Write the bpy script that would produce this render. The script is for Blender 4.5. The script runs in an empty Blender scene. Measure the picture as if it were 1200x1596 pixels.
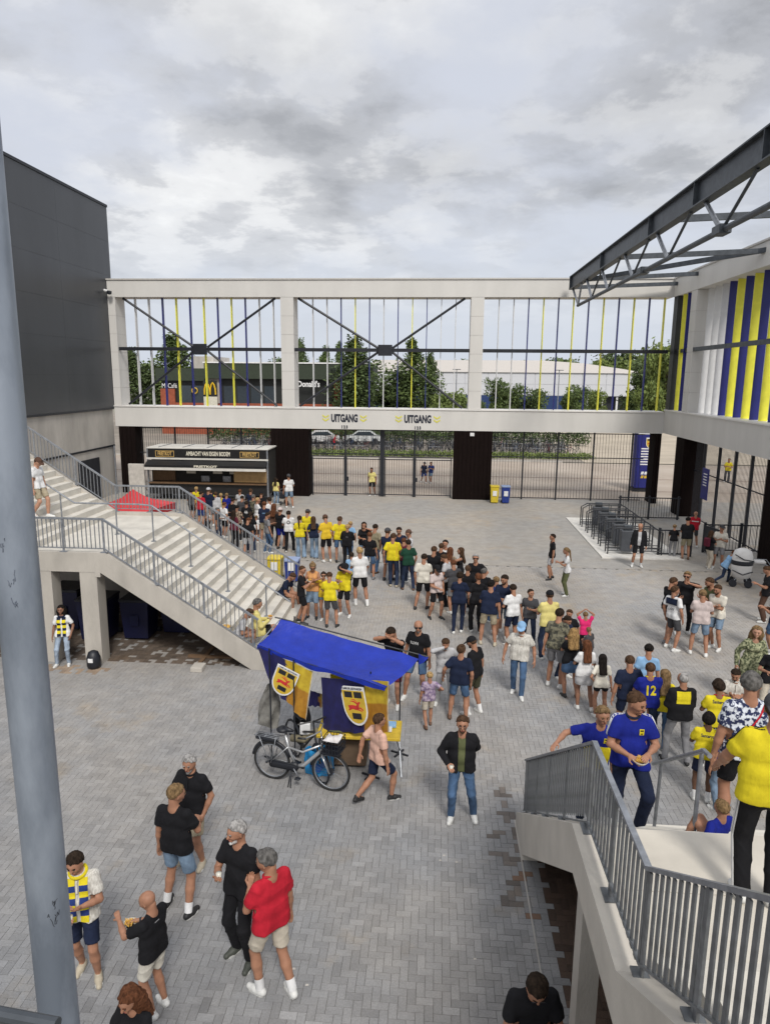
import bpy, bmesh, math, random
import numpy as np
from mathutils import Vector, Matrix, Quaternion
from mathutils.bvhtree import BVHTree
random.seed(7); rng = np.random.default_rng(7)
S = bpy.context.scene
COL = S.collection
R = math.radians
# ------------------------------------------------------------------ camera
CAMH, PITCH, YAW, ROLL, FPX = 7.3, R(10.96), R(4.2), 0.0085, 1090.0
_f = Vector((-math.sin(YAW)*math.cos(PITCH), math.cos(YAW)*math.cos(PITCH), -math.sin(PITCH)))
_r = Vector((math.cos(YAW), math.sin(YAW), 0)); _u = _r.cross(_f)
_r2 = _r*math.cos(ROLL) + _u*math.sin(ROLL); _u2 = _u*math.cos(ROLL) - _r*math.sin(ROLL)
camd = bpy.data.cameras.new('camera'); cam = bpy.data.objects.new('camera', camd); COL.objects.link(cam)
camd.sensor_fit = 'VERTICAL'; camd.sensor_height = 36; camd.lens = 36*FPX/1596; camd.clip_start = .05; camd.clip_end = 3000
m = Matrix((_r2, _u2, -_f)).transposed().to_4x4(); m.translation = (0, 0, CAMH); cam.matrix_world = m
S.camera = cam
# measured points of the place, found by intersecting sight lines with a known plane
def _ray(px, py): return _f*FPX + _r2*(px-600) + _u2*(798-py)
def onz(px, py, z=0.0):
    d = _ray(px, py); t = (z-CAMH)/d.z; return Vector((0, 0, CAMH)) + d*t
def ony(px, py, y):
    d = _ray(px, py); return Vector((0, 0, CAMH)) + d*(y/d.y)
# ------------------------------------------------------------------ light
S.view_settings.view_transform = 'Standard'; S.view_settings.look = 'None'
S.view_settings.exposure = 0.78; S.view_settings.gamma = 1.0; S.view_settings.use_curve_mapping = False
SUN_EL, SUN_AZ = R(47), R(163)          # azimuth from +Y towards +X
W = bpy.data.worlds.new('World'); S.world = W; W.use_nodes = True
nt = W.node_tree; N = nt.nodes; L = nt.links; N.clear()
def wn(t, **k):
    n = N.new(t)
    for a, b in k.items(): setattr(n, a, b)
    return n
out = wn('ShaderNodeOutputWorld'); bg = wn('ShaderNodeBackground'); bg2 = wn('ShaderNodeBackground'); mixs = wn('ShaderNodeMixShader')
sky = wn('ShaderNodeTexSky', sky_type='NISHITA', sun_disc=False, sun_elevation=SUN_EL, sun_rotation=SUN_AZ)
sky.air_density = 1.0; sky.dust_density = 4.0; sky.ozone_density = 1.0
bg.inputs[1].default_value = 0.06
L.new(sky.outputs[0], bg.inputs[0])
tc = wn('ShaderNodeTexCoord'); sep = wn('ShaderNodeSeparateXYZ'); L.new(tc.outputs['Generated'], sep.inputs[0])
def mth(op, a, b=None):
    n = wn('ShaderNodeMath', operation=op)
    for i, v in enumerate((a, b)):
        if v is None: continue
        if isinstance(v, (int, float)): n.inputs[i].default_value = v
        else: L.new(v, n.inputs[i])
    return n.outputs[0]
zc = mth('MAXIMUM', sep.outputs[2], 0.0); den = mth('ADD', zc, 0.22)
cx = mth('DIVIDE', sep.outputs[0], den); cy = mth('DIVIDE', sep.outputs[1], den)
cmb = wn('ShaderNodeCombineXYZ'); L.new(cx, cmb.inputs[0]); L.new(cy, cmb.inputs[1])
def wnoise(scale, detail, rough, off, dist=0.0):
    mp = wn('ShaderNodeMapping'); mp.inputs['Location'].default_value = off; L.new(cmb.outputs[0], mp.inputs[0])
    n = wn('ShaderNodeTexNoise'); n.inputs['Scale'].default_value = scale; n.inputs['Detail'].default_value = detail
    n.inputs['Roughness'].default_value = rough; n.inputs['Distortion'].default_value = dist
    L.new(mp.outputs[0], n.inputs[0]); return n.outputs[0]
def ramp(src, stops, interp='EASE'):
    n = wn('ShaderNodeValToRGB'); n.color_ramp.interpolation = interp; e = n.color_ramp.elements
    while len(e) < len(stops): e.new(.5)
    for x, (p, c) in zip(e, stops): x.position = p; x.color = (*c, 1)
    L.new(src, n.inputs[0]); return n.outputs[0]
cov = ramp(wnoise(1.3, 9, .56, (3.1, 1.2, 0), .12), [(.36, (0, 0, 0)), (.60, (1, 1, 1))])
shade = ramp(wnoise(3.3, 12, .60, (7.7, 4.15, 0), .12), [(.32, (.50, .505, .52)), (.46, (.64, .645, .66)), (.56, (.84, .84, .84)), (.72, (.96, .96, .95))])
big = ramp(wnoise(.75, 3, .5, (1.4, 8.3, 0)), [(.38, (.78, .785, .80)), (.56, (1.06, 1.06, 1.06))])
mul = wn('ShaderNodeMix', data_type='RGBA', blend_type='MULTIPLY'); mul.inputs[0].default_value = 1; L.new(shade, mul.inputs[6]); L.new(big, mul.inputs[7])
# low down the veil of cloud thins to an even pale blue grey
low = ramp(zc, [(.0, (.68, .73, .82)), (.30, (.67, .70, .78)), (1, (.58, .61, .68))])
hz = ramp(zc, [(.02, (0, 0, 0)), (.24, (1, 1, 1))])
amt = wn('ShaderNodeMix', data_type='RGBA', blend_type='MULTIPLY'); amt.inputs[0].default_value = 1; L.new(cov, amt.inputs[6]); L.new(hz, amt.inputs[7])
base = wn('ShaderNodeMix', data_type='RGBA'); L.new(amt.outputs[2], base.inputs[0]); L.new(low, base.inputs[6]); L.new(mul.outputs[2], base.inputs[7])
zen = ramp(zc, [(.40, (1, 1, 1)), (.95, (1.5, 1.5, 1.5))]); zm = wn('ShaderNodeMix', data_type='RGBA', blend_type='MULTIPLY'); zm.inputs[0].default_value = 1   # a clouded sky is brightest overhead
L.new(base.outputs[2], zm.inputs[6]); L.new(zen, zm.inputs[7]); L.new(zm.outputs[2], bg2.inputs[0]); bg2.inputs[1].default_value = 0.62
mixs.inputs[0].default_value = 0.88
L.new(bg.outputs[0], mixs.inputs[1]); L.new(bg2.outputs[0], mixs.inputs[2]); L.new(mixs.outputs[0], out.inputs[0])
sd = bpy.data.lights.new('sun', 'SUN'); sd.energy = 1.5; sd.angle = R(13); sd.color = (1, .96, .9)
so = bpy.data.objects.new('sun', sd); COL.objects.link(so)
_sv = Vector((math.sin(SUN_AZ)*math.cos(SUN_EL), math.cos(SUN_AZ)*math.cos(SUN_EL), math.sin(SUN_EL)))
so.rotation_euler = _sv.to_track_quat('Z', 'Y').to_euler(); so.location = (0, 0, 40)
S.cycles.use_denoising = True
S.cycles.max_bounces = 6; S.cycles.diffuse_bounces = 3; S.cycles.glossy_bounces = 2; S.cycles.transparent_max_bounces = 6
# ------------------------------------------------------------------ materials
_mats = {}
def M(name, col=(.5, .5, .5), rough=.7, var=.12, scale=6., metal=0., bump=0., bscale=None, spec=.5, coord='Object', col2=None, stretch=None, lo=.35, hi=.65):
    """base colour with procedural unevenness"""
    if name in _mats: return _mats[name]
    mt = bpy.data.materials.new(name); mt.use_nodes = True; _mats[name] = mt
    t = mt.node_tree; p = t.nodes['Principled BSDF']
    p.inputs['Roughness'].default_value = rough; p.inputs['Metallic'].default_value = metal
    p.inputs['Specular IOR Level'].default_value = spec
    tc = t.nodes.new('ShaderNodeTexCoord'); mp = t.nodes.new('ShaderNodeMapping'); t.links.new(tc.outputs[coord], mp.inputs[0])
    if stretch: mp.inputs['Scale'].default_value = stretch
    n = t.nodes.new('ShaderNodeTexNoise'); n.inputs['Scale'].default_value = scale; n.inputs['Detail'].default_value = 6; n.inputs['Roughness'].default_value = .6
    t.links.new(mp.outputs[0], n.inputs[0])
    r = t.nodes.new('ShaderNodeValToRGB'); e = r.color_ramp.elements; e[0].position = lo; e[1].position = hi
    c2 = col2 if col2 else tuple(min(1, c*(1+var)) for c in col); c1 = col if col2 else tuple(c*(1-var) for c in col)
    e[0].color = (*c1, 1); e[1].color = (*c2, 1)
    t.links.new(n.outputs[0], r.inputs[0]); t.links.new(r.outputs[0], p.inputs['Base Color'])
    if bump:
        b = t.nodes.new('ShaderNodeBump'); b.inputs['Strength'].default_value = bump; b.inputs['Distance'].default_value = .02
        n2 = t.nodes.new('ShaderNodeTexNoise'); n2.inputs['Scale'].default_value = bscale or scale*6; n2.inputs['Detail'].default_value = 4
        t.links.new(mp.outputs[0], n2.inputs[0]); t.links.new(n2.outputs[0], b.inputs['Height']); t.links.new(b.outputs[0], p.inputs['Normal'])
    return mt
def emis(name, col, s=1.0):
    if name in _mats: return _mats[name]
    mt = M(name, col); p = mt.node_tree.nodes['Principled BSDF']; p.inputs['Emission Color'].default_value = (*col, 1); p.inputs['Emission Strength'].default_value = s
    return mt
# ------------------------------------------------------------------ mesh helpers
class MB:
    def __init__(s): s.v = []; s.f = []
    def add(s, vs, fs):
        n = len(s.v); s.v += [tuple(v) for v in vs]; s.f += [tuple(i+n for i in f) for f in fs]; return s
    def box(s, x0, x1, y0, y1, z0, z1, mat=None):
        vs = [Vector((x, y, z)) for x in (x0, x1) for y in (y0, y1) for z in (z0, z1)]
        if mat: vs = [mat @ v for v in vs]
        return s.add(vs, [(0, 1, 3, 2), (4, 6, 7, 5), (0, 4, 5, 1), (2, 3, 7, 6), (0, 2, 6, 4), (1, 5, 7, 3)])
    def cbox(s, x0, x1, y0, y1, z0, z1, b=.01):
        """box with chamfered edges"""
        bm = bmesh.new(); bmesh.ops.create_cube(bm, size=1)
        for v in bm.verts: v.co = Vector((x0+(v.co.x+.5)*(x1-x0), y0+(v.co.y+.5)*(y1-y0), z0+(v.co.z+.5)*(z1-z0)))
        bmesh.ops.bevel(bm, geom=bm.edges[:], offset=b, segments=1, affect='EDGES')
        bm.verts.index_update(); s.add([v.co.copy() for v in bm.verts], [[v.index for v in f.verts] for f in bm.faces]); bm.free(); return s
    def bar(s, a, b, w, h=None, up=(0, 0, 1)):
        """rectangular bar from a to b, w wide (horizontal), h high"""
        h = h or w; a = Vector(a); b = Vector(b); d = (b-a).normalized(); up = Vector(up)
        if abs(d.dot(up)) > .99: up = Vector((0, 1, 0))
        sx = d.cross(up).normalized()*w/2; sz = sx.cross(d).normalized()*h/2
        vs = [p+i*sx+j*sz for p in (a, b) for i, j in ((-1, -1), (1, -1), (1, 1), (-1, 1))]
        return s.add(vs, [(3, 2, 1, 0), (4, 5, 6, 7), (0, 1, 5, 4), (1, 2, 6, 5), (2, 3, 7, 6), (3, 0, 4, 7)])
    def tube(s, pts, r, n=8, closed=False, caps=True):
        pts = [Vector(p) for p in pts]; rs = r if isinstance(r, (list, tuple)) else [r]*len(pts); rings = []
        m = len(pts); prev = None
        for i, p in enumerate(pts):
            if closed: d = pts[(i+1) % m]-pts[i-1]
            else: d = pts[min(i+1, m-1)]-pts[max(i-1, 0)]
            d.normalize()
            if prev is None:
                a = Vector((0, 0, 1)) if abs(d.z) < .9 else Vector((0, 1, 0))
                x = d.cross(a).normalized()
            else: x = (prev-d*prev.dot(d)).normalized()
            prev = x; y = d.cross(x)
            rings.append([p+rs[i]*(math.cos(t)*x+math.sin(t)*y) for t in [2*math.pi*k/n for k in range(n)]])
        vs = [v for g in rings for v in g]; fs = []
        for i in range(m if closed else m-1):
            j = (i+1) % m
            for k in range(n): fs.append((i*n+k, i*n+(k+1) % n, j*n+(k+1) % n, j*n+k))
        if not closed and caps: fs += [tuple(range(n-1, -1, -1)), tuple((m-1)*n+k for k in range(n))]
        return s.add(vs, fs)
    def lathe(s, prof, n=16, c=(0, 0, 0), mat=None):
        vs = []; fs = []; c = Vector(c)
        for r, z in prof: vs += [Vector((r*math.cos(2*math.pi*k/n), r*math.sin(2*math.pi*k/n), z)) for k in range(n)]
        if mat: vs = [mat @ v for v in vs]
        vs = [v+c for v in vs]
        for i in range(len(prof)-1):
            for k in range(n): fs.append((i*n+k, i*n+(k+1) % n, (i+1)*n+(k+1) % n, (i+1)*n+k))
        fs += [tuple(range(n-1, -1, -1)), tuple((len(prof)-1)*n+k for k in range(n))]
        return s.add(vs, fs)
    def prism(s, poly, axis, a, b):
        """poly of 2D points extruded along axis ('x','y','z') from a to b"""
        def P(u, w, t): return {'x': (t, u, w), 'y': (u, t, w), 'z': (u, w, t)}[axis]
        n = len(poly); vs = [P(u, w, a) for u, w in poly]+[P(u, w, b) for u, w in poly]
        return s.add(vs, [tuple(range(n-1, -1, -1)), tuple(range(n, 2*n))]+[(i, (i+1) % n, n+(i+1) % n, n+i) for i in range(n)])
    def grid(s, fn, nu, nv):
        vs = [fn(i/nu, j/nv) for j in range(nv+1) for i in range(nu+1)]
        return s.add(vs, [(j*(nu+1)+i, j*(nu+1)+i+1, (j+1)*(nu+1)+i+1, (j+1)*(nu+1)+i) for j in range(nv) for i in range(nu)])
    def mesh(s, name, mat=None, smooth=False):
        me = bpy.data.meshes.new(name); me.from_pydata(s.v, [], s.f); me.update()
        bm = bmesh.new(); bm.from_mesh(me); bmesh.ops.recalc_face_normals(bm, faces=bm.faces); bm.to_mesh(me); bm.free()
        if mat: me.materials.append(mat)
        if smooth: me.polygons.foreach_set('use_smooth', [True]*len(me.polygons))
        return me
    def build(s, name, mat=None, parent=None, smooth=False): return link(name, s.mesh(name, mat, smooth), parent)
def link(name, me, parent=None, loc=None):
    o = bpy.data.objects.new(name, me); COL.objects.link(o)
    if parent is not None: o.parent = parent
    if loc is not None: o.location = loc
    return o
def tag(o, label=None, cat=None, group=None, kind=None):
    for k, v in (('label', label), ('category', cat), ('group', group), ('kind', kind)):
        if v: o[k] = v
    return o
def thing(name, label, cat, loc=(0, 0, 0), rz=0, group=None):
    o = bpy.data.objects.new(name, None); COL.objects.link(o); o.location = loc; o.rotation_euler = (0, 0, rz)
    o.empty_display_size = .2
    return tag(o, label, cat, group)
def copy_tree(o, parent=None):
    c = o.copy(); COL.objects.link(c)
    if parent is not None: c.parent = parent
    for ch in [x for x in bpy.data.objects if x.parent == o]: copy_tree(ch, c)
    return c
def textmesh(body, size, depth=.01, bold=0., xs=1., align='CENTER', shear=0.):
    cu = bpy.data.curves.new('lettering', 'FONT'); cu.body = body; cu.size = size; cu.extrude = depth/2; cu.offset = bold
    cu.align_x = align; cu.align_y = 'CENTER'; cu.resolution_u = 3; cu.shear = shear
    ob = bpy.data.objects.new('lettering', cu); me = bpy.data.meshes.new_from_object(ob)
    for v in me.vertices: v.co.x *= xs
    bpy.data.objects.remove(ob); bpy.data.curves.remove(cu)
    return me
def lettering(body, size, M4, mat, parent, name='lettering', **k):
    me = textmesh(body, size, **k); me.transform(M4); me.materials.clear(); me.materials.append(mat)
    return link(name, me, parent)
def frame(o, xdir, ydir):
    """matrix with local x along xdir and local y along ydir"""
    x = Vector(xdir).normalized(); y = Vector(ydir); y = (y-x*y.dot(x)).normalized(); z = x.cross(y)
    m = Matrix((x, y, z)).transposed().to_4x4(); m.translation = Vector(o); return m
FRONT = lambda x, y, z: frame((x, y, z), (1, 0, 0), (0, 0, 1))   # lettering read from the camera side
# ================================================================== ground and paving
conc = M('concrete_light', (.43, .40, .355), .88, .17, 1.5, bump=.25, bscale=40, stretch=(1, 1, .4), lo=.3, hi=.7)
conc_d = M('concrete_wall', (.42, .395, .36), .9, .16, .8, bump=.15, bscale=30, stretch=(1, 1, .35))
white = M('white_panel', (.60, .585, .555), .6, .045, .9, stretch=(1, 1, .25))
galv = M('galvanised_steel', (.27, .285, .31), .48, .28, 9, metal=.55, bump=.05, bscale=50, lo=.3, hi=.7)
galv_d = M('dark_galvanised', (.075, .085, .098), .5, .2, 5, metal=.4)
dark = M('dark_steel', (.012, .014, .02), .5, .2, 4)
brown = M('dark_brown_cladding', (.009, .0055, .005), .95, .25, 3, stretch=(8, 8, .6), spec=.1)
blue = M('club_blue', (.010, .014, .16), .5, .1, 2)
yellow = M('club_yellow', (.80, .76, .06), .5, .08, 2)
finw = M('fin_white', (.62, .62, .62), .5, .06, 2)
g = MB().add([(-1500, -300, -.02), (1500, -300, -.02), (1500, 2500, -.02), (-1500, 2500, -.02)], [(0, 1, 2, 3)]).build('ground', M('far_ground', (.20, .19, .15), .95, .25, .02))
tag(g, kind='structure')
# plaza paving: one base sheet, near stones as real stones in herringbone, farther ones in the material
def paving_material(name, attr):
    mt = bpy.data.materials.new(name); mt.use_nodes = True; t = mt.node_tree; p = t.nodes['Principled BSDF']; p.inputs['Roughness'].default_value = .82
    tc = t.nodes.new('ShaderNodeTexCoord')
    if attr == 'far':
        # stones too small to tell apart: small two-way joints and tints
        def stones(bw, bh, rot):
            mp = t.nodes.new('ShaderNodeMapping'); mp.inputs['Rotation'].default_value = (0, 0, rot); t.links.new(tc.outputs['Object'], mp.inputs[0])
            b = t.nodes.new('ShaderNodeTexBrick'); b.inputs['Scale'].default_value = 1; b.inputs['Brick Width'].default_value = bw; b.inputs['Row Height'].default_value = bh
            b.inputs['Mortar Size'].default_value = .004; b.inputs['Mortar Smooth'].default_value = .6
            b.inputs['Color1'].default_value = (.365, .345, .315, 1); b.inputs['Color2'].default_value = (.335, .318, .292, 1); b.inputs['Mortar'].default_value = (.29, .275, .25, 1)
            t.links.new(mp.outputs[0], b.inputs[0]); return b.outputs[0]
        mx = t.nodes.new('ShaderNodeMix'); mx.data_type = 'RGBA'; mx.inputs[0].default_value = .5
        t.links.new(stones(.21, .105, 0), mx.inputs[6]); t.links.new(stones(.105, .21, 0), mx.inputs[7]); src = mx.outputs[2]
    elif attr == 'object':
        a = t.nodes.new('ShaderNodeObjectInfo'); src = a.outputs['Color']
    else:
        a = t.nodes.new('ShaderNodeVertexColor'); a.layer_name = 'tint'; src = a.outputs[0]
    geo = t.nodes.new('ShaderNodeNewGeometry')
    # large drifts of joint sand and grime, the same field for every stone
    def fld(scale, c1, c2, lo, hi, off):
        mp = t.nodes.new('ShaderNodeMapping'); mp.inputs['Location'].default_value = off; t.links.new(geo.outputs['Position'], mp.inputs[0])
        n = t.nodes.new('ShaderNodeTexNoise'); n.inputs['Scale'].default_value = scale; n.inputs['Detail'].default_value = 5; n.inputs['Roughness'].default_value = .6
        t.links.new(mp.outputs[0], n.inputs[0]); r = t.nodes.new('ShaderNodeValToRGB'); e = r.color_ramp.elements
        e[0].position = lo; e[1].position = hi; e[0].color = (*c1, 1); e[1].color = (*c2, 1); t.links.new(n.outputs[0], r.inputs[0]); return r.outputs[0]
    def mul(a, b):
        x = t.nodes.new('ShaderNodeMix'); x.data_type = 'RGBA'; x.blend_type = 'MULTIPLY'; x.inputs[0].default_value = 1
        t.links.new(a, x.inputs[6]); t.links.new(b, x.inputs[7]); return x.outputs[2]
    c = mul(src, fld(.22, (.93, .94, .96), (1.05, 1.0, .94), .4, .62, (0, 0, 0)))
    c = mul(c, fld(.6, (1, 1, 1), (1.12, 1.0, .84), .58, .72, (5, 9, 0)))
    c = mul(c, fld(2.2, (.90, .90, .90), (1.05, 1.05, 1.05), .38, .6, (3, 1, 0)))
    c = mul(c, fld(45, (.86, .86, .86), (1.1, 1.1, 1.1), .35, .65, (3, 1, 0)))
    t.links.new(c, p.inputs['Base Color'])
    b = t.nodes.new('ShaderNodeBump'); b.inputs['Strength'].default_value = .25; b.inputs['Distance'].default_value = .01
    n = t.nodes.new('ShaderNodeTexNoise'); n.inputs['Scale'].default_value = 90; t.links.new(geo.outputs['Position'], n.inputs[0])
    t.links.new(n.outputs[0], b.inputs['Height']); t.links.new(b.outputs[0], p.inputs['Normal'])
    return mt
pave_base = MB().add([(-22, -3, -.010), (24, -3, -.010), (24, 43, -.010), (-22, 43, -.010)], [(0, 1, 2, 3)]).build('plaza_paving', M('joint_sand', (.17, .162, .145), .95, .3, 5))
tag(pave_base, kind='structure')
FARY = 27.0
fp = MB().add([(-22, FARY, 0), (24, FARY, 0), (24, 43, 0), (-22, 43, 0)], [(0, 1, 2, 3)]).build('paving_far', paving_material('paving_far', 'far'), pave_base)
bw = .105; gap = .0011
cells = []
J1 = int(FARY/bw); J0 = int(3.6/bw)
for j in range(J0, J1):
    y = j*bw; xl = -(y*.70)-1.5; xr = y*.50+2.0
    if y < 16: xl = max(xl, -y*.70-1.5)
    for i in range(int(max(xl, -21)/bw), int(min(xr, 16)/bw)):
        k = (i-j) % 4
        if k == 0: cells.append((i, j, 2, 1))
        elif k == 3 and j+1 < J1: cells.append((i, j, 1, 2))
C4 = np.array(cells, float)
x0 = C4[:, 0]*bw+gap; y0 = C4[:, 1]*bw+gap; x1 = (C4[:, 0]+C4[:, 2])*bw-gap; y1 = (C4[:, 1]+C4[:, 3])*bw-gap
mx_, my_ = (x0+x1)/2, (y0+y1)/2
def sn(x, y, s):
    return (np.sin(x*s*1.3+2.1*np.sin(y*s*.7+1))+np.sin(y*s*1.1+1.7*np.sin(x*s*.9+2))+np.sin((x+y)*s*.8+3))/3
nB = len(C4); far_ = np.clip((my_-7)/17, 0, 1); tone = .246+.100*far_+rng.normal(0, 1, nB)*(.016-.010*far_)+.012*sn(mx_, my_, .9)  # near stones toned down for the stand's shade, far ones paler with sand
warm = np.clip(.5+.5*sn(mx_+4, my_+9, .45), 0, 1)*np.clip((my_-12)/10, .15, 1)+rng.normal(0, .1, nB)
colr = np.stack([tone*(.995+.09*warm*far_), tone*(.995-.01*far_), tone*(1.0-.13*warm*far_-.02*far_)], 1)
lt = rng.random(nB) > .95; colr[lt] *= (1+.10*(1-far_[lt]))[:, None]; dk = rng.random(nB) > .96; colr[dk] *= (1-.10*(1-far_[dk]))[:, None]
# dark and brown stones laid beside the right stair, and bare reddish patches and painted shade under both stairs
strip = (mx_ > 1.0) & (mx_ < 1.5) & (my_ > 8.6) & (my_ < 11.6) & (rng.random(nB) > .45)
colr[strip] = np.array([.16, .14, .125])*rng.uniform(.75, 1.3, (strip.sum(), 1))
rust = (mx_ > 1.1) & (mx_ < 2.2) & (my_ > 7.2) & (my_ < 9.6) & (rng.random(nB) > .93); colr[rust] = np.array([.20, .125, .085])
sand = (np.hypot((mx_+3.6)/.5, (my_-5.7)/.5) < 1) | (np.hypot((mx_-1.2)/.22, (my_-7.0)/.16) < 1) | (np.hypot((mx_+9.2)/1.2, (my_-15.9)/.22) < 1)
sand &= rng.random(nB) > .35; colr[sand] = np.array([.32, .25, .19])*rng.uniform(.8, 1.1, (sand.sum(), 1))
dirt_shade = (mx_ < -4.9) & (my_ > 16.5) & (my_ < 21.6) & (rng.random(nB) > .12); colr[dirt_shade] = colr[dirt_shade]*np.array([.42, .34, .28])*rng.uniform(.7, 1.1, (dirt_shade.sum(), 1))  # brown dirt tint, deepened to put the stair's shade into the stones
under = (mx_ > 1.7) & (mx_ < 6) & (my_ < 10.4); colr[under] = np.array([.09, .058, .042])*rng.uniform(.7, 1.25, (under.sum(), 1))  # brown stones, coloured darker for the shade beneath the right stair
colr = np.clip(colr, .02, .9)
# the 300 stones that show largest, inside the picture, become parts of their own
vis = (my_ > 6.9) & (mx_ > -my_*.62) & (mx_ < 1.35)
dist = np.hypot(mx_, my_)+np.where(vis, 0, 1e3); order = np.argsort(dist)[:300]; single = np.zeros(nB, bool); single[order] = True
zt = rng.normal(0, .0009, nB)-.0005; b = .0022; zb = -.009
def ring(ins, z): return [(x0+ins, y0+ins, z), (x1-ins, y0+ins, z), (x1-ins, y1-ins, z), (x0+ins, y1-ins, z)]
idx = np.where(~single)[0]; n = len(idx)
V = np.zeros((n, 8, 3))
for k, (xx, yy, zz) in enumerate(ring(0, zb)+ring(b, 0)):
    V[:, k, 0] = xx[idx]; V[:, k, 1] = yy[idx]; V[:, k, 2] = (zt[idx] if k > 3 else zb)
F5 = np.array([(4, 5, 6, 7), (0, 1, 5, 4), (1, 2, 6, 5), (2, 3, 7, 6), (3, 0, 4, 7)])
Fa = (F5[None]+8*np.arange(n)[:, None, None]).reshape(-1)
me = bpy.data.meshes.new('paving_stones'); me.vertices.add(n*8); me.vertices.foreach_set('co', V.reshape(-1))
me.loops.add(len(Fa)); me.loops.foreach_set('vertex_index', Fa.astype(np.int32)); me.polygons.add(n*5)
me.polygons.foreach_set('loop_start', np.arange(0, n*20, 4, dtype=np.int32)); me.update(calc_edges=True)
ca = me.color_attributes.new('tint', 'FLOAT_COLOR', 'POINT')
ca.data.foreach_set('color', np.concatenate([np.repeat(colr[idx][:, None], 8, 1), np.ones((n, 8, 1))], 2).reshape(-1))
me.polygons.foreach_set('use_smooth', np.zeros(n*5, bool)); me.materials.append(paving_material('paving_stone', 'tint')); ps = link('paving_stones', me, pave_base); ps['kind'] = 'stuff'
pm = paving_material('paving_stone_near', 'object')
def stone_mesh(w, h):
    w -= gap; h -= gap
    q = lambda i, z: [(-w+i, -h+i, z), (w-i, -h+i, z), (w-i, h-i, z), (-w+i, h-i, z)]
    return MB().add(q(0, zb)+q(b, 0), [tuple(f) for f in F5]).mesh('brick', pm)
sm = {(2, 1): stone_mesh(bw, bw/2), (1, 2): stone_mesh(bw/2, bw)}
for q in order:
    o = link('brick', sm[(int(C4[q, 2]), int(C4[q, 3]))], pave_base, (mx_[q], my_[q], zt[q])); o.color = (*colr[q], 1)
# street beyond the gate: pinkish clinker, path, verge
st = MB().add([(-70, 42.95, -.008), (80, 42.95, -.008), (80, 62, -.008), (-70, 62, -.008)], [(0, 1, 2, 3)]).build('street', M('pink_clinker', (.34, .28, .225), .9, .16, .25, bump=.1, col2=(.42, .36, .30)))
tag(st, kind='structure')
for y0_, y1_, c, nm in ((46.6, 46.9, (.26, .20, .16), 'drain_line'), (52.3, 52.7, (.25, .17, .14), 'drain_line')):
    tag(MB().add([(-60, y0_, -.004), (70, y0_, -.004), (70, y1_, -.004), (-60, y1_, -.004)], [(0, 1, 2, 3)]).build(nm, M(nm, c, .9)), kind='structure')
tag(MB().box(-60, 11, 62, 62.3, -.1, .12).build('kerb', conc_d), kind='structure')
tag(MB().add([(-70, 62.3, .02), (80, 62.3, .02), (80, 130, .02), (-70, 130, .02)], [(0, 1, 2, 3)]).build('verge', M('verge_paving', (.24, .21, .175), .95, .2, .3)), kind='structure')
tag(MB().add([(13, 62.3, .03), (80, 62.3, .03), (80, 128, .03), (13, 128, .03)], [(0, 1, 2, 3)]).build('car_park', M('car_park', (.42, .36, .28), .9, .12, .3)), kind='structure')
# ================================================================== portal
PY = 42.08
portal = thing('gate_portal', 'long pale grey gate portal with open window bays across the far side of the plaza', 'gate portal', (-3.3, PY, 0))
def P(mb, name, mat, parent=None, **k):
    """part given in world coordinates"""
    parent = parent or portal
    o = mb.build(name, mat, None, **k); o.parent = parent; o.matrix_parent_inverse = Matrix.Translation(-parent.location) if parent.type == 'EMPTY' else Matrix(); return o
DP = 1.3
P(MB().box(-19.8, 13.1, PY, PY+DP, 4.16, 5.36), 'lower_beam', white)
P(MB().box(-19.84, 13.06, PY-.05, PY+DP+.05, 5.36, 5.43), 'sill', M('sill_white', (.72, .70, .67), .5, .04))
P(MB().box(-19.8, 13.1, PY, PY+DP, 11.83, 12.80), 'upper_beam', white)
P(MB().box(-19.86, 13.06, PY-.06, PY+DP+.06, 12.80, 12.88), 'coping', M('coping_grey', (.50, .48, .45), .5, .05))
pillars = [(-19.8, -19.35), (-9.35, -8.58), (1.78, 2.53)]
for xa, xb in pillars:
    P(MB().box(xa+.012, xb-.012, PY+.02, PY+DP-.02, 5.43, 11.83), 'pillar_core', M('joint_shadow_grey', (.42, .40, .37), .8))
    for k in range(6):
        z0 = 5.44+k*1.065; P(MB().box(xa, xb, PY+.004, PY+DP-.004, z0, z0+1.052), 'cladding_panel', white)
# windows: bars, braces, fins
bays = [(-19.3, -9.35), (-8.58, 1.78), (2.53, 13.0)]
for bi, (xa, xb) in enumerate(bays):
    P(MB().box(xa-.1, xb+.05, PY+.12, PY+.28, 8.73, 8.93), 'cross_bar', dark)
    if bi < 2:
        cxm = (-14.3, -3.17)[bi]
        P(MB().cbox(cxm-.42, cxm+.42, PY+.03, PY+.12, 8.5, 9.14, .02), 'gusset_plate', dark)
        for sx in (xa+.35 if bi == 0 else xa+.25, xb-.35):
            for zz in (5.5, 11.78):
                P(MB().tube([(cxm+(.42 if sx > cxm else -.42), PY+.22, 8.83+(.12 if zz > 8 else -.12)), (sx, PY+.22, zz)], .07, 8), 'brace', dark)
fins = {0: ([-18.35+.845*i for i in range(11)], 'wwbybybybww'), 1: ([-7.52+.845*i for i in range(11)], 'wwbybwbybww'), 2: ([3.42+.853*i for i in range(12)], 'wwbybybybyby')}
fm = {c: MB().box(-.022, .022, 0, .27, 5.44, 11.82).mesh('fin', mt) for c, mt in (('w', finw), ('b', blue), ('y', yellow))}
for bi, (xs, cs) in fins.items():
    for x, c in zip(xs, cs):
        o = link('fin', fm[c], portal); o.location = Vector((x, PY+.42, 0))-portal.location
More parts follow.
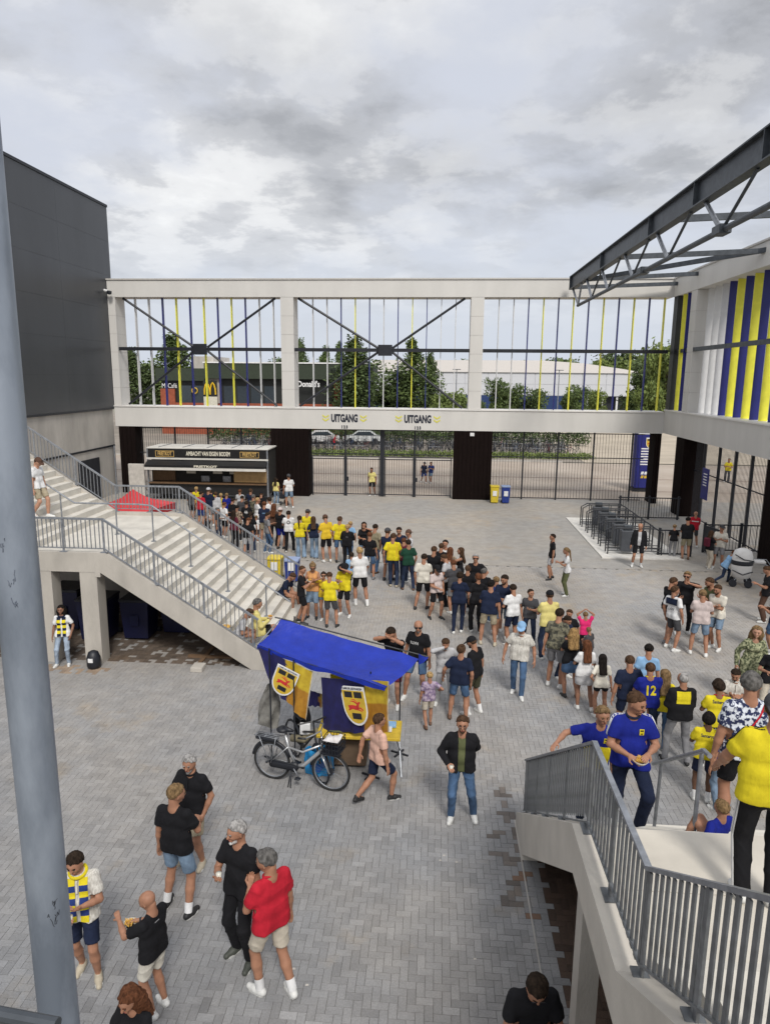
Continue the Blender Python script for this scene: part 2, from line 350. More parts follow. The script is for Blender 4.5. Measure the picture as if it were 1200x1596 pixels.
# lower storey: dark clad piers, gates and bar fences
for xa, xb in ((-19.64, -18.62), (-10.13, -7.79), (1.01, 3.29), (12.74, 13.09)):
    pier = P(MB().box(xa, xb, PY+.06, PY+1.2, 0, 4.16), 'clad_pier', brown)
    nn = max(2, int((xb-xa)/.24))
    for k in range(nn):
        w = (xb-xa)/nn
        P(MB().box(xa+k*w+.012, xa+(k+1)*w-.012, PY+.03, PY+.058, .03, 4.15), 'cladding_board', brown, pier)
# lettering and marks on the lower beam
navy = M('navy_lettering', (.012, .016, .03), .6)
for xl, num in ((-5.58, '1 2 3'), (-1.18, '1 2 3')):
    o = lettering('UITGANG', .62, FRONT(xl, PY-.008, 4.80), navy, None, bold=.03, xs=.58); o.parent = portal; o.matrix_parent_inverse = Matrix.Translation(-portal.location)
    o = lettering(num, .24, FRONT(xl+.0, PY-.008, 4.29), navy, None, bold=.016, xs=.8); o.parent = portal; o.matrix_parent_inverse = Matrix.Translation(-portal.location)
    for s in (-1, 1):
        cxm = xl+s*1.14; mb = MB()
        for dz in (.13, -.07):
            mb.prism([(cxm-.2, 4.80+dz+.1), (cxm, 4.80+dz-.02), (cxm+.2, 4.80+dz+.1), (cxm+.2, 4.80+dz-.0), (cxm, 4.80+dz-.13), (cxm-.2, 4.80+dz-.0)], 'y', PY-.012, PY-.002)
        P(mb, 'club_emblem', M('pale_yellow_print', (.62, .58, .12), .6))
P(MB().cbox(1.95, 2.2, PY-.02, PY+.05, 3.85, 4.05, .01), 'notice', M('white_plastic', (.7, .7, .7), .4))
sg = MB().tube([(-19.9, PY-.02, 12.2), (-19.9, PY-.3, 12.2)], .05).tube([(-19.92, PY-.3, 12.2), (-19.6, PY-.35, 12.12)], .08)
P(sg, 'camera_bracket', M('white_plastic', (.7, .7, .7), .4)); P(MB().lathe([(.02, -.13), (.12, -.1), (.14, 0), (.14, .07), (.05, .1)], 14, (-19.5, PY-.36, 12.05)), 'security_camera', dark)
def bar_fence(name, label, cat, xa, xb, y, z0, z1, posts, rails, sp, axis='x', r=.011, group=None, post_w=.09, mat=dark):
    """upright bar fence along x (or y), each bar a part"""
    t = thing(name, label, cat, (xa, y, 0) if axis == 'x' else (y, xa, 0), 0 if axis == 'x' else R(90), group)
    Lg = xb-xa; bm_ = MB().tube([(0, 0, z0+.04), (0, 0, z1-.02)], r, 5).mesh('bar', mat)
    k = int(Lg/sp)
    for i in range(1, k): link('bar', bm_, t, (i*Lg/k, 0, 0))
    for p in posts:
        MB().box(p-xa-post_w/2, p-xa+post_w/2, -post_w/2, post_w/2, 0, z1+.05).build('post', mat, t)
    for z in rails: MB().box(0, Lg, -.02, .02, z-.025, z+.025).build('rail', mat, t)
    return t
bar_fence('bar_fence', 'tall black bar fence standing behind the food truck under the left portal bay', 'fence', -18.6, -10.15, PY+.6, .05, 4.1, [-16.3, -14.2, -12.1, -10.2], [.1, 2.5, 4.05], .145)
bar_fence('bar_fence', 'tall black bar fence under the right portal bay beside the yellow and blue bins', 'fence', 3.3, 12.3, PY+.6, .05, 4.1, [5.2, 7.25, 9.35, 11.6], [.1, 2.6, 4.05], .17)
bar_fence('fence_panel', 'upper black bar panel over the double gates in the middle portal bay', 'fence', -7.7, .95, PY+.6, 2.42, 4.12, [-5.6, -1.35], [2.45, 2.62, 4.08], .145)
for gi, (xa, xb, lab) in enumerate(((-7.7, -5.62, 'first black barred gate leaf from the left, next to the brown pier'), (-5.58, -3.45, 'second black barred gate leaf, left of the thick middle post'), (-3.2, -1.37, 'third black barred gate leaf, right of the thick middle post'), (-1.33, .93, 'black barred gate leaf farthest right, beside the wide brown pier'))):
    t = bar_fence('gate', lab, 'gate', xa, xb, PY+.6, .08, 2.36, [xa+.05, xb-.05], [.12, 2.3], .145, group='gate leaves of the middle portal bay', post_w=.06)
    if gi in (1, 3): MB().box(.0, .18, -.08, .0, .95, 1.2).build('lock_box', dark, t)
tag(MB().box(-3.45, -3.2, PY+.5, PY+.72, 0, 4.15).build('gate_post', dark), 'thick black post between the two double gates', 'gate post')
# ================================================================== right wing
wing = thing('side_wing', 'pale wing with upright blue and yellow fins joining the portal on the right', 'building', (13.1, 30, 0))
WX = 13.1
P(MB().box(WX, WX+1.3, 12, PY, 4.2, 5.5), 'lower_beam', white, wing)
P(MB().box(WX-.05, WX+1.35, 12, PY-.06, 5.5, 5.57), 'sill', _mats['sill_white'], wing)
P(MB().box(WX, WX+1.3, 12, PY, 11.83, 12.82), 'upper_beam', white, wing)
P(MB().box(WX-.06, WX+1.36, 12, PY-.07, 12.82, 12.9), 'coping', _mats['coping_grey'], wing)
for ya, yb in ((38.35, 39.2), (27.2, 28.0), (17, 17.8)):
    P(MB().box(WX+.03, WX+.72, ya+.02, yb-.02, 5.57, 11.83), 'pillar_core', _mats['joint_shadow_grey'], wing)
    for k in range(6):
        z0 = 5.58+k*1.04; P(MB().box(WX+.004, WX+.74, ya, yb, z0, z0+1.028), 'cladding_panel', white, wing)
P(MB().box(WX+.02, WX+.2, 12, 38.33, 8.72, 8.92), 'cross_bar', galv_d, wing)
P(MB().box(WX+.12, WX+.3, 39.22, PY, 8.72, 8.92), 'cross_bar', dark, wing)
P(MB().box(WX+.0, WX+.46, 41.3, 41.95, 5.57, 11.83), 'steel_column', dark, wing)
fmx = {c: MB().box(0, .36, -.022, .022, 5.58, 11.82).mesh('fin', mt) for c, mt in (('w', finw), ('b', blue), ('y', yellow))}
ys = [(40.6, 'y'), (39.9, 'b')]
yy = 37.95; cyc = 'www'+'by'*12
for c in cyc:
    ys.append((yy, c)); yy -= .88
for y_, c in ys:
    if 27.1 < y_ < 28.1: continue
    o = link('fin', fmx[c], wing); o.location = Vector((WX+(.42 if y_ < 39 else .06), y_, 0))-wing.location
P(MB().box(WX+.0, WX+1.0, 38.2, 39.5, 0, 4.2), 'clad_pier', brown, wing)
P(MB().box(WX+.1, WX+1.3, 26.6, 28.9, 0, 4.2), 'clad_pier', brown, wing)
for k in range(5):
    P(MB().box(WX-.03, WX-.002, 38.22+k*.256, 38.46+k*.256, .03, 4.18), 'cladding_board', brown, wing)
for k in range(9):
    P(MB().box(WX+.07, WX+.098, 26.62+k*.252, 26.86+k*.252, .03, 4.18), 'cladding_board', brown, wing)
bar_fence('bar_fence', 'tall black bar fence under the wing between the two brown piers on the right', 'fence', 28.9, 38.2, WX+.6, .05, 4.15, [29.2, 31.4, 33.1, 35.0, 36.9], [.1, 2.55, 4.1], .13, axis='y', post_w=.12)
bs = thing('info_board', 'small blue notice board hanging on the fence under the wing', 'notice board', (WX+.25, 35.6, 1.2)); MB().cbox(-.03, .03, -.4, .4, .2, 1.75, .01).build('panel', blue, bs)
for k in range(5): MB().box(-.036, -.031, -.26, .2, 1.45-k*.14, 1.5-k*.14).build('text_line', M('print_white', (.75, .75, .75), .6), bs)
# ================================================================== steel roof truss
tr = thing('roof_truss', 'grey steel roof truss with deep top girder running over the plaza at upper right', 'steel truss', (7.3, 30, 12))
Y0, Y1 = 9.0, 41.4; XT = 7.3
for nm, a in (('girder_web', (XT-.012, XT+.012, Y0, Y1, 12.18, 12.82)), ('girder_flange', (XT-.16, XT+.16, Y0, Y1, 12.82, 12.86)), ('girder_flange', (XT-.16, XT+.16, Y0, Y1, 12.14, 12.18))):
    P(MB().box(*a), nm, galv_d, tr)
for y_ in (41.38, 33.8, 26.4, 22.0, 17.6): P(MB().box(XT-.15, XT+.15, y_-.015, y_+.015, 12.18, 12.82), 'stiffener', galv_d, tr)
P(MB().tube([(XT, 39.3, 11.1), (XT, Y0, 11.15)], .08, 10), 'bottom_chord', galv_d, tr)
bn = [39.2, 35.9, 32.6, 28.6, 24.4, 20.0, 15.6, 11.2]          # nodes of the bottom chord
for i, yb_ in enumerate(bn):
    nxt = 1.15 if i < 2 else 1.0
    if i == 0: P(MB().tube([(XT, yb_+.0, 11.12), (XT, 41.0, 12.14)], .06, 8), 'web_member', galv, tr); P(MB().tube([(XT, yb_, 11.12), (XT, 38.6, 12.14)], .05, 8), 'web_member', galv, tr); continue
    P(MB().tube([(XT, yb_, 11.12), (XT, yb_+1.35, 12.14)], .065, 8), 'web_member', galv, tr)
    P(MB().tube([(XT, yb_, 11.12), (XT, yb_-1.9, 12.14)], .045, 8), 'web_member', galv_d, tr)
for a, b_ in (((XT, 38.4, 12.3), (WX, 38.5, 12.6)), ((XT, 41.2, 12.25), (WX, 41.6, 12.5)), ((XT, 31.2, 12.25), (WX+.5, 31.2, 12.5)), ((XT, 37.8, 12.2), (WX+.5, 30.4, 12.5)), ((XT, 24.0, 12.25), (WX+.5, 24.0, 12.5))):
    P(MB().bar(a, b_, .12, .2), 'tie_beam', galv_d, tr)
for y_ in (27.2, 20.0): P(MB().cbox(XT-.16, XT+.16, y_-.28, y_+.28, 11.02, 11.26, .02), 'splice_plate', galv_d, tr)
# ================================================================== left building
hall = thing('stand_building', 'dark grey clad building rising over a concrete wall on the left', 'building', (-19.8, 30, 0))
LX = -19.82
P(MB().box(-40, LX-.03, 8, 42.7, 5.3, 17.0), 'upper_block', M('dark_core', (.03, .032, .036), .7), hall)
clad = M('anthracite_cladding', (.045, .048, .054), .38, .12, .5, stretch=(1, 1, .3))
for k in range(6):
    for j in range(6):
        z0 = 5.3+k*1.95; y0_ = 42.74-(j+1)*5.8
        P(MB().box(LX-.028, LX, y0_+.003, y0_+5.797, z0+.003, z0+1.947), 'cladding_panel', clad, hall)
P(MB().box(-40, LX+.05, 8, 42.76, 17.0, 17.14), 'roof_edge', dark, hall)
P(MB().box(LX-.1, LX+.04, 8, 42.0, 5.2, 5.3), 'bottom_flashing', dark, hall)
P(MB().box(-40, LX-.12, 8, 42.0, 0, 5.2), 'concrete_wall', conc_d, hall)
for j in range(5):
    P(MB().box(LX-.115, LX-.05, 41.98-(j+1)*6, 41.98-j*6-.02, .0 if j else .0, 5.19), 'wall_panel', conc_d, hall)
P(MB().box(LX-.04, LX+.0, 29, 41.9, 2.95, 3.05), 'ledge', dark, hall)
dr = P(MB().box(LX-.045, LX+.03, 37.3, 39.7, 0, 2.5), 'door', dark, hall)
P(MB().tube([(LX+.06, 41.6, 0), (LX+.06, 41.6, 3.0)], .05), 'downpipe', galv, hall)
# ================================================================== stairs
SL = .66                                                   # rise over run
def stair_steps(mb_list, along, sgn, start, z_start, n, w0, w1, rise, tread):
    pass
def rail_run(parent, pts_top, base_fn, lat, axis, posts, bal_sp, z_gap=.1, post_w=.05, bal=(.012, .04), off=(0, 0, 0), mat=galv, foot=True, cap=(.05, .05), cmat=None):
    """railing in a vertical plane; pts_top = [(s, z)...] of the hand rail, base_fn(s) = z of the bottom rail; axis 'x' or 'y'"""
    V3 = (lambda s, z, l=0: (s, lat+l, z)) if axis == 'x' else (lambda s, z, l=0: (lat+l, s, z))
    def ztop(s):
        for (a, za), (b_, zb_) in zip(pts_top[:-1], pts_top[1:]):
            if min(a, b_)-1e-6 <= s <= max(a, b_)+1e-6: return za+(zb_-za)*(s-a)/(b_-a)
        return pts_top[-1][1]
    for (a, za), (b_, zb_) in zip(pts_top[:-1], pts_top[1:]):
        P(MB().bar(V3(a, za), V3(b_, zb_), *cap), 'hand_rail', cmat or mat, parent)
        P(MB().bar(V3(a, base_fn(a)+z_gap), V3(b_, base_fn(b_)+z_gap), .035, .02), 'bottom_rail', mat, parent)
    s0, s1 = min(p[0] for p in pts_top), max(p[0] for p in pts_top)
    for s in posts:
        z0 = base_fn(s); mb = MB().bar(V3(s, z0), V3(s, ztop(s)-.02), post_w, .02, up=(0, 1, 0) if axis == 'x' else (1, 0, 0))
        P(mb, 'post', mat, parent)
        if foot: P(MB().box(*( (s-.09, s+.09, lat-.06, lat+.06) if axis == 'x' else (lat-.06, lat+.06, s-.09, s+.09)), z0-.004, z0+.012), 'foot_plate', mat, parent)
    cache = {}; s = s0+bal_sp/2
    while s < s1:
        if min(abs(s-p) for p in posts) > post_w*.6:
            z0, z1 = base_fn(s)+z_gap, ztop(s)-.02; h = round(z1-z0, 2)
            if h not in cache: cache[h] = MB().box(-bal[1]/2 if axis == 'x' else -bal[0]/2, bal[1]/2 if axis == 'x' else bal[0]/2, -bal[0]/2 if axis == 'x' else -bal[1]/2, bal[0]/2 if axis == 'x' else bal[1]/2, 0, h).mesh('baluster', mat)
            o = link('baluster', cache[h], parent); o.location = Vector(V3(s, z0))-parent.location
        s += bal_sp
# ---- left stair: climbs towards -x, y 16.3 .. 21.65
ls = thing('concrete_stair', 'wide pale concrete stair climbing to the left with a landing halfway up', 'stair', (-8, 19, 0))
NY, FY = 16.3, 21.65; ZL = 2.83; RI = ZL/16; TR = RI/SL
XB = -8.15+15*TR                                            # front edge of the lowest tread
stepm = M('precast_step', (.57, .54, .48), .85, .09, 2.2, bump=.12, bscale=35)
for k in range(15):                                         # treads between ground and landing
    zt_ = ZL-(15-k)*RI; xr = XB-k*TR
    P(MB().box(xr-TR-.03, xr, NY+.16, FY-.16, zt_-RI-.05 if k else 0, zt_), 'step', stepm, ls)
P(MB().box(-10.35, -8.15, NY+.16, FY-.16, ZL-.30, ZL), 'landing', stepm, ls)
for k in range(16):
    zt_ = ZL+(k+1)*RI; xr = -10.32-k*TR
    P(MB().box(xr-TR-.03, xr, NY+.16, FY-.16, zt_-RI-.05, zt_), 'step', stepm, ls)
XU = -10.32-16*TR
P(MB().box(-19.7, XU, NY, FY, ZL+16*RI-.35, ZL+16*RI), 'upper_deck', stepm, ls)
def strg(y0_, y1_):
    top = .10; d = .42
    poly = [(XB+.12, 0), (XB+.1, RI+top), (-8.15, ZL+top), (-10.3, ZL+top), (XU, ZL+16*RI+top), (-19.7, ZL+16*RI+top), (-19.7, ZL+16*RI-.4), (XU-.2, ZL+16*RI-.4), (-10.1, ZL-.4), (-8.32, ZL-.4), (XB-.42, 0)]
    return MB().prism(poly, 'y', y0_, y1_)
P(strg(NY, NY+.16), 'stringer', conc, ls); P(strg(FY-.16, FY), 'stringer', conc, ls)
P(MB().box(-8.45, -8.32, NY-.0, NY+.16, ZL-.52, ZL-.4), 'corbel', conc, ls)
for xa, xb in ((-8.86, -8.42), (-9.95, -9.6), (-13.4, -13.0)):
    zt_ = ZL-.4 if xa > -10.2 else 4.1
    P(MB().box(xa, xb, NY+.01, NY+.42, 0, zt_), 'column', conc, ls); P(MB().box(xa, xb, FY-.5, FY-.05, 0, zt_), 'column', conc, ls)
def lbase(x):
    if x > -8.15: return ZL+.10-(x+8.15)*SL*1.0
    if x > -10.3: return ZL+.10
    return ZL+.10+(-10.3-x)*SL
tp = [(-4.35, lbase(-4.35)+.88), (-8.2, ZL+.95), (-10.3, ZL+.95), (-14.6, lbase(-14.6)+.86), (-19.0, lbase(-14.6)+.86)]
lb2 = lambda x: min(lbase(x), lbase(-14.6))
rail_run(ls, tp, lb2, NY+.07, 'x', [-4.5, -5.72, -6.95, -8.2, -9.25, -10.3, -11.6, -12.9, -14.2, -15.5, -17], .112, mat=galv, bal=(.03, .014))
rail_run(ls, tp, lb2, FY-.07, 'x', [-4.5, -5.9, -7.3, -8.2, -9.2, -10.3, -11.6, -12.9, -14.2, -15.5, -17], .112, mat=galv, bal=(.03, .014))
YC = 18.8
ctop = [(-4.05, .98), (-7.95, ZL+.85), (-8.3, ZL+.88), (-10.2, ZL+.88), (-14.4, ZL+.88+4.2*SL)]
for (a, za), (b_, zb_) in zip(ctop[:-1], ctop[1:]): P(MB().tube([(a, YC, za), (b_, YC, zb_)], .024, 8), 'centre_rail', galv, ls)
def nose(x): return min(ZL, max(0, ZL-(x+8.15)*SL)) if x > -10.3 else ZL+(-10.3-x)*SL
for x in (-4.75, -5.85, -6.9, -7.95, -9.0, -10.6, -12, -13.3):
    zt_ = np.interp(x, [c[0] for c in ctop][::-1], [c[1] for c in ctop][::-1])
    P(MB().tube([(x, YC, nose(x)-.1), (x, YC, zt_)], .022, 8), 'post', galv, ls); P(MB().lathe([(.075, 0), (.075, .012)], 12, (x, YC, nose(x)+.0 if x < -8.2 and x > -10.3 else math.floor(nose(x)/RI)*RI)), 'foot_plate', galv, ls)
P(MB().prism([(-4.9, 0), (-8.3, ZL-.42), (-10.2, ZL-.42), (-14.6, 5.1), (-19.6, 5.1), (-19.6, 0)], 'y', FY-.22, FY-.165), 'added_back_wall', conc_d, ls)  # wall added to close the far side and keep the space beneath dark
P(MB().box(-14.3, -14.1, NY+.2, FY-.2, 0, 5.0), 'added_side_wall', conc_d, ls)  # also added, so less light gets in under the stair
# things kept under the stair
uw = MB().box(-19.6, -4.4, FY+.0, FY+.15, 0, .02).build('threshold', conc_d); tag(uw, kind='structure')
# ---- right stair: climbs towards the camera, x 1.45 .. 6.6
rs = thing('concrete_stair', 'pale concrete stair with grey flat bar railing at the lower right', 'stair', (3, 7, 0))
RXa, RXb = 1.45, 6.8; YF, YT, YU = 10.75, 6.50, 4.70
for k in range(15):
    zt_ = ZL-(15-k)*RI; yr = YT+15*TR-k*TR
    P(MB().box(RXa+.28, RXb, yr-TR-.03, yr, zt_-RI-.05 if k else 0, zt_), 'step', stepm, rs)
P(MB().box(RXa+.28, RXb, YU, 5.62, ZL-.3, ZL), 'landing_slab', M('landing_concrete', (.56, .52, .45), .82, .10, 1.2, bump=.1, bscale=40), rs)
P(MB().box(RXa+.28, RXb, 5.632, YT+.01, ZL-.3, ZL-.002), 'landing_slab', _mats['landing_concrete'], rs)
for k in range(13):
    zt_ = ZL+(k+1)*RI; yr = YU-k*TR
    P(MB().box(RXa+.28, RXb, yr-TR-.03, yr, zt_-RI-.05, zt_), 'step', stepm, rs)
yE = YU-13*TR
sgt = M('stringer_concrete', (.50, .465, .41), .85, .09, 1.6, bump=.12, bscale=45)
def rbase(y):
    if y > YT: return ZL+.03-(y-YT)*SL
    if y > YU: return ZL+.03
    return ZL+.03+(YU-y)*SL
poly = [(10.62, 0), (10.62, .2), (YT, ZL+.03), (YU, ZL+.03), (yE, rbase(yE)), (yE, rbase(yE)-.52), (YU-.05, ZL-.42), (YT-.18, ZL-.40), (9.75, .06), (9.7, 0)]
P(MB().prism(poly, 'x', RXa, RXa+.285), 'stringer', sgt, rs)
P(MB().prism(poly, 'x', RXb, RXb+.2), 'stringer', sgt, rs)
for ya, yb, zt_ in ((6.05, 6.30, ZL-.41), (4.35, 4.70, ZL-.3), (2.6, 3.0, 3.4)):
    P(MB().box(RXa+.06, RXa+.26, ya, yb, 0, zt_), 'column', conc, rs)
P(MB().box(RXa+.3, RXb, 4.3, 4.5, 0, ZL-.3), 'under_stair_wall', conc_d, rs)
P(MB().box(RXa-.02, RXa+.0, 4.5, 10.7, -.012, .004), 'edge_kerb', conc_d, rs); P(MB().box(3.6, 3.75, 4.5, 9.2, 0, 1.0), 'under_stair_wall', conc_d, rs); P(MB().prism([(9.3, .55), (6.5, 2.45), (4.7, 2.45), (4.7, 0), (9.3, 0)], 'x', 5.2, 5.35), 'under_stair_wall', conc_d, rs)  # both walls here are added to darken the space under the flight
rt = [(10.78, 1.06), (YT-.12, ZL+1.0), (YU-.1, ZL+1.0), (yE, rbase(yE)+.97)]
rail_run(rs, rt, rbase, RXa+.14, 'y', [10.45, 9.55, 8.6, 7.55, 6.42, 5.5, 4.55, 3.6, 2.7], .105, z_gap=.10, post_w=.055, bal=(.012, .050), mat=M('rail_galvanised_dull', (.17, .18, .19), .5, .3, 6, metal=.45), cap=(.05, .03), cmat=galv)
# inner hand rail of the right stair (short free end on the landing)
hr = thing('hand_rail', 'galvanised tube hand rail standing on the right stair beside the man in yellow', 'hand rail', (3.0, 7, 0))
P(MB().tube([(3.15, 9.3, 1.95), (2.92, 7.1, 3.4), (2.9, 6.9, 3.45)], .026, 10), 'rail', galv, hr); P(MB().tube([(2.96, 7.25, 2.2), (2.94, 7.2, 3.36)], .024, 10), 'post', galv, hr); P(MB().tube([(3.1, 8.9, 1.2), (3.12, 8.9, 2.2)], .024, 10), 'post', galv, hr)
# ---- gallery rail corner at the very bottom left and the lamp pole in front
gr = thing('gallery_rail', 'galvanised gallery rail in the bottom left corner below the pole', 'railing', (-1.6, 2.6, 0))
P(MB().tube([tuple(onz(-80, 1566, 5.7)), tuple(onz(90, 1598, 5.7))], .018, 10), 'rail', galv_d, gr)
pl = thing('steel_pole', 'thick blue grey galvanised pole rising close by on the left', 'pole', (-1.93, 3.0, 0))
polem = M('pole_galvanised', (.15, .175, .215), .45, .30, 2.6, metal=.45, bump=.08, bscale=30, col2=(.28, .315, .37), stretch=(1, 1, .35), lo=.4, hi=.62)
mb = MB(); mb.lathe([(.102, 0), (.102, 3.2), (.0975, 3.21), (.0965, 9), (.094, 12.5)], 40, (-1.93, 3.0, 0)); P(mb, 'shaft', polem, pl, smooth=True)
def scuff(z0, ang, seedv, nline, sz):
    rr = random.Random(seedv); mb = MB()
    for _ in range(nline):
        a = ang+rr.uniform(-.3, .3)*sz; z = z0+rr.uniform(-.06, .06)*sz; pts = []
        for q in range(4):
            a += rr.uniform(-.09, .12)*sz; z += rr.uniform(-.03, .03)*sz; pts.append((-1.93+.0984*math.cos(a), 3+.0984*math.sin(a), z))
        mb.tube(pts, .0018*sz, 4)
    return mb
P(scuff(4.64, R(-52), 3, 9, .8), 'scratch_mark', dark, pl)
P(scuff(6.32, R(-75), 5, 8, .8), 'scratch_mark', M('pole_scuff', (.12, .14, .18), .6), pl); P(scuff(6.55, R(-80), 9, 6, .6), 'scratch_mark', _mats['pole_scuff'], pl)
# ================================================================== food truck
ft = thing('food_truck', 'black and white chip stand with open serving hatch under the left portal bay', 'food truck', (-13.4, 40.6, 0))
TX0, TX1, TY = -17.0, -9.75, 39.9
tw = M('truck_white', (.62, .60, .56), .5, .08, 3); tb = M('truck_black', (.012, .012, .013), .4); wood = M('truck_wood', (.14, .08, .04), .7, .2, 4, stretch=(6, 1, 1))
P(MB().box(TX0+.05, TX1-.05, TY+.5, TY+2.1, .4, 3.02), 'body', M('truck_interior', (.02, .018, .016), .8), ft)
P(MB().cbox(TX0, TX1, TY, TY+2.15, 3.03, 3.12, .02), 'roof', tw, ft)
for k in range(5): P(MB().box(TX0+.7+k*1.45, TX0+.74+k*1.45, TY+.05, TY+2.1, 3.125, 3.15), 'roof_rib', galv, ft)
P(MB().box(TX0, TX1, TY-.04, TY, 2.52, 3.03), 'sign_fascia', tb, ft); P(MB().box(TX0, TX1, TY-.07, TY+.0, 2.42, 2.52), 'fascia_trim', tw, ft)
P(MB().prism([(TY-.05, 2.38), (TY-.55, 2.12), (TY-.55, 2.02), (TY-.05, 2.28)], 'x', TX0+.05, TX1-.05), 'awning_hatch', tb, ft)
P(MB().box(TX0+.05, TX1-.02, TY-.60, TY-.55, 1.86, 2.02), 'hatch_edge', tw, ft); P(MB().box(TX0+.1, TX1-.1, TY-.62, TY-.60, 2.03, 2.16), 'hatch_sign', tb, ft)
for x in (TX0+.05, TX1-.05): P(MB().bar((x, TY-.02, 0.3), (x, TY-.02, 3.03), .09), 'corner_post', galv, ft)
P(MB().box(TX0+.1, TX1-.1, TY-.18, TY+.35, 1.0, 1.06), 'counter', wood, ft); P(MB().box(TX0+.1, TX1-.1, TY+.0, TY+.1, .35, 1.0), 'front_panel', tb, ft)
P(MB().box(TX0+.15, TX0+1.5, TY+.4, TY+.48, 1.1, 1.95), 'back_board', wood, ft); P(MB().box(TX1-2.1, TX1-.15, TY+.1, TY+.16, 1.12, 1.85), 'menu_board', M('menu_wood', (.42, .27, .12), .7, .15, 5), ft)
for x in (-13.9, -12.6, -11.9): P(MB().cbox(x, x+.5, TY+.3, TY+.48, 1.07, 1.45, .03), 'appliance', galv, ft)
for x in (-14.8, -13.2, -12.2): P(MB().box(x, x+.55, TY+.42, TY+.49, 1.55, 1.75), 'menu_card', M('menu_card', (.55, .52, .45), .6), ft)
P(MB().box(TX0+.4, TX0+1.0, TY+.8, TY+1.2, .0, .4).box(TX1-1.2, TX1-.6, TY+.8, TY+1.2, 0, .4), 'wheel', tb, ft)
cream = M('cream_lettering', (.72, .68, .56), .6); gold = M('gold_lettering', (.55, .36, .12), .6)
def LT(txt, size, x, y, z, mat, parent, **k):
    o = lettering(txt, size, FRONT(x, y, z), mat, None, **k); o.parent = parent; o.matrix_parent_inverse = Matrix.Translation(-parent.location) if parent.type == 'EMPTY' else Matrix(); return o
LT('AMBACHT VAN EIGEN BODEM', .34, -13.3, TY-.047, 2.77, cream, ft, bold=.008, xs=.56)
for x in (-15.9, -10.85):
    LT('FRIETKOT', .32, x, TY-.047, 2.75, gold, ft, bold=.008, xs=.58)
    P(MB().box(x-.56, x+.56, TY-.046, TY-.042, 2.57, 2.6).box(x-.56, x+.56, TY-.046, TY-.042, 2.9, 2.93).box(x-.56, x-.53, TY-.046, TY-.042, 2.6, 2.9).box(x+.53, x+.56, TY-.046, TY-.042, 2.6, 2.9), 'sign_frame', gold, ft)
LT('FRIETKOT', .17, -13.3, TY-.626, 2.095, cream, ft, bold=.006, xs=1.8)
tag(P(MB().cbox(-18.05, -17.1, 39.6, 39.75, .2, 2.15, .02), 'white_board', M('board_beige', (.50, .47, .43), .7)), 'tall beige board leaning beside the left end of the chip stand', 'board').parent = None
# red pyramid tent behind the stair
tn = thing('red_tent', 'red pyramid market tent behind the far railing of the left stair', 'tent', (-11.2, 26, 0))
TZ = M('tent_red', (.52, .03, .035), .6, .15, 1.5); pk = Vector((-11.4, 25.3, 3.05)); cs = [Vector(c) for c in ((-12.7, 24.4, 2.38), (-10.9, 23.8, 2.28), (-10.05, 26.0, 2.45), (-12.4, 27.2, 2.5))]
for a in range(4):
    c0, c1 = cs[a], cs[(a+1) % 4]
    def fn(u, v, c0=c0, c1=c1):
        p = c0.lerp(c1, u).lerp(pk, v); p.z -= .16*math.sin(v*math.pi)*1.0; return p
    P(MB().grid(fn, 8, 8), 'roof_panel', TZ, tn, smooth=True)
    P(MB().add([c0, c1, c1-Vector((0, 0, .28)), c0-Vector((0, 0, .28))], [(0, 1, 2, 3)]), 'valance', M('tent_dark_red', (.30, .015, .02), .6), tn)
    P(MB().tube([(c0.x, c0.y, 0), tuple(c0)], .03), 'leg', galv, tn)
fb = thing('folding_bench', 'grey slatted bench standing in the shade below the red tent', 'bench', (-9.6, 23.2, 0))
for k in range(4): P(MB().box(-10.8, -8.9, 22.7+.14*k, 22.8+.14*k, .45, .49), 'slat', galv_d, fb)
for k in range(3): P(MB().box(-10.8, -8.9, 23.28, 23.31, .58+.14*k, .67+.14*k), 'back_slat', galv_d, fb)
for x in (-10.7, -9.0): P(MB().box(x, x+.05, 22.7, 23.3, 0, .45), 'leg', galv_d, fb)
# bins
def bin_(name, loc, mat, label, lid, grp=None, h=1.05, w=.48):
    t = thing(name, label, 'bin', loc, 0, grp); MB().add([(-w*.42, -w*.42, .06), (w*.42, -w*.42, .06), (w*.42, w*.42, .06), (-w*.42, w*.42, .06), (-w/2, -w/2, h-.08), (w/2, -w/2, h-.08), (w/2, w/2, h-.08), (-w/2, w/2, h-.08)], [(3, 2, 1, 0), (4, 5, 6, 7), (0, 1, 5, 4), (1, 2, 6, 5), (2, 3, 7, 6), (3, 0, 4, 7)]).build('body', mat, t)
    MB().cbox(-w/2-.02, w/2+.02, -w/2-.03, w/2+.02, h-.08, h, .015).build('lid', lid, t); MB().tube([(-w/2, w/2, .08), (w/2, w/2, .08)], .07, 10).build('wheels', dark, t)
    MB().box(-.12, .12, -w/2-.012, -w/2+.03, .45, .75).build('sticker', M('print_white', (.75, .75, .75), .6) if w < .7 else mat, t); return t
binY = M('bin_yellow', (.62, .47, .03), .5); binB = M('bin_blue', (.012, .035, .22), .5); binD = M('bin_navy', (.006, .008, .04), .45); lidb = M('bin_lid_pale', (.25, .32, .50), .5)
bin_('wheelie_bin', (3.45, 41.2, 0), binY, 'yellow wheelie bin with white sticker beside the gate pier', binY, 'bins beside the gate'); bin_('wheelie_bin', (4.1, 41.2, 0), binB, 'blue wheelie bin with pale lid beside the yellow one', lidb, 'bins beside the gate')
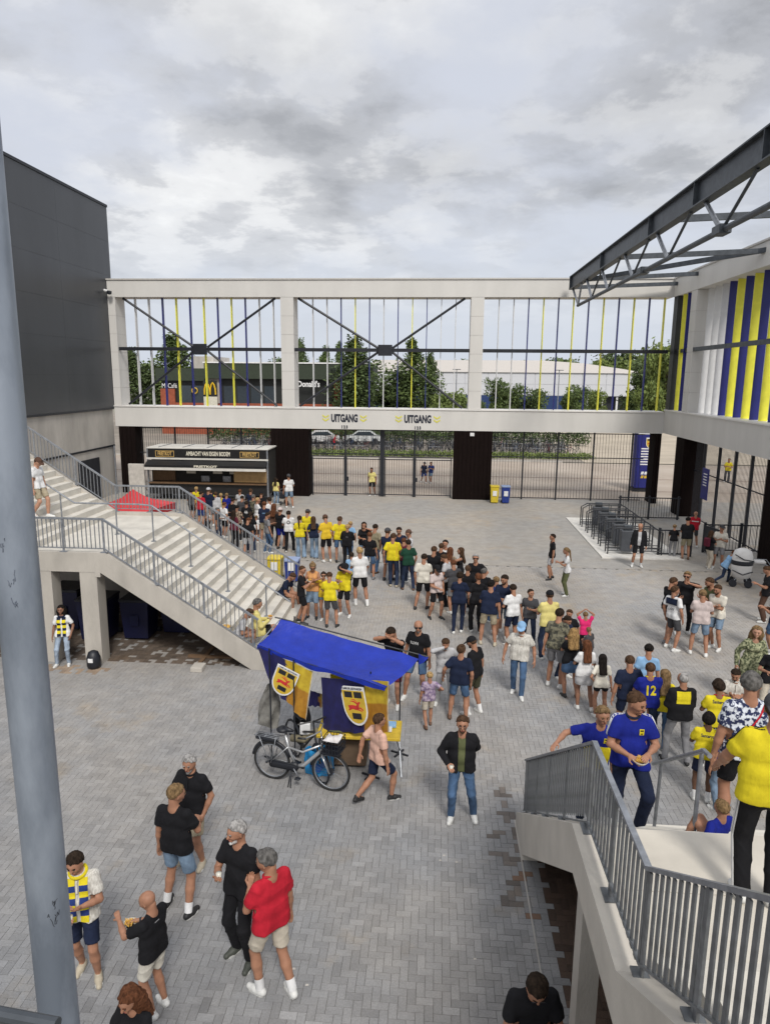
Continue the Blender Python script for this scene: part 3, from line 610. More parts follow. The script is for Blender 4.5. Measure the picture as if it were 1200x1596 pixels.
bin_('wheelie_bin', (-5.72, 24.1, 0), binY, 'yellow wheelie bin behind the far rail of the left stair', binY, 'bins behind the left stair', h=.9, w=.5); bin_('wheelie_bin', (-5.1, 24.1, 0), binB, 'blue wheelie bin behind the man sitting on the steps', lidb, 'bins behind the left stair', h=.85)
for i, (x, y, w, h, lb) in enumerate(((-9.35, 18.1, .85, 1.25, 'large navy waste container behind the girl under the stair'), (-8.25, 18.3, .8, 1.2, 'large navy waste container just right of the concrete column'), (-7.3, 18.9, .9, 1.2, 'navy waste container deep in the shade under the stair slope'), (-10.6, 18.9, .9, 1.25, 'navy waste container in the shade left of the girl'))):
    bin_('waste_container', (x, y, 0), binD, lb, M('lid_black', (.02, .022, .03), .4), 'containers under the left stair', h=h, w=w)
tag(MB().box(-6.4, -5.2, 16.9, 17.0, 0, .06).box(-6.0, -5.9, 16.4, 18.5, .0, .05).build('timber_plank', M('old_timber', (.15, .09, .05), .9)), 'brown timber planks lying on the ground under the foot of the stair', 'planks')
tag(MB().cbox(-6.02, -5.72, 16.0, 16.35, 0, .12, .01).build('concrete_block', conc), 'small grey block lying in front of the planks', 'block')
pk_ = thing('backpack', 'small black backpack standing at the foot of the column', 'backpack', (-8.52, 16.05, 0)); MB().lathe([(.13, 0), (.17, .06), (.17, .28), (.12, .42), (.05, .46)], 12).build('bag', dark, pk_, smooth=True); MB().box(-.06, .06, -.175, -.15, .2, .3).build('patch', M('print_white', (.75, .75, .75), .6), pk_)
# totem outside
tt = thing('info_totem', 'tall blue and yellow information totem with club crest behind the fence', 'totem sign', (14.1, 47.3, 0))
P(MB().cbox(12.95, 14.35, 46.5, 47.4, .25, 3.85, .03), 'panel', blue, tt); P(MB().box(12.9, 14.4, 46.6, 47.3, 0, .25), 'base', dark, tt)
P(MB().box(12.97, 14.33, 46.48, 46.5, 3.78, 3.86), 'top_trim', M('print_white', (.75, .75, .75), .6), tt)
def crest(parent, M4, w, text=True, local=False):
    """club shield: white rim, yellow field, dark blocks, red running deer, lettered band"""
    def put(mb, nm, mat, dz=0):
        me = mb.mesh(nm, mat); me.transform(M4); o = link(nm, me, parent)
        if not local and parent.type == 'EMPTY': o.matrix_parent_inverse = Matrix.Translation(-parent.location)
        return o
    def shield(sc, z0, z1, top=.6):
        p = [(-.5*sc, top*1.0*sc), (.5*sc, top*sc)]+[(.5*sc*math.cos(a), -.1*sc+.62*sc*math.sin(a)) for a in [-i*math.pi/12 for i in range(0, 13)]]
        return MB().prism([(x*w, y*w) for x, y in p][::-1], 'z', z0*w, z1*w)
    put(shield(1, 0, .008), 'crest_rim', M('print_white', (.75, .75, .75), .6)); put(shield(.9, .008, .012), 'crest_field', M('crest_yellow', (.62, .42, .04), .6))
    put(MB().box(-.46*w, .46*w, .46*w, .58*w, .012*w, .016*w), 'crest_band', M('print_white', (.75, .75, .75), .6))
    blk = MB()
    for x0_, x1_, y0_, y1_ in ((-.36, -.04, .22, .42), (.04, .36, .22, .42), (-.17, .2, -.5, -.3)): blk.box(x0_*w, x1_*w, y0_*w, y1_*w, .012*w, .018*w)
    put(blk, 'crest_blocks', M('crest_black', (.015, .015, .02), .6))
    deer = MB()
    for poly in ([(-.26, -.16), (-.28, -.05), (-.1, -.03), (.1, -.05), (.16, -.14), (.0, -.17)], [(.06, -.06), (.1, .04), (.2, .1), (.26, .07), (.18, .0), (.16, -.1)], [(.12, .05), (-.02, .12), (-.2, .1), (-.02, .07), (.1, .0)], [(.12, .09), (.02, .17), (-.14, .17), (.02, .14), (.14, .06)], [(.1, -.1), (.24, -.09), (.34, -.17), (.30, -.20), (.22, -.13), (.08, -.15)], [(.0, -.14), (.18, -.16), (.30, -.24), (.16, -.20), (-.04, -.18)], [(-.22, -.14), (-.3, -.2), (-.26, -.23), (-.12, -.16)]):
        deer.prism([(x*w, y*w) for x, y in poly], 'z', .012*w, .017*w)
    put(deer, 'crest_deer', M('crest_red', (.55, .03, .03), .6))
    if text:
        me = textmesh('CAMBUUR LEEUWARDEN', .10*w, depth=.003*w, bold=.002*w, xs=.72); me.transform(M4@Matrix.Translation((0, .52*w, .02*w))); me.materials.clear(); me.materials.append(navy); o = link('crest_lettering', me, parent)
        if not local and parent.type == 'EMPTY': o.matrix_parent_inverse = Matrix.Translation(-parent.location)
crest(tt, FRONT(13.75, 46.475, 3.25), .52, text=False)
for k in range(7):
    P(MB().box(13.22, (13.82, 13.75, 13.8, 13.8, 13.95, 13.7, 13.75)[k], 46.485, 46.498, 2.80-.17*k, 2.88-.17*k), 'text_line', M('print_white', (.75, .75, .75), .6), tt); P(MB().box(14.12, 14.24, 46.485, 46.498, 2.80-.17*k, 2.88-.17*k), 'text_line', M('print_white', (.75, .75, .75), .6), tt)
for z_, mt_ in ((1.25, 'print_white'), (1.0, 'crest_yellow')):
    for q in range(4): P(MB().prism([(13.3+q*.22, z_-.09), (13.46+q*.22, z_-.09), (13.50+q*.22, z_+.09), (13.34+q*.22, z_+.09)], 'y', 46.485, 46.498), 'text_block', _mats[mt_], tt)
# ================================================================== turnstiles and entrance pen
pad = MB().box(6.9, 10.2, 28.6, 37.0, -.01, .05).build('turnstile_pad', M('pad_white', (.62, .60, .56), .8)); tag(pad, 'white concrete pad on which the black turnstiles stand', 'concrete pad')
for k in range(5):
    y = 29.2+k*1.35
    t = thing('turnstile', ['black tube turnstile nearest the plaza on the white pad', 'second black turnstile from the front of the row', 'middle black turnstile of the row of five', 'fourth black turnstile from the front of the row', 'farthest black turnstile next to the tall bar fence'][k], 'turnstile', (7.25, y, .05), 0, 'row of black turnstiles')
    for dy in (0, .42):
        MB().tube([(0, dy, 0), (0, dy, .95), (.28, dy, 1.12), (1.9, dy, 1.12), (2.2, dy, .95), (2.2, dy, 0)], .028, 8).build('frame', dark, t)
        for z in (.16, .3): MB().tube([(0, dy, z), (2.2, dy, z)], .02, 6).build('rail', dark, t)
        for x in (.4, 1.35, 1.8): MB().tube([(x, dy, .16), (x, dy, 1.12)], .018, 6).build('post', dark, t)
    MB().cbox(.5, 1.1, -.06, .28, .12, 1.02, .03).build('housing', M('turnstile_grey', (.06, .065, .075), .4), t)
    MB().cbox(.62, .95, .02, .2, 1.02, 1.24, .02).build('reader', galv_d, t)
    for a in range(3):
        an = R(90+120*a); MB().tube([(.8, .3, .75), (.8+.1, .3+.42*math.cos(an) if a else .75, .75+.35*math.sin(an))], .018, 6).build('arm', galv, t)
bar_fence('bar_fence', 'low black bar fence running from the turnstiles to the open gate', 'fence', 9.3, 10.7, 29.3, .05, 1.15, [9.35, 10.65], [.1, 1.1], .13)
bar_fence('bar_fence', 'low black bar fence under the wing behind the people at the right gate', 'fence', 11.5, 14.6, 30.2, .05, 1.25, [11.5, 13, 14.5], [.1, 1.2], .13)
bar_fence('bar_fence', 'low black bar fence closing the pen behind the turnstiles', 'fence', 9.6, 12.8, 37.2, .05, 1.2, [9.7, 11.2, 12.7], [.1, 1.15], .13)
ga = thing('gate', 'open black gate leaf with solid panel beside the man in grey shorts', 'gate', (11.45, 30.1, 0), R(-75)); MB().box(0, 1.0, -.02, .02, .08, 1.2).build('panel', dark, ga); MB().bar((0, 0, 0), (0, 0, 1.25), .06).build('post', dark, ga)
# ================================================================== beyond the fence
# hedge and parked bicycles
def leafblob(n, rx, ry, rz, size, seedv, flat=1.0, hollow=.35):
    rr = np.random.default_rng(seedv); d = rr.normal(size=(n, 3)); d /= np.linalg.norm(d, axis=1)[:, None]
    rad = hollow+(1-hollow)*rr.random(n)**.6; wob = 1+.22*np.sin(d[:, 0]*5+seedv)+.16*np.sin(d[:, 2]*7+2*seedv)+.12*np.sin(d[:, 1]*9)
    c = d*(rad*wob)[:, None]*np.array([rx, ry, rz]); a = rr.normal(size=(n, 3)); a /= np.linalg.norm(a, axis=1)[:, None]
    b_ = np.cross(a, rr.normal(size=(n, 3))); b_ /= np.linalg.norm(b_, axis=1)[:, None]; s = size*rr.uniform(.5, 1.3, n)[:, None]
    v = np.stack([c-a*s, c-b_*s*.5, c+a*s, c+b_*s*.5], 1); return v.reshape(-1, 3)
def quads_mesh(name, v, mat):
    me = bpy.data.meshes.new(name); n = len(v)//4; me.vertices.add(n*4); me.vertices.foreach_set('co', v.reshape(-1)); me.loops.add(n*4); me.loops.foreach_set('vertex_index', np.arange(n*4, dtype=np.int32))
    me.polygons.add(n); me.polygons.foreach_set('loop_start', np.arange(0, n*4, 4, dtype=np.int32)); me.update(calc_edges=True); me.materials.append(mat); return me
def leafmat(name, c1, c2):
    m_ = M(name, c1, .7, col2=c2, scale=.9, lo=.35, hi=.65); p = m_.node_tree.nodes['Principled BSDF']; p.inputs['Subsurface Weight'].default_value = 0; return m_
lf = [leafmat('foliage_dark', (.045, .068, .022), (.10, .145, .045)), leafmat('foliage_mid', (.055, .085, .025), (.12, .17, .045)), leafmat('foliage_light', (.09, .13, .03), (.19, .24, .06))]
v = []
rr = np.random.default_rng(3)
for k in range(62):
    x = -24+k*.62; v.append(leafblob(260, .55, 1.1, .34, .10, k)+np.array([x, 65.3+rr.uniform(-.3, .3), .22]))
hd = quads_mesh('hedge', np.concatenate(v), lf[2]); tag(link('hedge', hd), 'low green hedge strip beyond the street behind the bars', 'hedge', kind='stuff')
barkm = M('bark', (.09, .07, .05), .9, .3, 6)
def bike_simple(col):
    t = {}
    for x, nm_ in ((0, 'rear_wheel'), (1.08, 'front_wheel')): t[nm_] = MB().tube([(x+.34*math.cos(a), 0, .34+.34*math.sin(a)) for a in [i*math.pi/7 for i in range(14)]], .024, 4, closed=True)
    t['frame'] = MB().tube([(0, 0, .34), (.42, 0, .34), (.3, 0, .85)], .022, 5).tube([(.42, 0, .34), (.88, 0, .8), (1.08, 0, .34)], .022, 5).tube([(.3, 0, .6), (.88, 0, .85)], .02, 5)
    t['handlebar'] = MB().tube([(.88, 0, .8), (.84, 0, 1.02)], .016, 5).tube([(.78, -.28, 1.02), (.86, 0, 1.04), (.78, .28, 1.02)], .014, 5)
    t['saddle'] = MB().cbox(.17, .42, -.07, .07, .88, .94, .02)
    return t
bm_cols = [M('bike_black', (.02, .02, .022), .5), M('bike_grey', (.16, .165, .17), .5), M('bike_blue', (.02, .045, .10), .5), M('bike_red', (.12, .02, .02), .5), M('bike_pale', (.36, .36, .34), .5)]
bs_m = [{k: (mb.mesh(k, dark if k in ('rear_wheel', 'front_wheel', 'saddle') else bm_cols[ci])) for k, mb in bike_simple(None).items()} for ci in range(5)]
blab = {0: 'black', 1: 'grey', 2: 'blue', 3: 'red', 4: 'pale'}
for k in range(192):
    row = k % 4; x = -21+(k//4)*.72+rr.uniform(-.16, .16); ci = int(rr.choice([0, 0, 0, 0, 0, 1, 1, 1, 2, 3, 4]))
    if x > 13.5: continue
    wh_ = 'behind the food truck' if x < -13.6 else 'behind the double gates' if x < 3.2 else 'behind the right bar fence'
    t = thing('bicycle', '%s bicycle in the %s rack row across the street %s' % (blab[ci], ('nearest', 'second', 'third', 'farthest')[row], wh_), 'bicycle', (x, 67.2+row*1.75+rr.uniform(-.3, .3), .05), R(90+rr.uniform(-50, 50)), '%s bicycles in the %s rack row %s' % (blab[ci], ('nearest', 'second', 'third', 'farthest')[row], wh_))
    for nm, me in bs_m[ci].items(): link(nm, me, t)
for k in range(14):
    t = thing('bike_rack', 'low metal bicycle rack loop across the street', 'bike rack', (-20+k*2.4, 66.9, 0), 0, 'racks across the street'); MB().tube([(0, 0, 0), (0, 0, .75), (1.2, 0, .75), (1.2, 0, 0)], .03, 6).build('loop', galv, t)
bar_fence('bar_fence', 'long low black fence behind the parked bicycles', 'fence', -22, 12, 75.2, .05, 1.1, [-22+4*i for i in range(9)], [.1, 1.05], .5, r=.02)
v = [leafblob(420, .9, .8, .85, .13, 200+k)+np.array([-25+k*1.1, 77.6, .9]) for k in range(38)]
tag(link('hedge', quads_mesh('hedge', np.concatenate(v), lf[0])), 'tall green hedge beyond the bicycles at left and middle', 'hedge', kind='stuff')
# trees
def tree_mesh(seedv, n, rx, rz, kind):
    rr2 = np.random.default_rng(seedv); v = []
    if kind == 'poplar':
        for k in range(16):
            t_ = k/15; z = rz*(.18+.8*t_)*2; r_ = rx*(.55+.75*math.sin(math.pi*min(1, .12+t_*.95)))*(1 if t_ < .8 else .6)
            v.append(leafblob(n//16, r_, r_, rz*.17, .17, seedv+k)+np.array([rr2.uniform(-.25, .25)*rx, rr2.uniform(-.25, .25)*rx, z]))
    else:
        for k in range(14):
            a = rr2.uniform(0, 6.28); q = rr2.uniform(.1, .75)*rx; z = rz*(1.15+rr2.uniform(-.55, .62)); s = rr2.uniform(.32, .55)
            v.append(leafblob(n//14, rx*s, rx*s, rz*s*.8, .19, seedv+k)+np.array([q*math.cos(a), q*math.sin(a), z]))
    return quads_mesh('crown', np.concatenate(v), lf[seedv % 3])
tm = {('poplar', i): tree_mesh(30+i, 6400, 1.55, 5.6, 'poplar') for i in range(2)}; tm.update({('round', i): tree_mesh(60+i, 6400, 2.6, 2.7, 'round') for i in range(3)})
def tree(x, y, h, kind, i, label, grp, sx=1.0):
    t = thing('tree', label, 'tree', (x, y, 0), (x*7.7) % 6.28, grp); base_h = {'poplar': 11.9, 'round': 5.9}[kind]; s = h/base_h
    c = link('crown', tm[(kind, i)], t); c.scale = (s*sx, s*sx, s)
    mb = MB().tube([(0, 0, 0), (.05, .02, h*.3), (-.04, .05, h*.55), (0, 0, h*.85)], [.16*s+.05, .13*s+.03, .08*s+.02, .02], 7)
    for a in range(5): mb.tube([(0, 0, h*(.28+.08*a)), (math.cos(a*2.4)*h*.09, math.sin(a*2.4)*h*.09, h*(.42+.09*a))], [.05*s+.01, .015], 5)
    mb.build('trunk', barkm, t)
G1 = 'trees beside the restaurant'; G2 = 'young trees in front of the white hall'; G3 = 'tall trees on the skyline behind the hall'
for x, y, h, k, i, lb, gp, sx in (
    (-41.4, 94, 10.8, 'poplar', 0, 'narrow green tree at the far left edge of the left bay', G1, 1.5), (-36.4, 97, 12.9, 'poplar', 1, 'tall green tree just left of the restaurant roof', G1, 1.9), (-38.6, 96, 9.0, 'round', 0, 'bushy tree between the two tall ones in the left bay', G1, .8),
    (-18.6, 96, 12.2, 'poplar', 0, 'tall tree behind the restaurant at the left of the middle bay', G1, 1.0), (-15.6, 97, 11.4, 'poplar', 1, 'slim tree behind the restaurant near the second pillar', G1, 1.0),
    (-10.0, 84.5, 12.0, 'poplar', 0, 'dark tall tree at the right end of the restaurant', G1, 1.75), (-14.2, 103, 12.2, 'poplar', 1, 'tall tree rising behind the restaurant sign', G1, 1.0), (-5.8, 92, 8.2, 'round', 0, 'broad dark tree behind the X brace of the middle bay', G1, 1.1), (-2.9, 88, 12.0, 'poplar', 1, 'big dark green tree right of the X brace plate', G1, 1.45), (-1.0, 90, 10.5, 'poplar', 0, 'dark tree leaning on the right of the big one', G1, .9),
    (1.6, 86, 6.4, 'round', 2, 'light green young tree at the right of the middle bay', G2, .9), (4.9, 90, 5.0, 'round', 1, 'thin small tree just before the third pillar', G2, .45), (9.0, 95, 7.4, 'round', 1, 'light green tree at the left of the right bay', G2, .7), (12.2, 96, 6.0, 'round', 0, 'airy grey green tree in the right bay', G2, .8), (21.4, 112, 6.4, 'round', 1, 'round green tree before the middle of the hall', G2, .8), (25.8, 118, 6.2, 'round', 2, 'small light tree before the hall doors', G2, .7), (31.2, 108, 6.6, 'round', 2, 'green tree near the right end of the hall', G2, .8),
    (-26.4, 130, 10.6, 'round', 0, 'round tree top peeping over the restaurant roof', G3, 1.0), (9.5, 175, 11.6, 'round', 0, 'dark tree top over the left part of the hall roof', G3, 1.2), (17, 178, 12.2, 'round', 2, 'tree crown over the hall roof right of the third pillar', G3, 1.0), (24, 176, 11.8, 'round', 1, 'low tree crown over the middle of the hall roof', G3, 1.2), (33, 178, 12.4, 'round', 0, 'wide dark crown behind the falling roof line', G3, 1.3), (40.5, 172, 13.6, 'round', 2, 'dark tree behind the right slope of the hall roof', G3, 1.2), (46, 172, 14.0, 'round', 0, 'dark tree right of the hall roof end', G3, 1.3), (50, 160, 15.5, 'round', 1, 'dark broad tree behind the hall end', G3, 1.2), (33.6, 108, 14.2, 'round', 2, 'tall airy tree at the right end of the right bay', G3, .62), (33.6, 118, 11.4, 'round', 0, 'dark tall tree left of the airy one at the right', G3, .9)):
    tree(x, y, h, k, i, lb, gp, sx)
# restaurant
mc = thing('restaurant', 'low dark fast food restaurant with red brick base and yellow arches sign', 'restaurant', (-24, 86, 0)); gw = M('restaurant_green', (.03, .042, .025), .7); bw_ = M('restaurant_brick', (.30, .08, .04), .9, .15, 3); dk_ = M('restaurant_dark', (.016, .018, .017), .5)
P(MB().box(-34.2, -8.8, 86.2, 100, 0, 6.9), 'body', dk_, mc); P(MB().box(-34.8, -28.6, 85.6, 101, 6.6, 8.1), 'roof_band', gw, mc); P(MB().box(-28.59, -8.6, 85.4, 101, 6.9, 8.75), 'roof_band', gw, mc)
P(MB().box(-28.7, -8.5, 85.3, 101.1, 8.75, 8.9), 'roof_edge', M('print_white', (.75, .75, .75), .6), mc); P(MB().box(-31, -28.2, 88, 95, 8.1, 9.6), 'roof_unit', conc_d, mc)
P(MB().box(-34.4, -32.6, 85.9, 86.4, 0, 5.6), 'brick_wall', bw_, mc); P(MB().box(-32.6, -8.7, 85.95, 86.3, 0, 3.9), 'brick_wall', bw_, mc)
P(MB().box(-28.7, -26.9, 85.85, 86.1, 3.9, 7.2), 'sign_wall', M('sign_wall_beige', (.42, .38, .34), .8), mc)
for x in (-31.8, -30.2, -26.4, -24.7, -23.0, -21.3): P(MB().box(x, x+1.3, 86.05, 86.15, 3.9, 6.0), 'window', M('shop_glass', (.06, .075, .09), .08, metal=.3), mc)
P(MB().box(-12.6, -11.9, 85.7, 86.1, 0, 6.8), 'brick_pier', bw_, mc)
P(MB().box(-28.7, -27.0, 85.2, 85.3, 4.75, 6.65), 'arches_panel', dk_, mc)
ar = MB()
for cxm in (-28.22, -27.5): ar.tube([(cxm-.34, 85.12, 4.95), (cxm-.31, 85.12, 5.6), (cxm-.17, 85.12, 6.15), (cxm, 85.12, 6.4), (cxm+.17, 85.12, 6.15), (cxm+.31, 85.12, 5.6), (cxm+.34, 85.12, 4.95)], .09, 6)
P(ar, 'golden_arches', M('arches_yellow', (.75, .48, .02), .5), mc); P(MB().box(-28.7, -27.0, 85.2, 85.3, 3.1, 4.7), 'price_panel', M('price_cream', (.6, .58, .48), .7), mc)
pw = M('print_white', (.75, .75, .75), .6); P(MB().tube([(-30.0+.35*math.cos(a), 85.8, 5.4+.35*math.sin(a)) for a in [i*math.pi/6 for i in range(12)]], .06, 5, closed=True), 'round_sign', M('arches_yellow', (.75, .48, .02), .5), mc)
LT('McCafé', .8, -33.2, 85.85, 5.95, pw, mc, xs=.8); LT("McDonald's", .95, -16.15, 85.3, 6.3, pw, mc, bold=.03, xs=.82); LT('M', .5, -11.0, 85.3, 5.9, pw, mc)
# long white hall
wh = thing('white_hall', 'long white hall with pale roof and blue base behind the trees', 'hall', (15, 150, 0)); wr = M('hall_roof', (.70, .665, .64), .6, .03); ww = M('hall_wall', (.58, .59, .62), .6, .03); wb = M('hall_blue', (.012, .035, .13), .6)
P(MB().prism([(-14, 8.4), (-14, 10.75), (21.3, 10.85), (30, 10.3), (38, 9.2), (44.2, 8.1), (44.2, 8.0), (38, 8.35)], 'y', 150.2, 190), 'roof', wr, wh)
P(MB().box(-14, 44.2, 150.6, 188, 3.6, 8.38), 'wall', ww, wh); P(MB().box(-14, 30, 150.4, 187, 0, 3.6), 'base_wall', wb, wh); P(MB().box(30.01, 44.2, 152, 187, 0, 3.6), 'porch_recess', dark, wh)
for k in range(12): P(MB().box(-13.8+k*4.85, -9.1+k*4.85, 150.5, 150.6, 3.7, 5.95), 'wall_panel', ww, wh); P(MB().box(-13.8+k*4.85, -9.1+k*4.85, 150.5, 150.6, 6.0, 8.3), 'wall_panel', ww, wh)
for x in (31, 34, 37, 40, 43): P(MB().box(x, x+.35, 150.8, 151.2, 0, 3.6), 'porch_post', pw, wh)
# small white building and parked cars beyond
sb = thing('white_house', 'small white house glimpsed between the trees at far left', 'house', (-38, 104, 0)); P(MB().box(-41, -36.5, 104, 110, 0, 6.0), 'wall', ww, sb)
for z in (2, 3.6, 5.0): P(MB().box(-40.4, -39.2, 103.95, 104.05, z, z+.9), 'window', M('shop_glass', (.06, .075, .09), .08), sb)
def car(x, y, rz, col, label):
    t = thing('parked_car', label, 'car', (x, y, .03), rz, 'cars parked beyond the street'); cm = M('car_'+label.split()[0], col, .3, .03)
    MB().prism([(-2.1, .3), (-2.15, .75), (-1.9, .85), (-1.2, .92), (-.5, 1.4), (.9, 1.42), (1.6, .95), (2.1, .85), (2.15, .35)], 'y', -.85, .85).build('body', cm, t)
    MB().prism([(-1.05, .95), (-.45, 1.34), (.82, 1.36), (1.35, .97)], 'y', -.86, .86).build('windows', _mats['shop_glass'], t)
    for wx in (-1.35, 1.35):
        for wy in (-.8, .8): MB().tube([(wx, wy-.1, .32), (wx, wy+.1, .32)], .32, 14).build('wheel', dark, t)
for a in ((-12.8, 76, .2, (.6, .6, .6), 'white car parked beyond the bicycle racks at left'), (-8.2, 77, .1, (.6, .62, .62), 'silver car parked beyond the bicycle racks'), (24.4, 120, 0, (.05, .06, .09), 'dark car parked before the hall doors'), (29.5, 124, .3, (.1, .11, .13), 'grey car parked beside the hall porch')): car(*a)
for x, lb in ((2.2, 'first'), (14.6, 'second')):
    t = thing('street_lamp', 'thin grey street lamp, %s from the left, beyond the street' % lb, 'street lamp', (x, 88, 0), 0, 'street lamps beyond the street'); MB().tube([(0, 0, 0), (0, 0, 8.2)], [.09, .05], 8).build('mast', galv, t); MB().cbox(-.5, .5, -.1, .1, 8.2, 8.28, .02).build('lamp_head', galv_d, t)
# ================================================================== people: bodies and clothes as smooth joined solids
def _seg(P3, a, b, ra, rb, sy=1.0, org=None, fr=None):
    """distance to a cone with round ends; fr/org with sy squash the depth axis of a frame"""
    if fr is not None:
        Q = (P3-org)@fr; Q = Q*np.array([1, sy, 1])
    else: Q = P3
    a = np.asarray(a, float); b = np.asarray(b, float); d = b-a; l2 = max((d*d).sum(), 1e-9)
    t = np.clip(((Q-a)@d)/l2, 0, 1); return np.sqrt(((Q-a-t[..., None]*d)**2).sum(-1))-(ra+(rb-ra)*t)
def smin(a, b, k):
    h = np.clip(.5+.5*(b-a)/k, 0, 1); return b+(a-b)*h-k*h*(1-h)
def surfnet(D, org, h):
    ins = D < 0; nx, ny, nz = D.shape
    c = [ins[i:nx-1+i, j:ny-1+j, k:nz-1+k] for i in (0, 1) for j in (0, 1) for k in (0, 1)]
    sm_ = sum(x.astype(np.int8) for x in c); mix = (sm_ > 0) & (sm_ < 8); I = np.argwhere(mix)
    if len(I) == 0: return np.zeros((0, 3)), np.zeros((0, 4), int)
    acc = np.zeros((len(I), 3)); cnt = np.zeros(len(I)); cor = [(i, j, k) for i in (0, 1) for j in (0, 1) for k in (0, 1)]
    val = [D[I[:, 0]+i, I[:, 1]+j, I[:, 2]+k] for i, j, k in cor]
    for p in range(8):
        for q in range(p+1, 8):
            if sum(abs(cor[p][m]-cor[q][m]) for m in range(3)) != 1: continue
            a, b = val[p], val[q]; x = (a < 0) != (b < 0); t = np.where(x, a/np.where(a-b == 0, 1, a-b), 0)
            pos = np.array(cor[p])+(np.array(cor[q])-np.array(cor[p]))*t[:, None]; acc += pos*x[:, None]; cnt += x
    verts = (I+acc/cnt[:, None])*h+org; idm = -np.ones((nx-1, ny-1, nz-1), int); idm[I[:, 0], I[:, 1], I[:, 2]] = np.arange(len(I))
    F = []
    for ax in range(3):
        s0 = [slice(None)]*3; s1 = [slice(None)]*3; s0[ax] = slice(0, -1); s1[ax] = slice(1, None)
        A = ins[tuple(s0)]; B = ins[tuple(s1)]; e = np.argwhere(A != B); o1, o2 = [(1, 2), (2, 0), (0, 1)][ax]
        e = e[(e[:, o1] > 0) & (e[:, o2] > 0) & (e[:, o1] < D.shape[o1]-1) & (e[:, o2] < D.shape[o2]-1)]
        def g(d1, d2):
            q = e.copy(); q[:, o1] -= d1; q[:, o2] -= d2; return idm[q[:, 0], q[:, 1], q[:, 2]]
        f = np.stack([g(1, 1), g(0, 1), g(0, 0), g(1, 0)], 1); fl = A[e[:, 0], e[:, 1], e[:, 2]]; f[~fl] = f[~fl][:, ::-1]; F.append(f)
    F = np.concatenate(F); F = F[(F >= 0).all(1)]; return verts, F
class SDF:
    def __init__(s, lo, hi, h):
        s.h = h; s.lo = np.asarray(lo, float)-2*h; s.n = np.ceil((np.asarray(hi)-s.lo)/h).astype(int)+3; s.D = np.full(s.n, .5)
    def _sl(s, lo, hi):
        a = np.clip(np.floor((np.asarray(lo)-s.lo)/s.h).astype(int), 0, s.n); b = np.clip(np.ceil((np.asarray(hi)-s.lo)/s.h).astype(int)+1, 0, s.n)
        return tuple(slice(x, y) for x, y in zip(a, b))
    def pts(s, sl=None):
        sl = sl or tuple(slice(0, n) for n in s.n); ax = [s.lo[i]+s.h*np.arange(sl[i].start, sl[i].stop) for i in range(3)]
        return np.stack(np.meshgrid(*ax, indexing='ij'), -1)
    def cone(s, a, b, ra, rb, k=.02, sy=1.0, org=None, fr=None):
        m_ = max(ra, rb)*1.05+k+3*s.h
        if fr is not None: wa = org+fr@(np.asarray(a)/np.array([1, sy, 1])); wb = org+fr@(np.asarray(b)/np.array([1, sy, 1])); m_ *= max(1, 1/sy)
        else: wa, wb = np.asarray(a, float), np.asarray(b, float)
        sl = s._sl(np.minimum(wa, wb)-m_, np.maximum(wa, wb)+m_)
        if any(q.stop <= q.start for q in sl): return s
        s.D[sl] = smin(s.D[sl], _seg(s.pts(sl), a, b, ra, rb, sy, org, fr), k); return s
    def cut(s, p, n):
        """remove everything on the side n points to"""
        s.D = np.maximum(s.D, (s.pts()-np.asarray(p))@np.asarray(n)); return s
    def wrinkle(s, amp, ph=0.):
        Q = s.pts(); x, y, z = Q[..., 0], Q[..., 1], Q[..., 2]
        w1 = 1-np.abs(np.sin(15*z+11*x+7*y+1.6*np.sin(9*x+ph)+1.2*np.sin(6*z+2*ph)+ph)); w2 = 1-np.abs(np.sin(13*z-12*x+5*y+1.5*np.sin(8*z+ph*3)+2*ph)); m_ = .5+.5*np.sin(5*x+4*z+3*y+ph)
        s.D -= amp*(1.3*w1**4*m_+1.2*w2**4*(1-m_)-.35+.35*np.sin(21*x+13*z+ph)*np.sin(17*y-24*z)); return s
    def out(s): return surfnet(s.D, s.lo, s.h)
def nmesh(name, V, F, mat, smooth=True):
    me = bpy.data.meshes.new(name); n = len(F)
    if n:
        me.vertices.add(len(V)); me.vertices.foreach_set('co', np.ascontiguousarray(V, dtype=np.float32).reshape(-1)); me.loops.add(4*n); me.loops.foreach_set('vertex_index', np.ascontiguousarray(F, dtype=np.int32).reshape(-1))
        me.polygons.add(n); me.polygons.foreach_set('loop_start', np.arange(0, 4*n, 4, dtype=np.int32)); me.update(calc_edges=True)
        me.polygons.foreach_set('use_smooth', [smooth]*n)
    me.materials.append(mat); return me
SK = {'l': (.44, .24, .16), 'm': (.34, .17, .105), 'd': (.24, .12, .075), 'b': (.12, .06, .035)}
HC = {'black': (.012, .010, .009), 'dark': (.025, .017, .012), 'brown': (.06, .034, .02), 'auburn': (.10, .04, .02), 'blond': (.33, .22, .10), 'dblond': (.17, .11, .055), 'grey': (.27, .26, .25), 'dgrey': (.10, .095, .09), 'white': (.5, .49, .47), 'curly': (.25, .155, .065)}
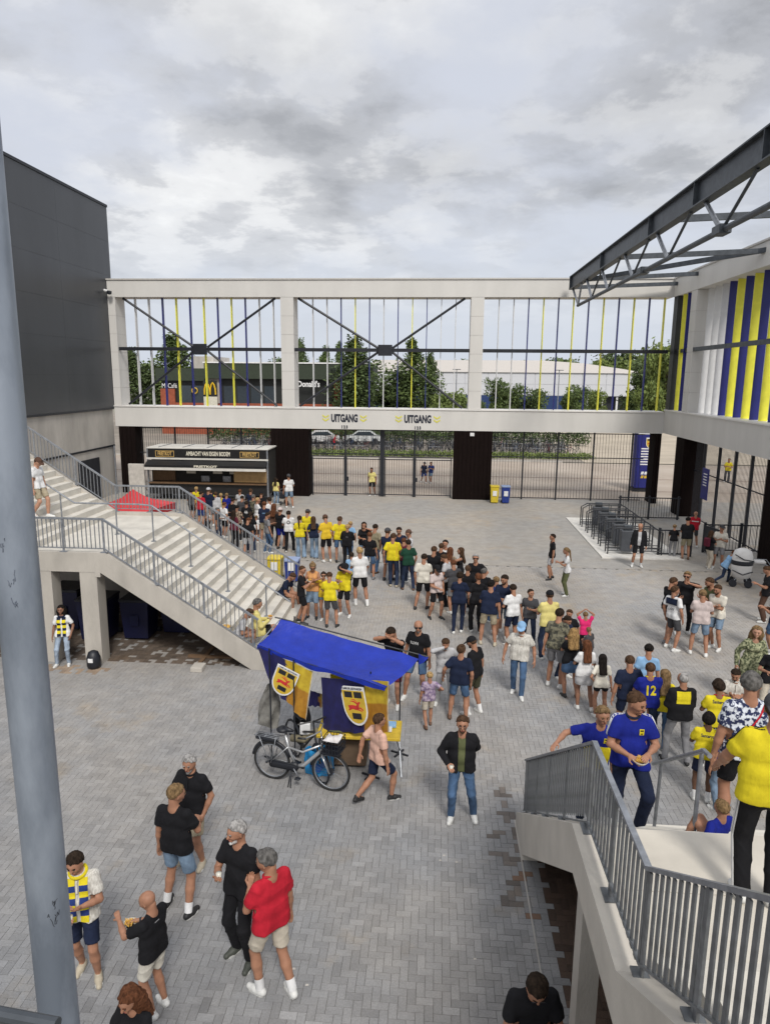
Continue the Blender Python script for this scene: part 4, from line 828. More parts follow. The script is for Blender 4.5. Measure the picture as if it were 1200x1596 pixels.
CC = {'black': (.010, .010, .012), 'navy': (.012, .018, .042), 'white': (.66, .66, .66), 'cream': (.58, .55, .48), 'yellow': (.62, .51, .02), 'gold': (.62, .42, .03), 'pyellow': (.62, .54, .20), 'red': (.42, .015, .03), 'blue': (.010, .018, .20), 'dblue': (.02, .04, .16), 'lblue': (.22, .38, .58), 'grey': (.20, .20, .21), 'lgrey': (.42, .42, .43), 'dgrey': (.055, .055, .06), 'khaki': (.36, .31, .22), 'beige': (.50, .45, .37), 'peach': (.60, .38, .30), 'pinkish': (.52, .44, .42), 'olive': (.10, .11, .05), 'green': (.012, .05, .03), 'dolive': (.05, .05, .03), 'denim': (.06, .11, .20), 'ldenim': (.17, .24, .33), 'pdenim': (.28, .34, .42), 'ddenim': (.02, .03, .06), 'maroon': (.10, .015, .03), 'brown': (.09, .05, .035), 'orange': (.60, .30, .12), 'lilac': (.30, .22, .33), 'pink': (.70, .03, .16), 'tan': (.24, .21, .14), 'stripe': (.55, .54, .48), 'leaf': (.20, .22, .11), 'floral': (.3, .33, .4), 'camo': (.09, .09, .06), 'print': (.3, .25, .2)}
def cloth(c):
    nm = 'cloth_'+c
    if nm in _mats: return _mats[nm]
    if c in ('floral', 'leaf', 'camo', 'stripe', 'print', 'tiedye'):
        m_ = M(nm, (.5, .5, .5), .85, bump=.2, bscale=70); t = m_.node_tree; r = [n for n in t.nodes if n.type == 'VALTORGB'][0]; nz = [n for n in t.nodes if n.type == 'TEX_NOISE'][0]
        sets = {'floral': ((.012, .02, .07), (.62, .66, .72), 22, .47, .53), 'leaf': ((.06, .075, .035), (.36, .37, .22), 24, .44, .58), 'camo': ((.04, .04, .03), (.16, .15, .10), 14, .45, .55), 'print': ((.05, .03, .02), (.36, .28, .2), 20, .45, .55), 'tiedye': ((.17, .12, .22), (.42, .34, .42), 12, .4, .6), 'stripe': ((.40, .38, .34), (.62, .60, .55), 8, .4, .6)}[c]
        e = r.color_ramp.elements; e[0].color = (*sets[0], 1); e[1].color = (*sets[1], 1); e[0].position = sets[3]; e[1].position = sets[4]; nz.inputs['Scale'].default_value = sets[2]
        if c == 'stripe':
            mp = [n for n in t.nodes if n.type == 'MAPPING'][0]; mp.inputs['Scale'].default_value = (7, 7, .3)
        return m_
    v = CC[c]; return M(nm, v, .88 if c not in ('jacket',) else .5, .16 if 'denim' not in c else .38, 7 if 'denim' not in c else 6, bump=.35, bscale=26, spec=.2, stretch=(1, 1, .45))
def skin(k): return M('skin_'+k, SK[k], .55, .10, 12, spec=.35, bump=.03)
def hairm(k): return M('hair_'+k, HC[k], .85, .5, 30, stretch=(1, 1, .3), bump=.6, bscale=90, spec=.1)
shoe_w = {k: M('shoe_'+k, v, .6, .08, 8) for k, v in {'white': (.62, .62, .60), 'black': (.014, .014, .015), 'beige': (.42, .37, .28), 'brown': (.12, .06, .035), 'grey': (.16, .16, .17), 'dgreen': (.05, .055, .045)}.items()}
solem = M('shoe_sole', (.5, .5, .48), .7); lensm = M('sunglass_lens', (.01, .01, .012), .15); eyem = M('eye_dark', (.03, .02, .015), .3); lipm = M('lip', (.30, .09, .07), .6)
def nrm(v): v = np.asarray(v, float); return v/max(np.linalg.norm(v), 1e-9)
def ik(a, c, l1, l2, pole):
    a = np.asarray(a, float); c = np.asarray(c, float); d = c-a; L_ = np.linalg.norm(d); mx = (l1+l2)*.998
    if L_ > mx: c = a+d/L_*mx; d = c-a; L_ = mx
    n = d/L_; x = (l1*l1-l2*l2+L_*L_)/(2*L_); y = math.sqrt(max(0, l1*l1-x*x)); p = np.asarray(pole, float); p = nrm(p-n*(p@n)); return a+n*x+p*y, c
ARMS = {'down': (.27, .03, -.10), 'hold': (.07, .27, .24), 'phone': (.05, .28, .30), 'pocket': (.215, .06, -.05), 'hips': (.19, .05, .05), 'face': (.05, .20, .60), 'cross': (-.07, .20, .25), 'back': (.05, -.19, .02), 'top': (.09, .0, .83), 'fwd': (.16, .50, .34), 'side': (.34, .12, .08), 'low': (.08, .25, .08), 'swingf': (.25, .24, -.02), 'swingb': (.26, -.22, -.03), 'neck': (.12, .06, .50), 'lap': (.09, .36, .12), 'drink': (.06, .23, .52)}
FEET = {'stand': ((.11, 0, 0), (.11, 0, 0)), 'wide': ((.19, .04, 0), (.17, -.05, 0)), 'step': ((.10, .17, 0), (.12, -.15, 0)), 'walk': ((.08, .32, .0), (.09, -.30, .06)), 'relax': ((.10, .06, 0), (.20, .10, 0)), 'sit': ((.12, .42, 0), (.14, .38, 0)), 'sitwide': ((.2, .42, 0), (.2, .4, 0)), 'crossed': ((.02, .03, 0), (.03, -.02, 0)), 'climb': ((.12, .28, .19), (.13, -.18, .03)), 'lunge': ((.1, .25, 0), (.12, -.55, .06))}
NP = [0]
def person(loc, head=0, h=1.78, sex='m', top=('tee', 'black'), bot=('jeans', 'denim'), hair=('short', 'brown'), arms=('down', 'down'), feet='stand', skn='m', shoes='white', bulk=1.0, lean=0, look=0, nod=0, label='', group='people on the plaza', lod=None, extra=(), roll=0, seat=None, socks=None, twist=0, hold=None):
    """head = compass heading in degrees, 0 away from the camera, 90 to the right"""
    NP[0] += 1; ph = NP[0]*1.7; s = h/1.74; d = math.hypot(loc[0], loc[1]); lod = (0 if d < 13.5 else 1 if d < 22 else 2) if lod is None else lod
    hb = (.019, .025, .030)[lod]; hc = (.0125, .019, .025)[lod]; hh = (.0062, .0095, .0125)[lod]; hn = (.0056, .008, .0105)[lod]
    r5 = random.Random(NP[0]*31)
    if seat is None and lod > 0:
        look += r5.uniform(-24, 24); twist += r5.uniform(-10, 10); lean += r5.uniform(-3, 6); roll += r5.uniform(-3, 3); nod += r5.uniform(-4, 16); bulk *= r5.uniform(.94, 1.08)
        if feet == 'stand': a5 = r5.uniform(-.09, .12); feet = ((r5.uniform(.07, .16), a5, 0), (r5.uniform(.07, .20), -a5*.7, 0))
        arms = tuple(a_ if not isinstance(a_, str) else tuple(c_+r5.uniform(-.035, .035) for c_ in ARMS[a_]) if a_ in ('down', 'hold', 'phone', 'low', 'pocket') else a_ for a_ in arms) if r5.random() > .3 else arms
    B = bulk
    root = thing('person', label, 'person', tuple(loc), -R(head), group); root.scale = (s, s, s)
    sm_ = skin(skn); fem = sex == 'f'; B = bulk*.96
    sit = seat is not None; pz = .94 if not sit else seat+.11
    ft_ = FEET[feet] if isinstance(feet, str) else feet
    if not sit:
        sp = max(math.hypot(ft_[0][0]-.09, ft_[0][1]), math.hypot(ft_[1][0]-.09, ft_[1][1])); pz = min(.94, .07+math.sqrt(max(.3, .862**2-(sp*.92)**2))+.012)
    pel = np.array([0, (-.03*lean/15 if not sit else 0.), pz]); le, tw, ro = R(lean), R(twist), R(roll)
    Rx = np.array([[1, 0, 0], [0, math.cos(le), math.sin(le)], [0, -math.sin(le), math.cos(le)]]); Rz = np.array([[math.cos(tw), math.sin(tw), 0], [-math.sin(tw), math.cos(tw), 0], [0, 0, 1]]); Ry = np.array([[math.cos(ro), 0, math.sin(ro)], [0, 1, 0], [-math.sin(ro), 0, math.cos(ro)]])
    T = Rz@Rx@Ry                                              # torso frame: columns are its axes
    W_ = lambda p: pel+T@np.asarray(p, float)
    sw = .150 if fem else .169
    SH = [W_((q*sw, -.01, .432)) for q in (-1, 1)]; HP = [pel+np.array([q*.092, 0, -.02]) for q in (-1, 1)]
    EL, WR, HD = [], [], []
    for i, q in enumerate((-1, 1)):
        a = arms[i]; tgt = ARMS[a] if isinstance(a, str) else a; p = np.array([q*tgt[0], tgt[1], tgt[2]]); tg = W_(p)
        pole = T@np.array([q*.7, -.6, -.5]) if a not in ('top', 'neck', 'face', 'drink') else T@np.array([q*1., .1, -.25 if a != 'top' else .1])
        e, w = ik(SH[i], tg, .285, .255, pole); EL.append(e); WR.append(w); HD.append(nrm(w-e))
    KN, AN = [], []
    for i, q in enumerate((-1, 1)):
        f = ft_[i]; an = np.array([q*f[0], f[1]-.03, f[2]+.085]); k, an = ik(HP[i], an, .44, .425, (q*.12, 1, .1)); KN.append(k); AN.append(an)
    # head frame
    lk, nd = R(look), R(nod); Hz = np.array([[math.cos(lk), math.sin(lk), 0], [-math.sin(lk), math.cos(lk), 0], [0, 0, 1]]); Hx = np.array([[1, 0, 0], [0, math.cos(nd), math.sin(nd)], [0, -math.sin(nd), math.cos(nd)]])
    Tu = Rz@np.array([[1, 0, 0], [0, math.cos(le*.5), math.sin(le*.5)], [0, -math.sin(le*.5), math.cos(le*.5)]])
    HF = Tu@Hz@Hx; nk = W_((0, -.012, .48)); hcen = W_((0, .004, .562))+HF@np.array([0, .020, .088])
    Wh = lambda p: hcen+HF@np.asarray(p, float)
    allp = np.array(SH+EL+WR+KN+AN+[pel, hcen]+[w+.2*dv for w, dv in zip(WR, HD)]); lo, hi = allp.min(0)-.19, allp.max(0)+.19; lo[2] = min(-.02, lo[2]+.05)
    # ---- torso primitives shared by body and clothes
    belly = max(0, B-1); cw = (.070, .052, .070) if fem else (.088, .062, .072)
    def torso(G, off, boxy=0., hem=None, kk=.05):
        F_ = dict(sy=1.38 if not fem else 1.45, org=pel, fr=T, k=kk)
        r1 = (.108 if fem else .098)*B+off; r2 = (.086 if fem else .100)*B+off+boxy*.6; r3 = (.100 if fem else .112)*(.6+.4*B)+off
        G.cone((-cw[2], 0, .01), (cw[2], 0, .01), r1, r1, **F_); G.cone((-cw[1], .02*belly, .17), (cw[1], .02*belly, .17), r2+.03*belly, r2+.03*belly, **F_)
        G.cone((-cw[0], 0, .33), (cw[0], 0, .33), r3, r3, **F_); G.cone((0, -.012, .455), (-sw*.86, -.005, .425), .066+off*.8, .048+off*.6, **F_); G.cone((0, -.012, .455), (sw*.86, -.005, .425), .066+off*.8, .048+off*.6, **F_)
        if belly > 0: G.cone((-.03, .05, .12), (.03, .05, .12), .085*B+off+.02*belly, .085*B+off, **{**F_, 'k': .07})
        if fem: 
            for q in (-1, 1): G.cone((q*.062, .105, .315), (q*.062, .11, .31), .05+off*.6, .045+off*.6, **{**F_, 'k': .05})
        if hem is not None: 
            rr_ = r1+boxy; G.cone((-cw[2], .0, .14), (cw[2], 0, .14), r2+boxy*.5, r2+boxy*.5, **F_); G.cone((-cw[2], 0, hem), (cw[2], 0, hem), rr_, rr_, **F_)
    G = SDF(lo, hi, hb); torso(G, -.006)
    G.cone(nk, W_((0, -.004, .575))+HF@np.array([0, -.015, .03]), .062*(.84 if fem else 1), .055*(.84 if fem else 1), k=.045)
    af = .86 if fem else 1.0; am = .75+.25*B
    for i in (0, 1):
        G.cone(SH[i], SH[i]*.6+EL[i]*.4, .056*af*am, .050*af*am, k=.03); G.cone(SH[i]*.6+EL[i]*.4, EL[i], .050*af*am, .039*af*am, k=.02)
        G.cone(EL[i], EL[i]*.6+WR[i]*.4, .040*af*am, .041*af*am, k=.015); G.cone(EL[i]*.6+WR[i]*.4, WR[i], .041*af*am, .026*af, k=.015)
        lg = (.93+.07*B)*(.84 if bot[0] in ('jeans', 'trousers', 'flared', 'slim') else 1)
        G.cone(HP[i], KN[i], .086*lg, .054*lg, k=.03); G.cone(KN[i], KN[i]*.62+AN[i]*.38, .053*lg, .058*lg, k=.02); G.cone(KN[i]*.62+AN[i]*.38, AN[i], .057*lg, .036, k=.02)
        fd = np.array([(-1, 1)[i]*.22, 1, 0]); fd /= np.linalg.norm(fd); G.cone(AN[i]+[0, 0, -.03], AN[i]+fd*.12+[0, 0, -.055], .036, .026, k=.03)
    Vb, Fb = G.out(); Vs, Fs = [Vb], [Fb]
    # ---- head
    GH = SDF(hcen-.16, hcen+.16, hh); hF = dict(org=hcen, fr=HF)
    GH.cone((0, -.018, .03), (0, -.002, .026), .088, .085, sy=.94, k=.01, **hF); GH.cone((0, .022, -.02), (0, .028, -.062), .068 if not fem else .062, .046 if not fem else .038, k=.035, **hF)
    GH.cone((0, .066, .036), (0, .060, .034), .022, .022, k=.03, **hF)
    GH.cone((0, .088, .010), (0, .104, -.020), .011, .014, k=.014, **hF); GH.cone((-.02, .074, -.056), (.02, .074, -.056), .013, .013, k=.018, **hF); GH.cone((0, .066, -.094), (0, .06, -.09), .016, .016, k=.02, **hF)
    for q in (-1, 1):
        GH.cone((q*.034, .066, -.014), (q*.04, .056, -.018), .018, .02, k=.02, **hF); GH.cone((q*.078, -.008, .012), (q*.082, -.012, -.022), .013, .010, k=.008, **hF)
        Q = (GH.pts()-hcen)@HF; GH.D = -smin(-GH.D, np.sqrt(((Q-np.array([q*.031, .097, .012]))**2).sum(-1))-.015, .012)
    GH.cone(Wh((0, -.03, -.05)), nk+.3*(Wh((0, -.03, -.05))-nk), .055*(.85 if fem else 1), .055*(.82 if fem else 1), k=.03)
    V, F = GH.out(); Fs.append(F+sum(len(x) for x in Vs)); Vs.append(V)
    # ---- hands
    hand_c = []
    for i, q in enumerate((-1, 1)):
        w, dv = WR[i], HD[i]; up = nrm(WR[i]*0+T@np.array([-q*.75, .55, .2])); grip = arms[i] in ('hold', 'phone', 'drink', 'face', 'low', 'lap', 'cross'); 
        pn = nrm(np.cross(dv, np.array([0, 0, 1.]))) if abs(dv[2]) < .8 else nrm(np.cross(dv, T@np.array([0, q*1., 0])))
        if abs(dv[2]) >= .8: pn = nrm(T@np.array([-q*.9, -.3, 0])-dv*(dv@(T@np.array([-q*.9, -.3, 0]))))        # palm normal
        else: pn = nrm(np.array([0, 0, 1.])*(1 if grip else -1)+T@np.array([-q*.5, 0, 0])); pn = nrm(pn-dv*(pn@dv))
        sd_ = nrm(np.cross(dv, pn))*(-q)                         # towards the thumb
        if (sd_@(T@np.array([-q*.3, 1, .2]))) < 0: sd_ = -sd_
        GN = SDF(w-.05-np.abs(dv)*.02+np.minimum(0, dv*.22)-.03, w+.05+np.maximum(0, dv*.22)+.04, hn); thick = (1.0, 1.12, 1.3)[lod]*af
        GN.cone(w-dv*.03, w+dv*.03, .027*af, .024*af, k=.01)
        for u_ in (-.024, -.008, .008, .024): GN.cone(w+dv*.02+sd_*u_*.6, w+dv*.088+sd_*u_, .0155*thick, .0125*thick, k=.014)
        curl = 1.05 if grip else .45
        for u_, L_ in ((.027, .070), (.009, .080), (-.009, .074), (-.026, .058)):
            p0 = w+dv*.088+sd_*u_; d1 = nrm(dv*math.cos(curl*.5)+pn*math.sin(curl*.5)+sd_*u_*1.5); p1 = p0+d1*L_*.5; d2 = nrm(dv*math.cos(curl*1.25)+pn*math.sin(curl*1.25)); p2 = p1+d2*L_*.5
            GN.cone(p0, p1, .0093*thick, .0085*thick, k=.004); GN.cone(p1, p2, .0085*thick, .0072*thick, k=.003)
        t0 = w+dv*.028+sd_*.026; t1 = t0+nrm(dv*.6+sd_*.7+pn*.35)*.04; t2 = t1+nrm(dv*.85+pn*.5)*.034; GN.cone(t0, t1, .0125*thick, .010*thick, k=.01); GN.cone(t1, t2, .010*thick, .008*thick, k=.004)
        V, F = GN.out(); Fs.append(F+sum(len(x) for x in Vs)); Vs.append(V); hand_c.append(w+dv*.10+pn*.035)
    link('body', nmesh('body', np.concatenate(Vs), np.concatenate(Fs), sm_), root)
    # ---- legs wear
    bt, bc = bot; bmat = cloth(bc); G = SDF(lo, hi, hc); wr_ = (.0062, .0062, .0055)[lod]
    if bt in ('shorts', 'jeans', 'trousers', 'flared', 'slim', 'cargo', 'short'):
        F_ = dict(sy=1.35, org=pel, fr=T, k=.04); r1 = (.112 if fem else .102)*B; G.cone((-.07, 0, -.02), (.07, 0, -.02), r1+.008, r1+.008, **F_); G.cone((-.06, 0, .07), (.06, 0, .07), r1-.004, r1-.004, **F_)
        for i in (0, 1):
            lg = .93+.07*B
            if bt in ('shorts', 'cargo', 'short'):
                e = HP[i]*.18+KN[i]*.82 if bt != 'short' else HP[i]*.6+KN[i]*.4; G.cone(HP[i], HP[i]+(KN[i]-HP[i])*1.1, .094*lg, .083*lg, k=.03)
                Q = G.pts(); dn = nrm(KN[i]-HP[i]); side = (Q[..., 0]-pel[0])*(-1, 1)[i] > -.0
                G.D = np.where(side & (((Q-e)@dn) > -.03) & (np.linalg.norm(Q-KN[i], axis=-1) < .34), np.maximum(G.D, (Q-e)@dn), G.D)
            else:
                w1, w2 = {'jeans': (.068, .056), 'trousers': (.073, .064), 'slim': (.064, .050), 'flared': (.070, .096)}[bt]
                G.cone(HP[i], KN[i], .092*lg, w1*lg, k=.03); an = AN[i]+np.array([0, 0, -.005]); G.cone(KN[i], an, w1*lg, w2, k=.02)
        G.cut(W_((0, 0, .115)), T@np.array([0, 0, 1.])); G.wrinkle(wr_*1.3, ph)
        Qt = (G.pts()-pel)@T; G.D = np.where(Qt[..., 2] > -.06, G.D+.013, G.D)
        if bt not in ('shorts', 'cargo', 'short'): G.cut((0, 0, .045+0*pz), (0, 0, -1))
    elif bt in ('skirt', 'sskirt'):
        F_ = dict(sy=1.3, org=pel, fr=np.eye(3), k=.04); ln = -.42 if bt == 'skirt' else -.30
        G.cone((-.055, 0, .06), (.055, 0, .06), .105*B, .105*B, **F_); G.cone((-.06, 0, -.06), (.06, 0, -.06), .125*B, .125*B, **F_); G.cone((-.075, 0, ln-.1), (.075, 0, ln-.1), .15*B, .15*B, **F_); G.cone((-.07, 0, (ln-.1)*.5), (.07, 0, (ln-.1)*.5), .14*B, .14*B, **F_)
        [G.cone(HP[i], KN[i], .10, .085, k=.05) for i in (0, 1)]; G.cut(pel+[0, 0, .115], (0, 0, 1)).cut(pel+[0, 0, ln], (0, 0, -1)).wrinkle(wr_, ph)
    if bt != 'none': V, F = G.out(); link({'jeans': 'jeans', 'skirt': 'skirt', 'sskirt': 'skirt'}.get(bt, 'shorts' if bt in ('shorts', 'cargo', 'short') else 'trousers'), nmesh('legwear', V, F, bmat), root)
    # ---- top
    tt_, tcol = top; tmat = cloth(tcol); G = SDF(lo, hi, hc); long_ = tt_ in ('long', 'jacket', 'hoodie', 'dresslong', 'shirtlong'); boxy = {'tee': .012, 'polo': .010, 'shirt': .018, 'jacket': .018, 'hoodie': .022, 'tank': .006, 'fit': .004, 'long': .02}.get(tt_, .018)
    off = .014 if tt_ not in ('jacket', 'hoodie') else .022; hem = -.09
    if tt_ in ('dress', 'dresslong'): hem = -.38
    if tt_ == 'crop': hem = .06
    torso(G, off, boxy, hem if hem < .05 else None, kk=.045)
    for i in (0, 1):
        if hem < .05: G.cone(HP[i]+[0, 0, .03], HP[i]*.72+KN[i]*.28, (.094*(.93+.07*B)+.016), (.094*(.93+.07*B)+.016), k=.045)
    if hem < -.2: G.cone((-.09, 0, -.42), (.09, 0, -.42), .17, .17, k=.05, sy=1.25, org=pel, fr=T); G.cone((-.07, 0, -.2), (.07, 0, -.2), .14, .14, k=.05, sy=1.25, org=pel, fr=T); [G.cone(HP[i], KN[i], .11, .095, k=.05) for i in (0, 1)]
    for i in (0, 1):
        if tt_ == 'tank': continue
        G.cone(SH[i], SH[i]*.5+EL[i]*.5, .058*af*am+off*.5, .061*af*am+off*.4, k=.03)
        if long_:
            G.cone(SH[i]*.5+EL[i]*.5, EL[i], .060*am+off*.4, .052+off*.4, k=.02); G.cone(EL[i], WR[i]+HD[i]*.0, .052+off*.4, .036+off*.4, k=.015)
        else:
            G.cone(SH[i]*.5+EL[i]*.5, SH[i]*.12+EL[i]*.88, .062*af*am+off*.3, .064*af*am+off*.3, k=.02); dn = nrm(EL[i]-SH[i]); e = SH[i]+dn*.205
            Q = G.pts(); near = _seg(Q, SH[i], EL[i], .13, .12) < 0; q_ = (-1, 1)[i]; outl = ((Q-pel)@(T[:, 0]*q_)) > sw*.86
            fwd_ = _seg(Q, e, EL[i], .10, .10) < 0
            G.D = np.where(near & fwd_ & (outl | (((Q-e)@dn) > .0) & (_seg(Q, pel, nk, .14, .12) > 0)), np.maximum(G.D, (Q-e)@dn), G.D)
    hn_ = T@np.array([0, 0, -1.]) if hem > -.2 else np.array([0, 0, -1.]); G.cut(W_((0, 0, hem)), hn_)
    # neck opening
    Q = G.pts(); nko = _seg(Q, W_((0, .030, .492)), W_((0, .045, .66)), .053 if not fem else .064, .085); G.D = np.maximum(G.D, -nko)
    if tt_ in ('jacket',):
        Qt = (Q-pel)@T; G.D = np.where((Qt[..., 1] > .03), np.maximum(G.D, (.048+.05*np.clip(.5-Qt[..., 2], 0, 1)*0+.0)-np.abs(Qt[..., 0])), G.D)
    G.wrinkle(wr_, ph+2); V, F = G.out(); nm = {'tee': 'tee_shirt', 'polo': 'polo_shirt', 'jacket': 'jacket', 'hoodie': 'hoodie', 'dress': 'dress', 'dresslong': 'dress', 'tank': 'tank_top', 'crop': 'top', 'fit': 'top', 'long': 'sweater', 'shirt': 'shirt', 'shirtlong': 'shirt'}.get(tt_, 'shirt')
    shirt = link(nm, nmesh(nm, V, F, tmat), root)
    if tt_ == 'jacket':
        G = SDF(lo, hi, hc*1.1); torso(G, .012, .008, -.07); G.cut(W_((0, 0, -.09)), T@np.array([0, 0, -1.])); Q = G.pts(); G.D = np.maximum(G.D, -_seg(Q, W_((0, .012, .49)), W_((0, .03, .66)), .068, .09)); V, F = G.out()
        link('tee_shirt', nmesh('tee_shirt', V, F, cloth(dict(extra).get('under', 'olive') if isinstance(extra, dict) else 'olive')), root)
    # ---- shoes
    for i in (0, 1):
        a = AN[i]; q = (-1, 1)[i]; fd = np.array([q*.22, 1, 0]); fd /= np.linalg.norm(fd); z = a[2]-.085; G = SDF(np.minimum(a, a+fd*.2)-[.08, .08, .12], np.maximum(a, a+fd*.2)+[.08, .08, .04], (.0085, .013, .017)[lod])
        tilt = .0 if ft_[i][2] < .04 or sit or feet == 'climb' else -.35
        G.cone(a-fd*.035+[0, 0, -.045], a+fd*.06+[0, 0, -.052], .040, .042, k=.03); G.cone(a+fd*.06+[0, 0, -.052], a+fd*.155+[0, 0, -.062+tilt*.1], .042, .033, k=.03); G.cone(a+[0, 0, -.04], a+[0, 0, .0], .044, .042, k=.02)
        if not tilt: G.cut((0, 0, z+.002), (0, 0, -1))
        V, F = G.out(); sh_ = link('shoe', nmesh('shoe', V, F, shoe_w[shoes]), root)
        if lod < 2 and not tilt and shoes != 'brown':
            m1 = a-fd*.05; m2 = a+fd*.165; G = SDF(np.minimum(m1, m2)-[.06, .06, 9], np.maximum(m1, m2)+[.06, .06, -9], .01) if False else None
            sdv = np.array([fd[1], -fd[0], 0]); ring_ = [m1+fd*(.215*t)+sdv*w2*(1 if j == 0 else -1) for j in (0, 1) for t, w2 in (((0, .022), (.15, .040), (.5, .041), (.8, .044), (1, .02)) if j == 0 else ((1, .02), (.8, .044), (.5, .041), (.15, .040), (0, .022)))]
            MB().prism([(p_[0], p_[1]) for p_ in ring_][::-1], 'z', z+.0, z+.022).build('sole', solem if shoes in ('white', 'grey', 'dgreen', 'beige', 'black') else shoe_w[shoes], sh_)
        if socks: MB().tube([tuple(a+[0, 0, -.01]), tuple(a*.72+KN[i]*.28)], [.047, .053], 12, caps=False).build('sock', cloth(socks), root, True)
    # ---- hair, cap, face
    ht, hcol = hair; hm = hairm(hcol) if ht not in ('cap', 'capback', 'hat', 'bucket') else None; Gh = SDF(hcen-np.array([.2, .2, .5 if ht in ('long', 'curlylong', 'pony') else .2]), hcen+.2, hh*(1.0 if lod == 0 else 1.1)); hF = dict(org=hcen, fr=HF)
    def skull(o, k=.01): Gh.cone((0, -.020, .034), (0, -.004, .030), .088+o, .084+o, sy=.94, k=k, **hF)
    def facecut(yf=.045, zf=.055, slope=1.1):
        Q = (Gh.pts()-hcen)@HF; front = (Q[..., 1]-yf)*.7-(Q[..., 2]-zf)*slope*.7+.006*np.sin(95*Q[..., 0]+3*ph)+.004*np.sin(210*Q[..., 0]); Gh.D = np.maximum(Gh.D, front)
    if ht in ('short', 'buzz', 'quiff'):
        skull(.005 if ht == 'buzz' else .013); Gh.cone((0, -.005, .075), (0, .025, .07), .055, .055, k=.03, **hF) if ht != 'buzz' else None
        if ht == 'quiff': Gh.cone((-.03, .05, .10), (.03, .05, .10), .032, .032, k=.03, **hF)
        facecut(.040, .066, 1.5); Q = (Gh.pts()-hcen)@HF; Gh.D = np.maximum(Gh.D, -(Q[..., 2]+.055+.3*np.clip(Q[..., 1]+.03, 0, 1)))
        Gh.wrinkle(.003 if ht != 'buzz' else .001, ph)
        if lod == 0 and ht != 'buzz': Q = Gh.pts(); Gh.D += .0035*np.sin(110*Q[..., 0]+30*Q[..., 1])*np.sin(95*Q[..., 2]+40*Q[..., 1]) 
    elif ht == 'fringe': skull(.006); facecut(-.035, .03, .35); Q = (Gh.pts()-hcen)@HF; Gh.D = np.maximum(Gh.D, -(Q[..., 2]+.05))
    elif ht in ('long', 'curlylong', 'pony', 'bun', 'plait'):
        skull(.015); facecut(.04, .055, 1.2)
        if ht in ('long', 'curlylong'):
            rr_ = .055 if ht == 'long' else .085; dz = -.30 if ht == 'long' else -.24
            for x_ in (-.045, 0, .045): Gh.cone(Wh((x_, -.045, 0)), Wh((x_, -.055, -.05)), .06, rr_, k=.03); Gh.cone(Wh((x_, -.055, -.05)), W_((x_*1.35, -.125, .50+dz+.1)), rr_, rr_*.72, k=.03)
            for q in (-1, 1): Gh.cone(Wh((q*.07, -.01, .03)), Wh((q*.082, 0, -.13)), .026, .026, k=.02)
        if ht == 'pony': Gh.cone((0, -.10, .04), (0, -.13, -.03), .03, .035, k=.02, **hF); Gh.cone(Wh((0, -.13, -.03)), W_((0, -.13, .28)), .035, .018, k=.02)
        if ht == 'bun': Gh.cone((0, -.09, .09), (0, -.10, .10), .035, .035, k=.01, **hF)
        Gh.wrinkle(.006 if ht == 'curlylong' else .0025, ph)
        if ht == 'curlylong': Q = Gh.pts(); Gh.D += .008*np.sin(70*Q[..., 0]+9*np.sin(20*Q[..., 2]))*np.sin(60*Q[..., 2])*np.sin(55*Q[..., 1])
    elif ht == 'afro': skull(.03); Gh.cone((0, -.02, .09), (0, -.02, .1), .075, .075, k=.03, **hF); facecut(.03, .05, 1.2); Gh.wrinkle(.005, ph)
    if ht in ('short', 'buzz', 'quiff', 'fringe', 'long', 'curlylong', 'pony', 'bun', 'plait', 'afro'):
        V, F = Gh.out(); link('hair', nmesh('hair', V, F, hm), root)
    if ht in ('cap', 'capback', 'hat', 'bucket'):
        cm = cloth(hcol); Gh = SDF(hcen-.3, hcen+.3, hh*1.3); Gh.cone((0, -.018, .045), (0, -.006, .042), .097, .094, sy=.95, k=.01, **hF); Q = (Gh.pts()-hcen)@HF; Gh.D = np.maximum(Gh.D, -(Q[..., 2]-.032)); 
        sgn_ = -1 if ht == 'capback' else 1
        if ht in ('cap', 'capback'): Gh.D = np.minimum(Gh.D, np.maximum(np.maximum(np.hypot(Q[..., 0], (Q[..., 1]-sgn_*.075)*.9)-.090, np.abs(Q[..., 2]-.042+.35*np.maximum(0, sgn_*Q[..., 1]-.08))-.009), -(sgn_*Q[..., 1]-.0)))
        else: Gh.D = np.minimum(Gh.D, np.maximum(np.hypot(Q[..., 0], Q[..., 1])-(.185 if ht == 'hat' else .13), np.abs(Q[..., 2]-.036)-.011))
        V, F = Gh.out(); link('cap' if 'cap' in ht else 'hat', nmesh('cap', V, F, cm), root)
        Gh = SDF(hcen-.16, hcen+.16, hh*1.1); skull(.007); Q = (Gh.pts()-hcen)@HF; Gh.D = np.maximum(np.maximum(Gh.D, Q[..., 2]-.036), np.maximum(Q[..., 1]-.0, -(Q[..., 2]+.05))); V, F = Gh.out(); link('hair', nmesh('hair', V, F, hairm('brown' if hcol != 'grey' else 'dgrey')), root)
    ex = dict(extra) if not isinstance(extra, dict) else extra
    MH = Matrix([list(HF[i])+[hcen[i]] for i in range(3)]+[[0, 0, 0, 1]])
    def hp(mb, nm, mat, smooth=False): me = mb.mesh(nm, mat, smooth); me.transform(MH); return link(nm, me, root)
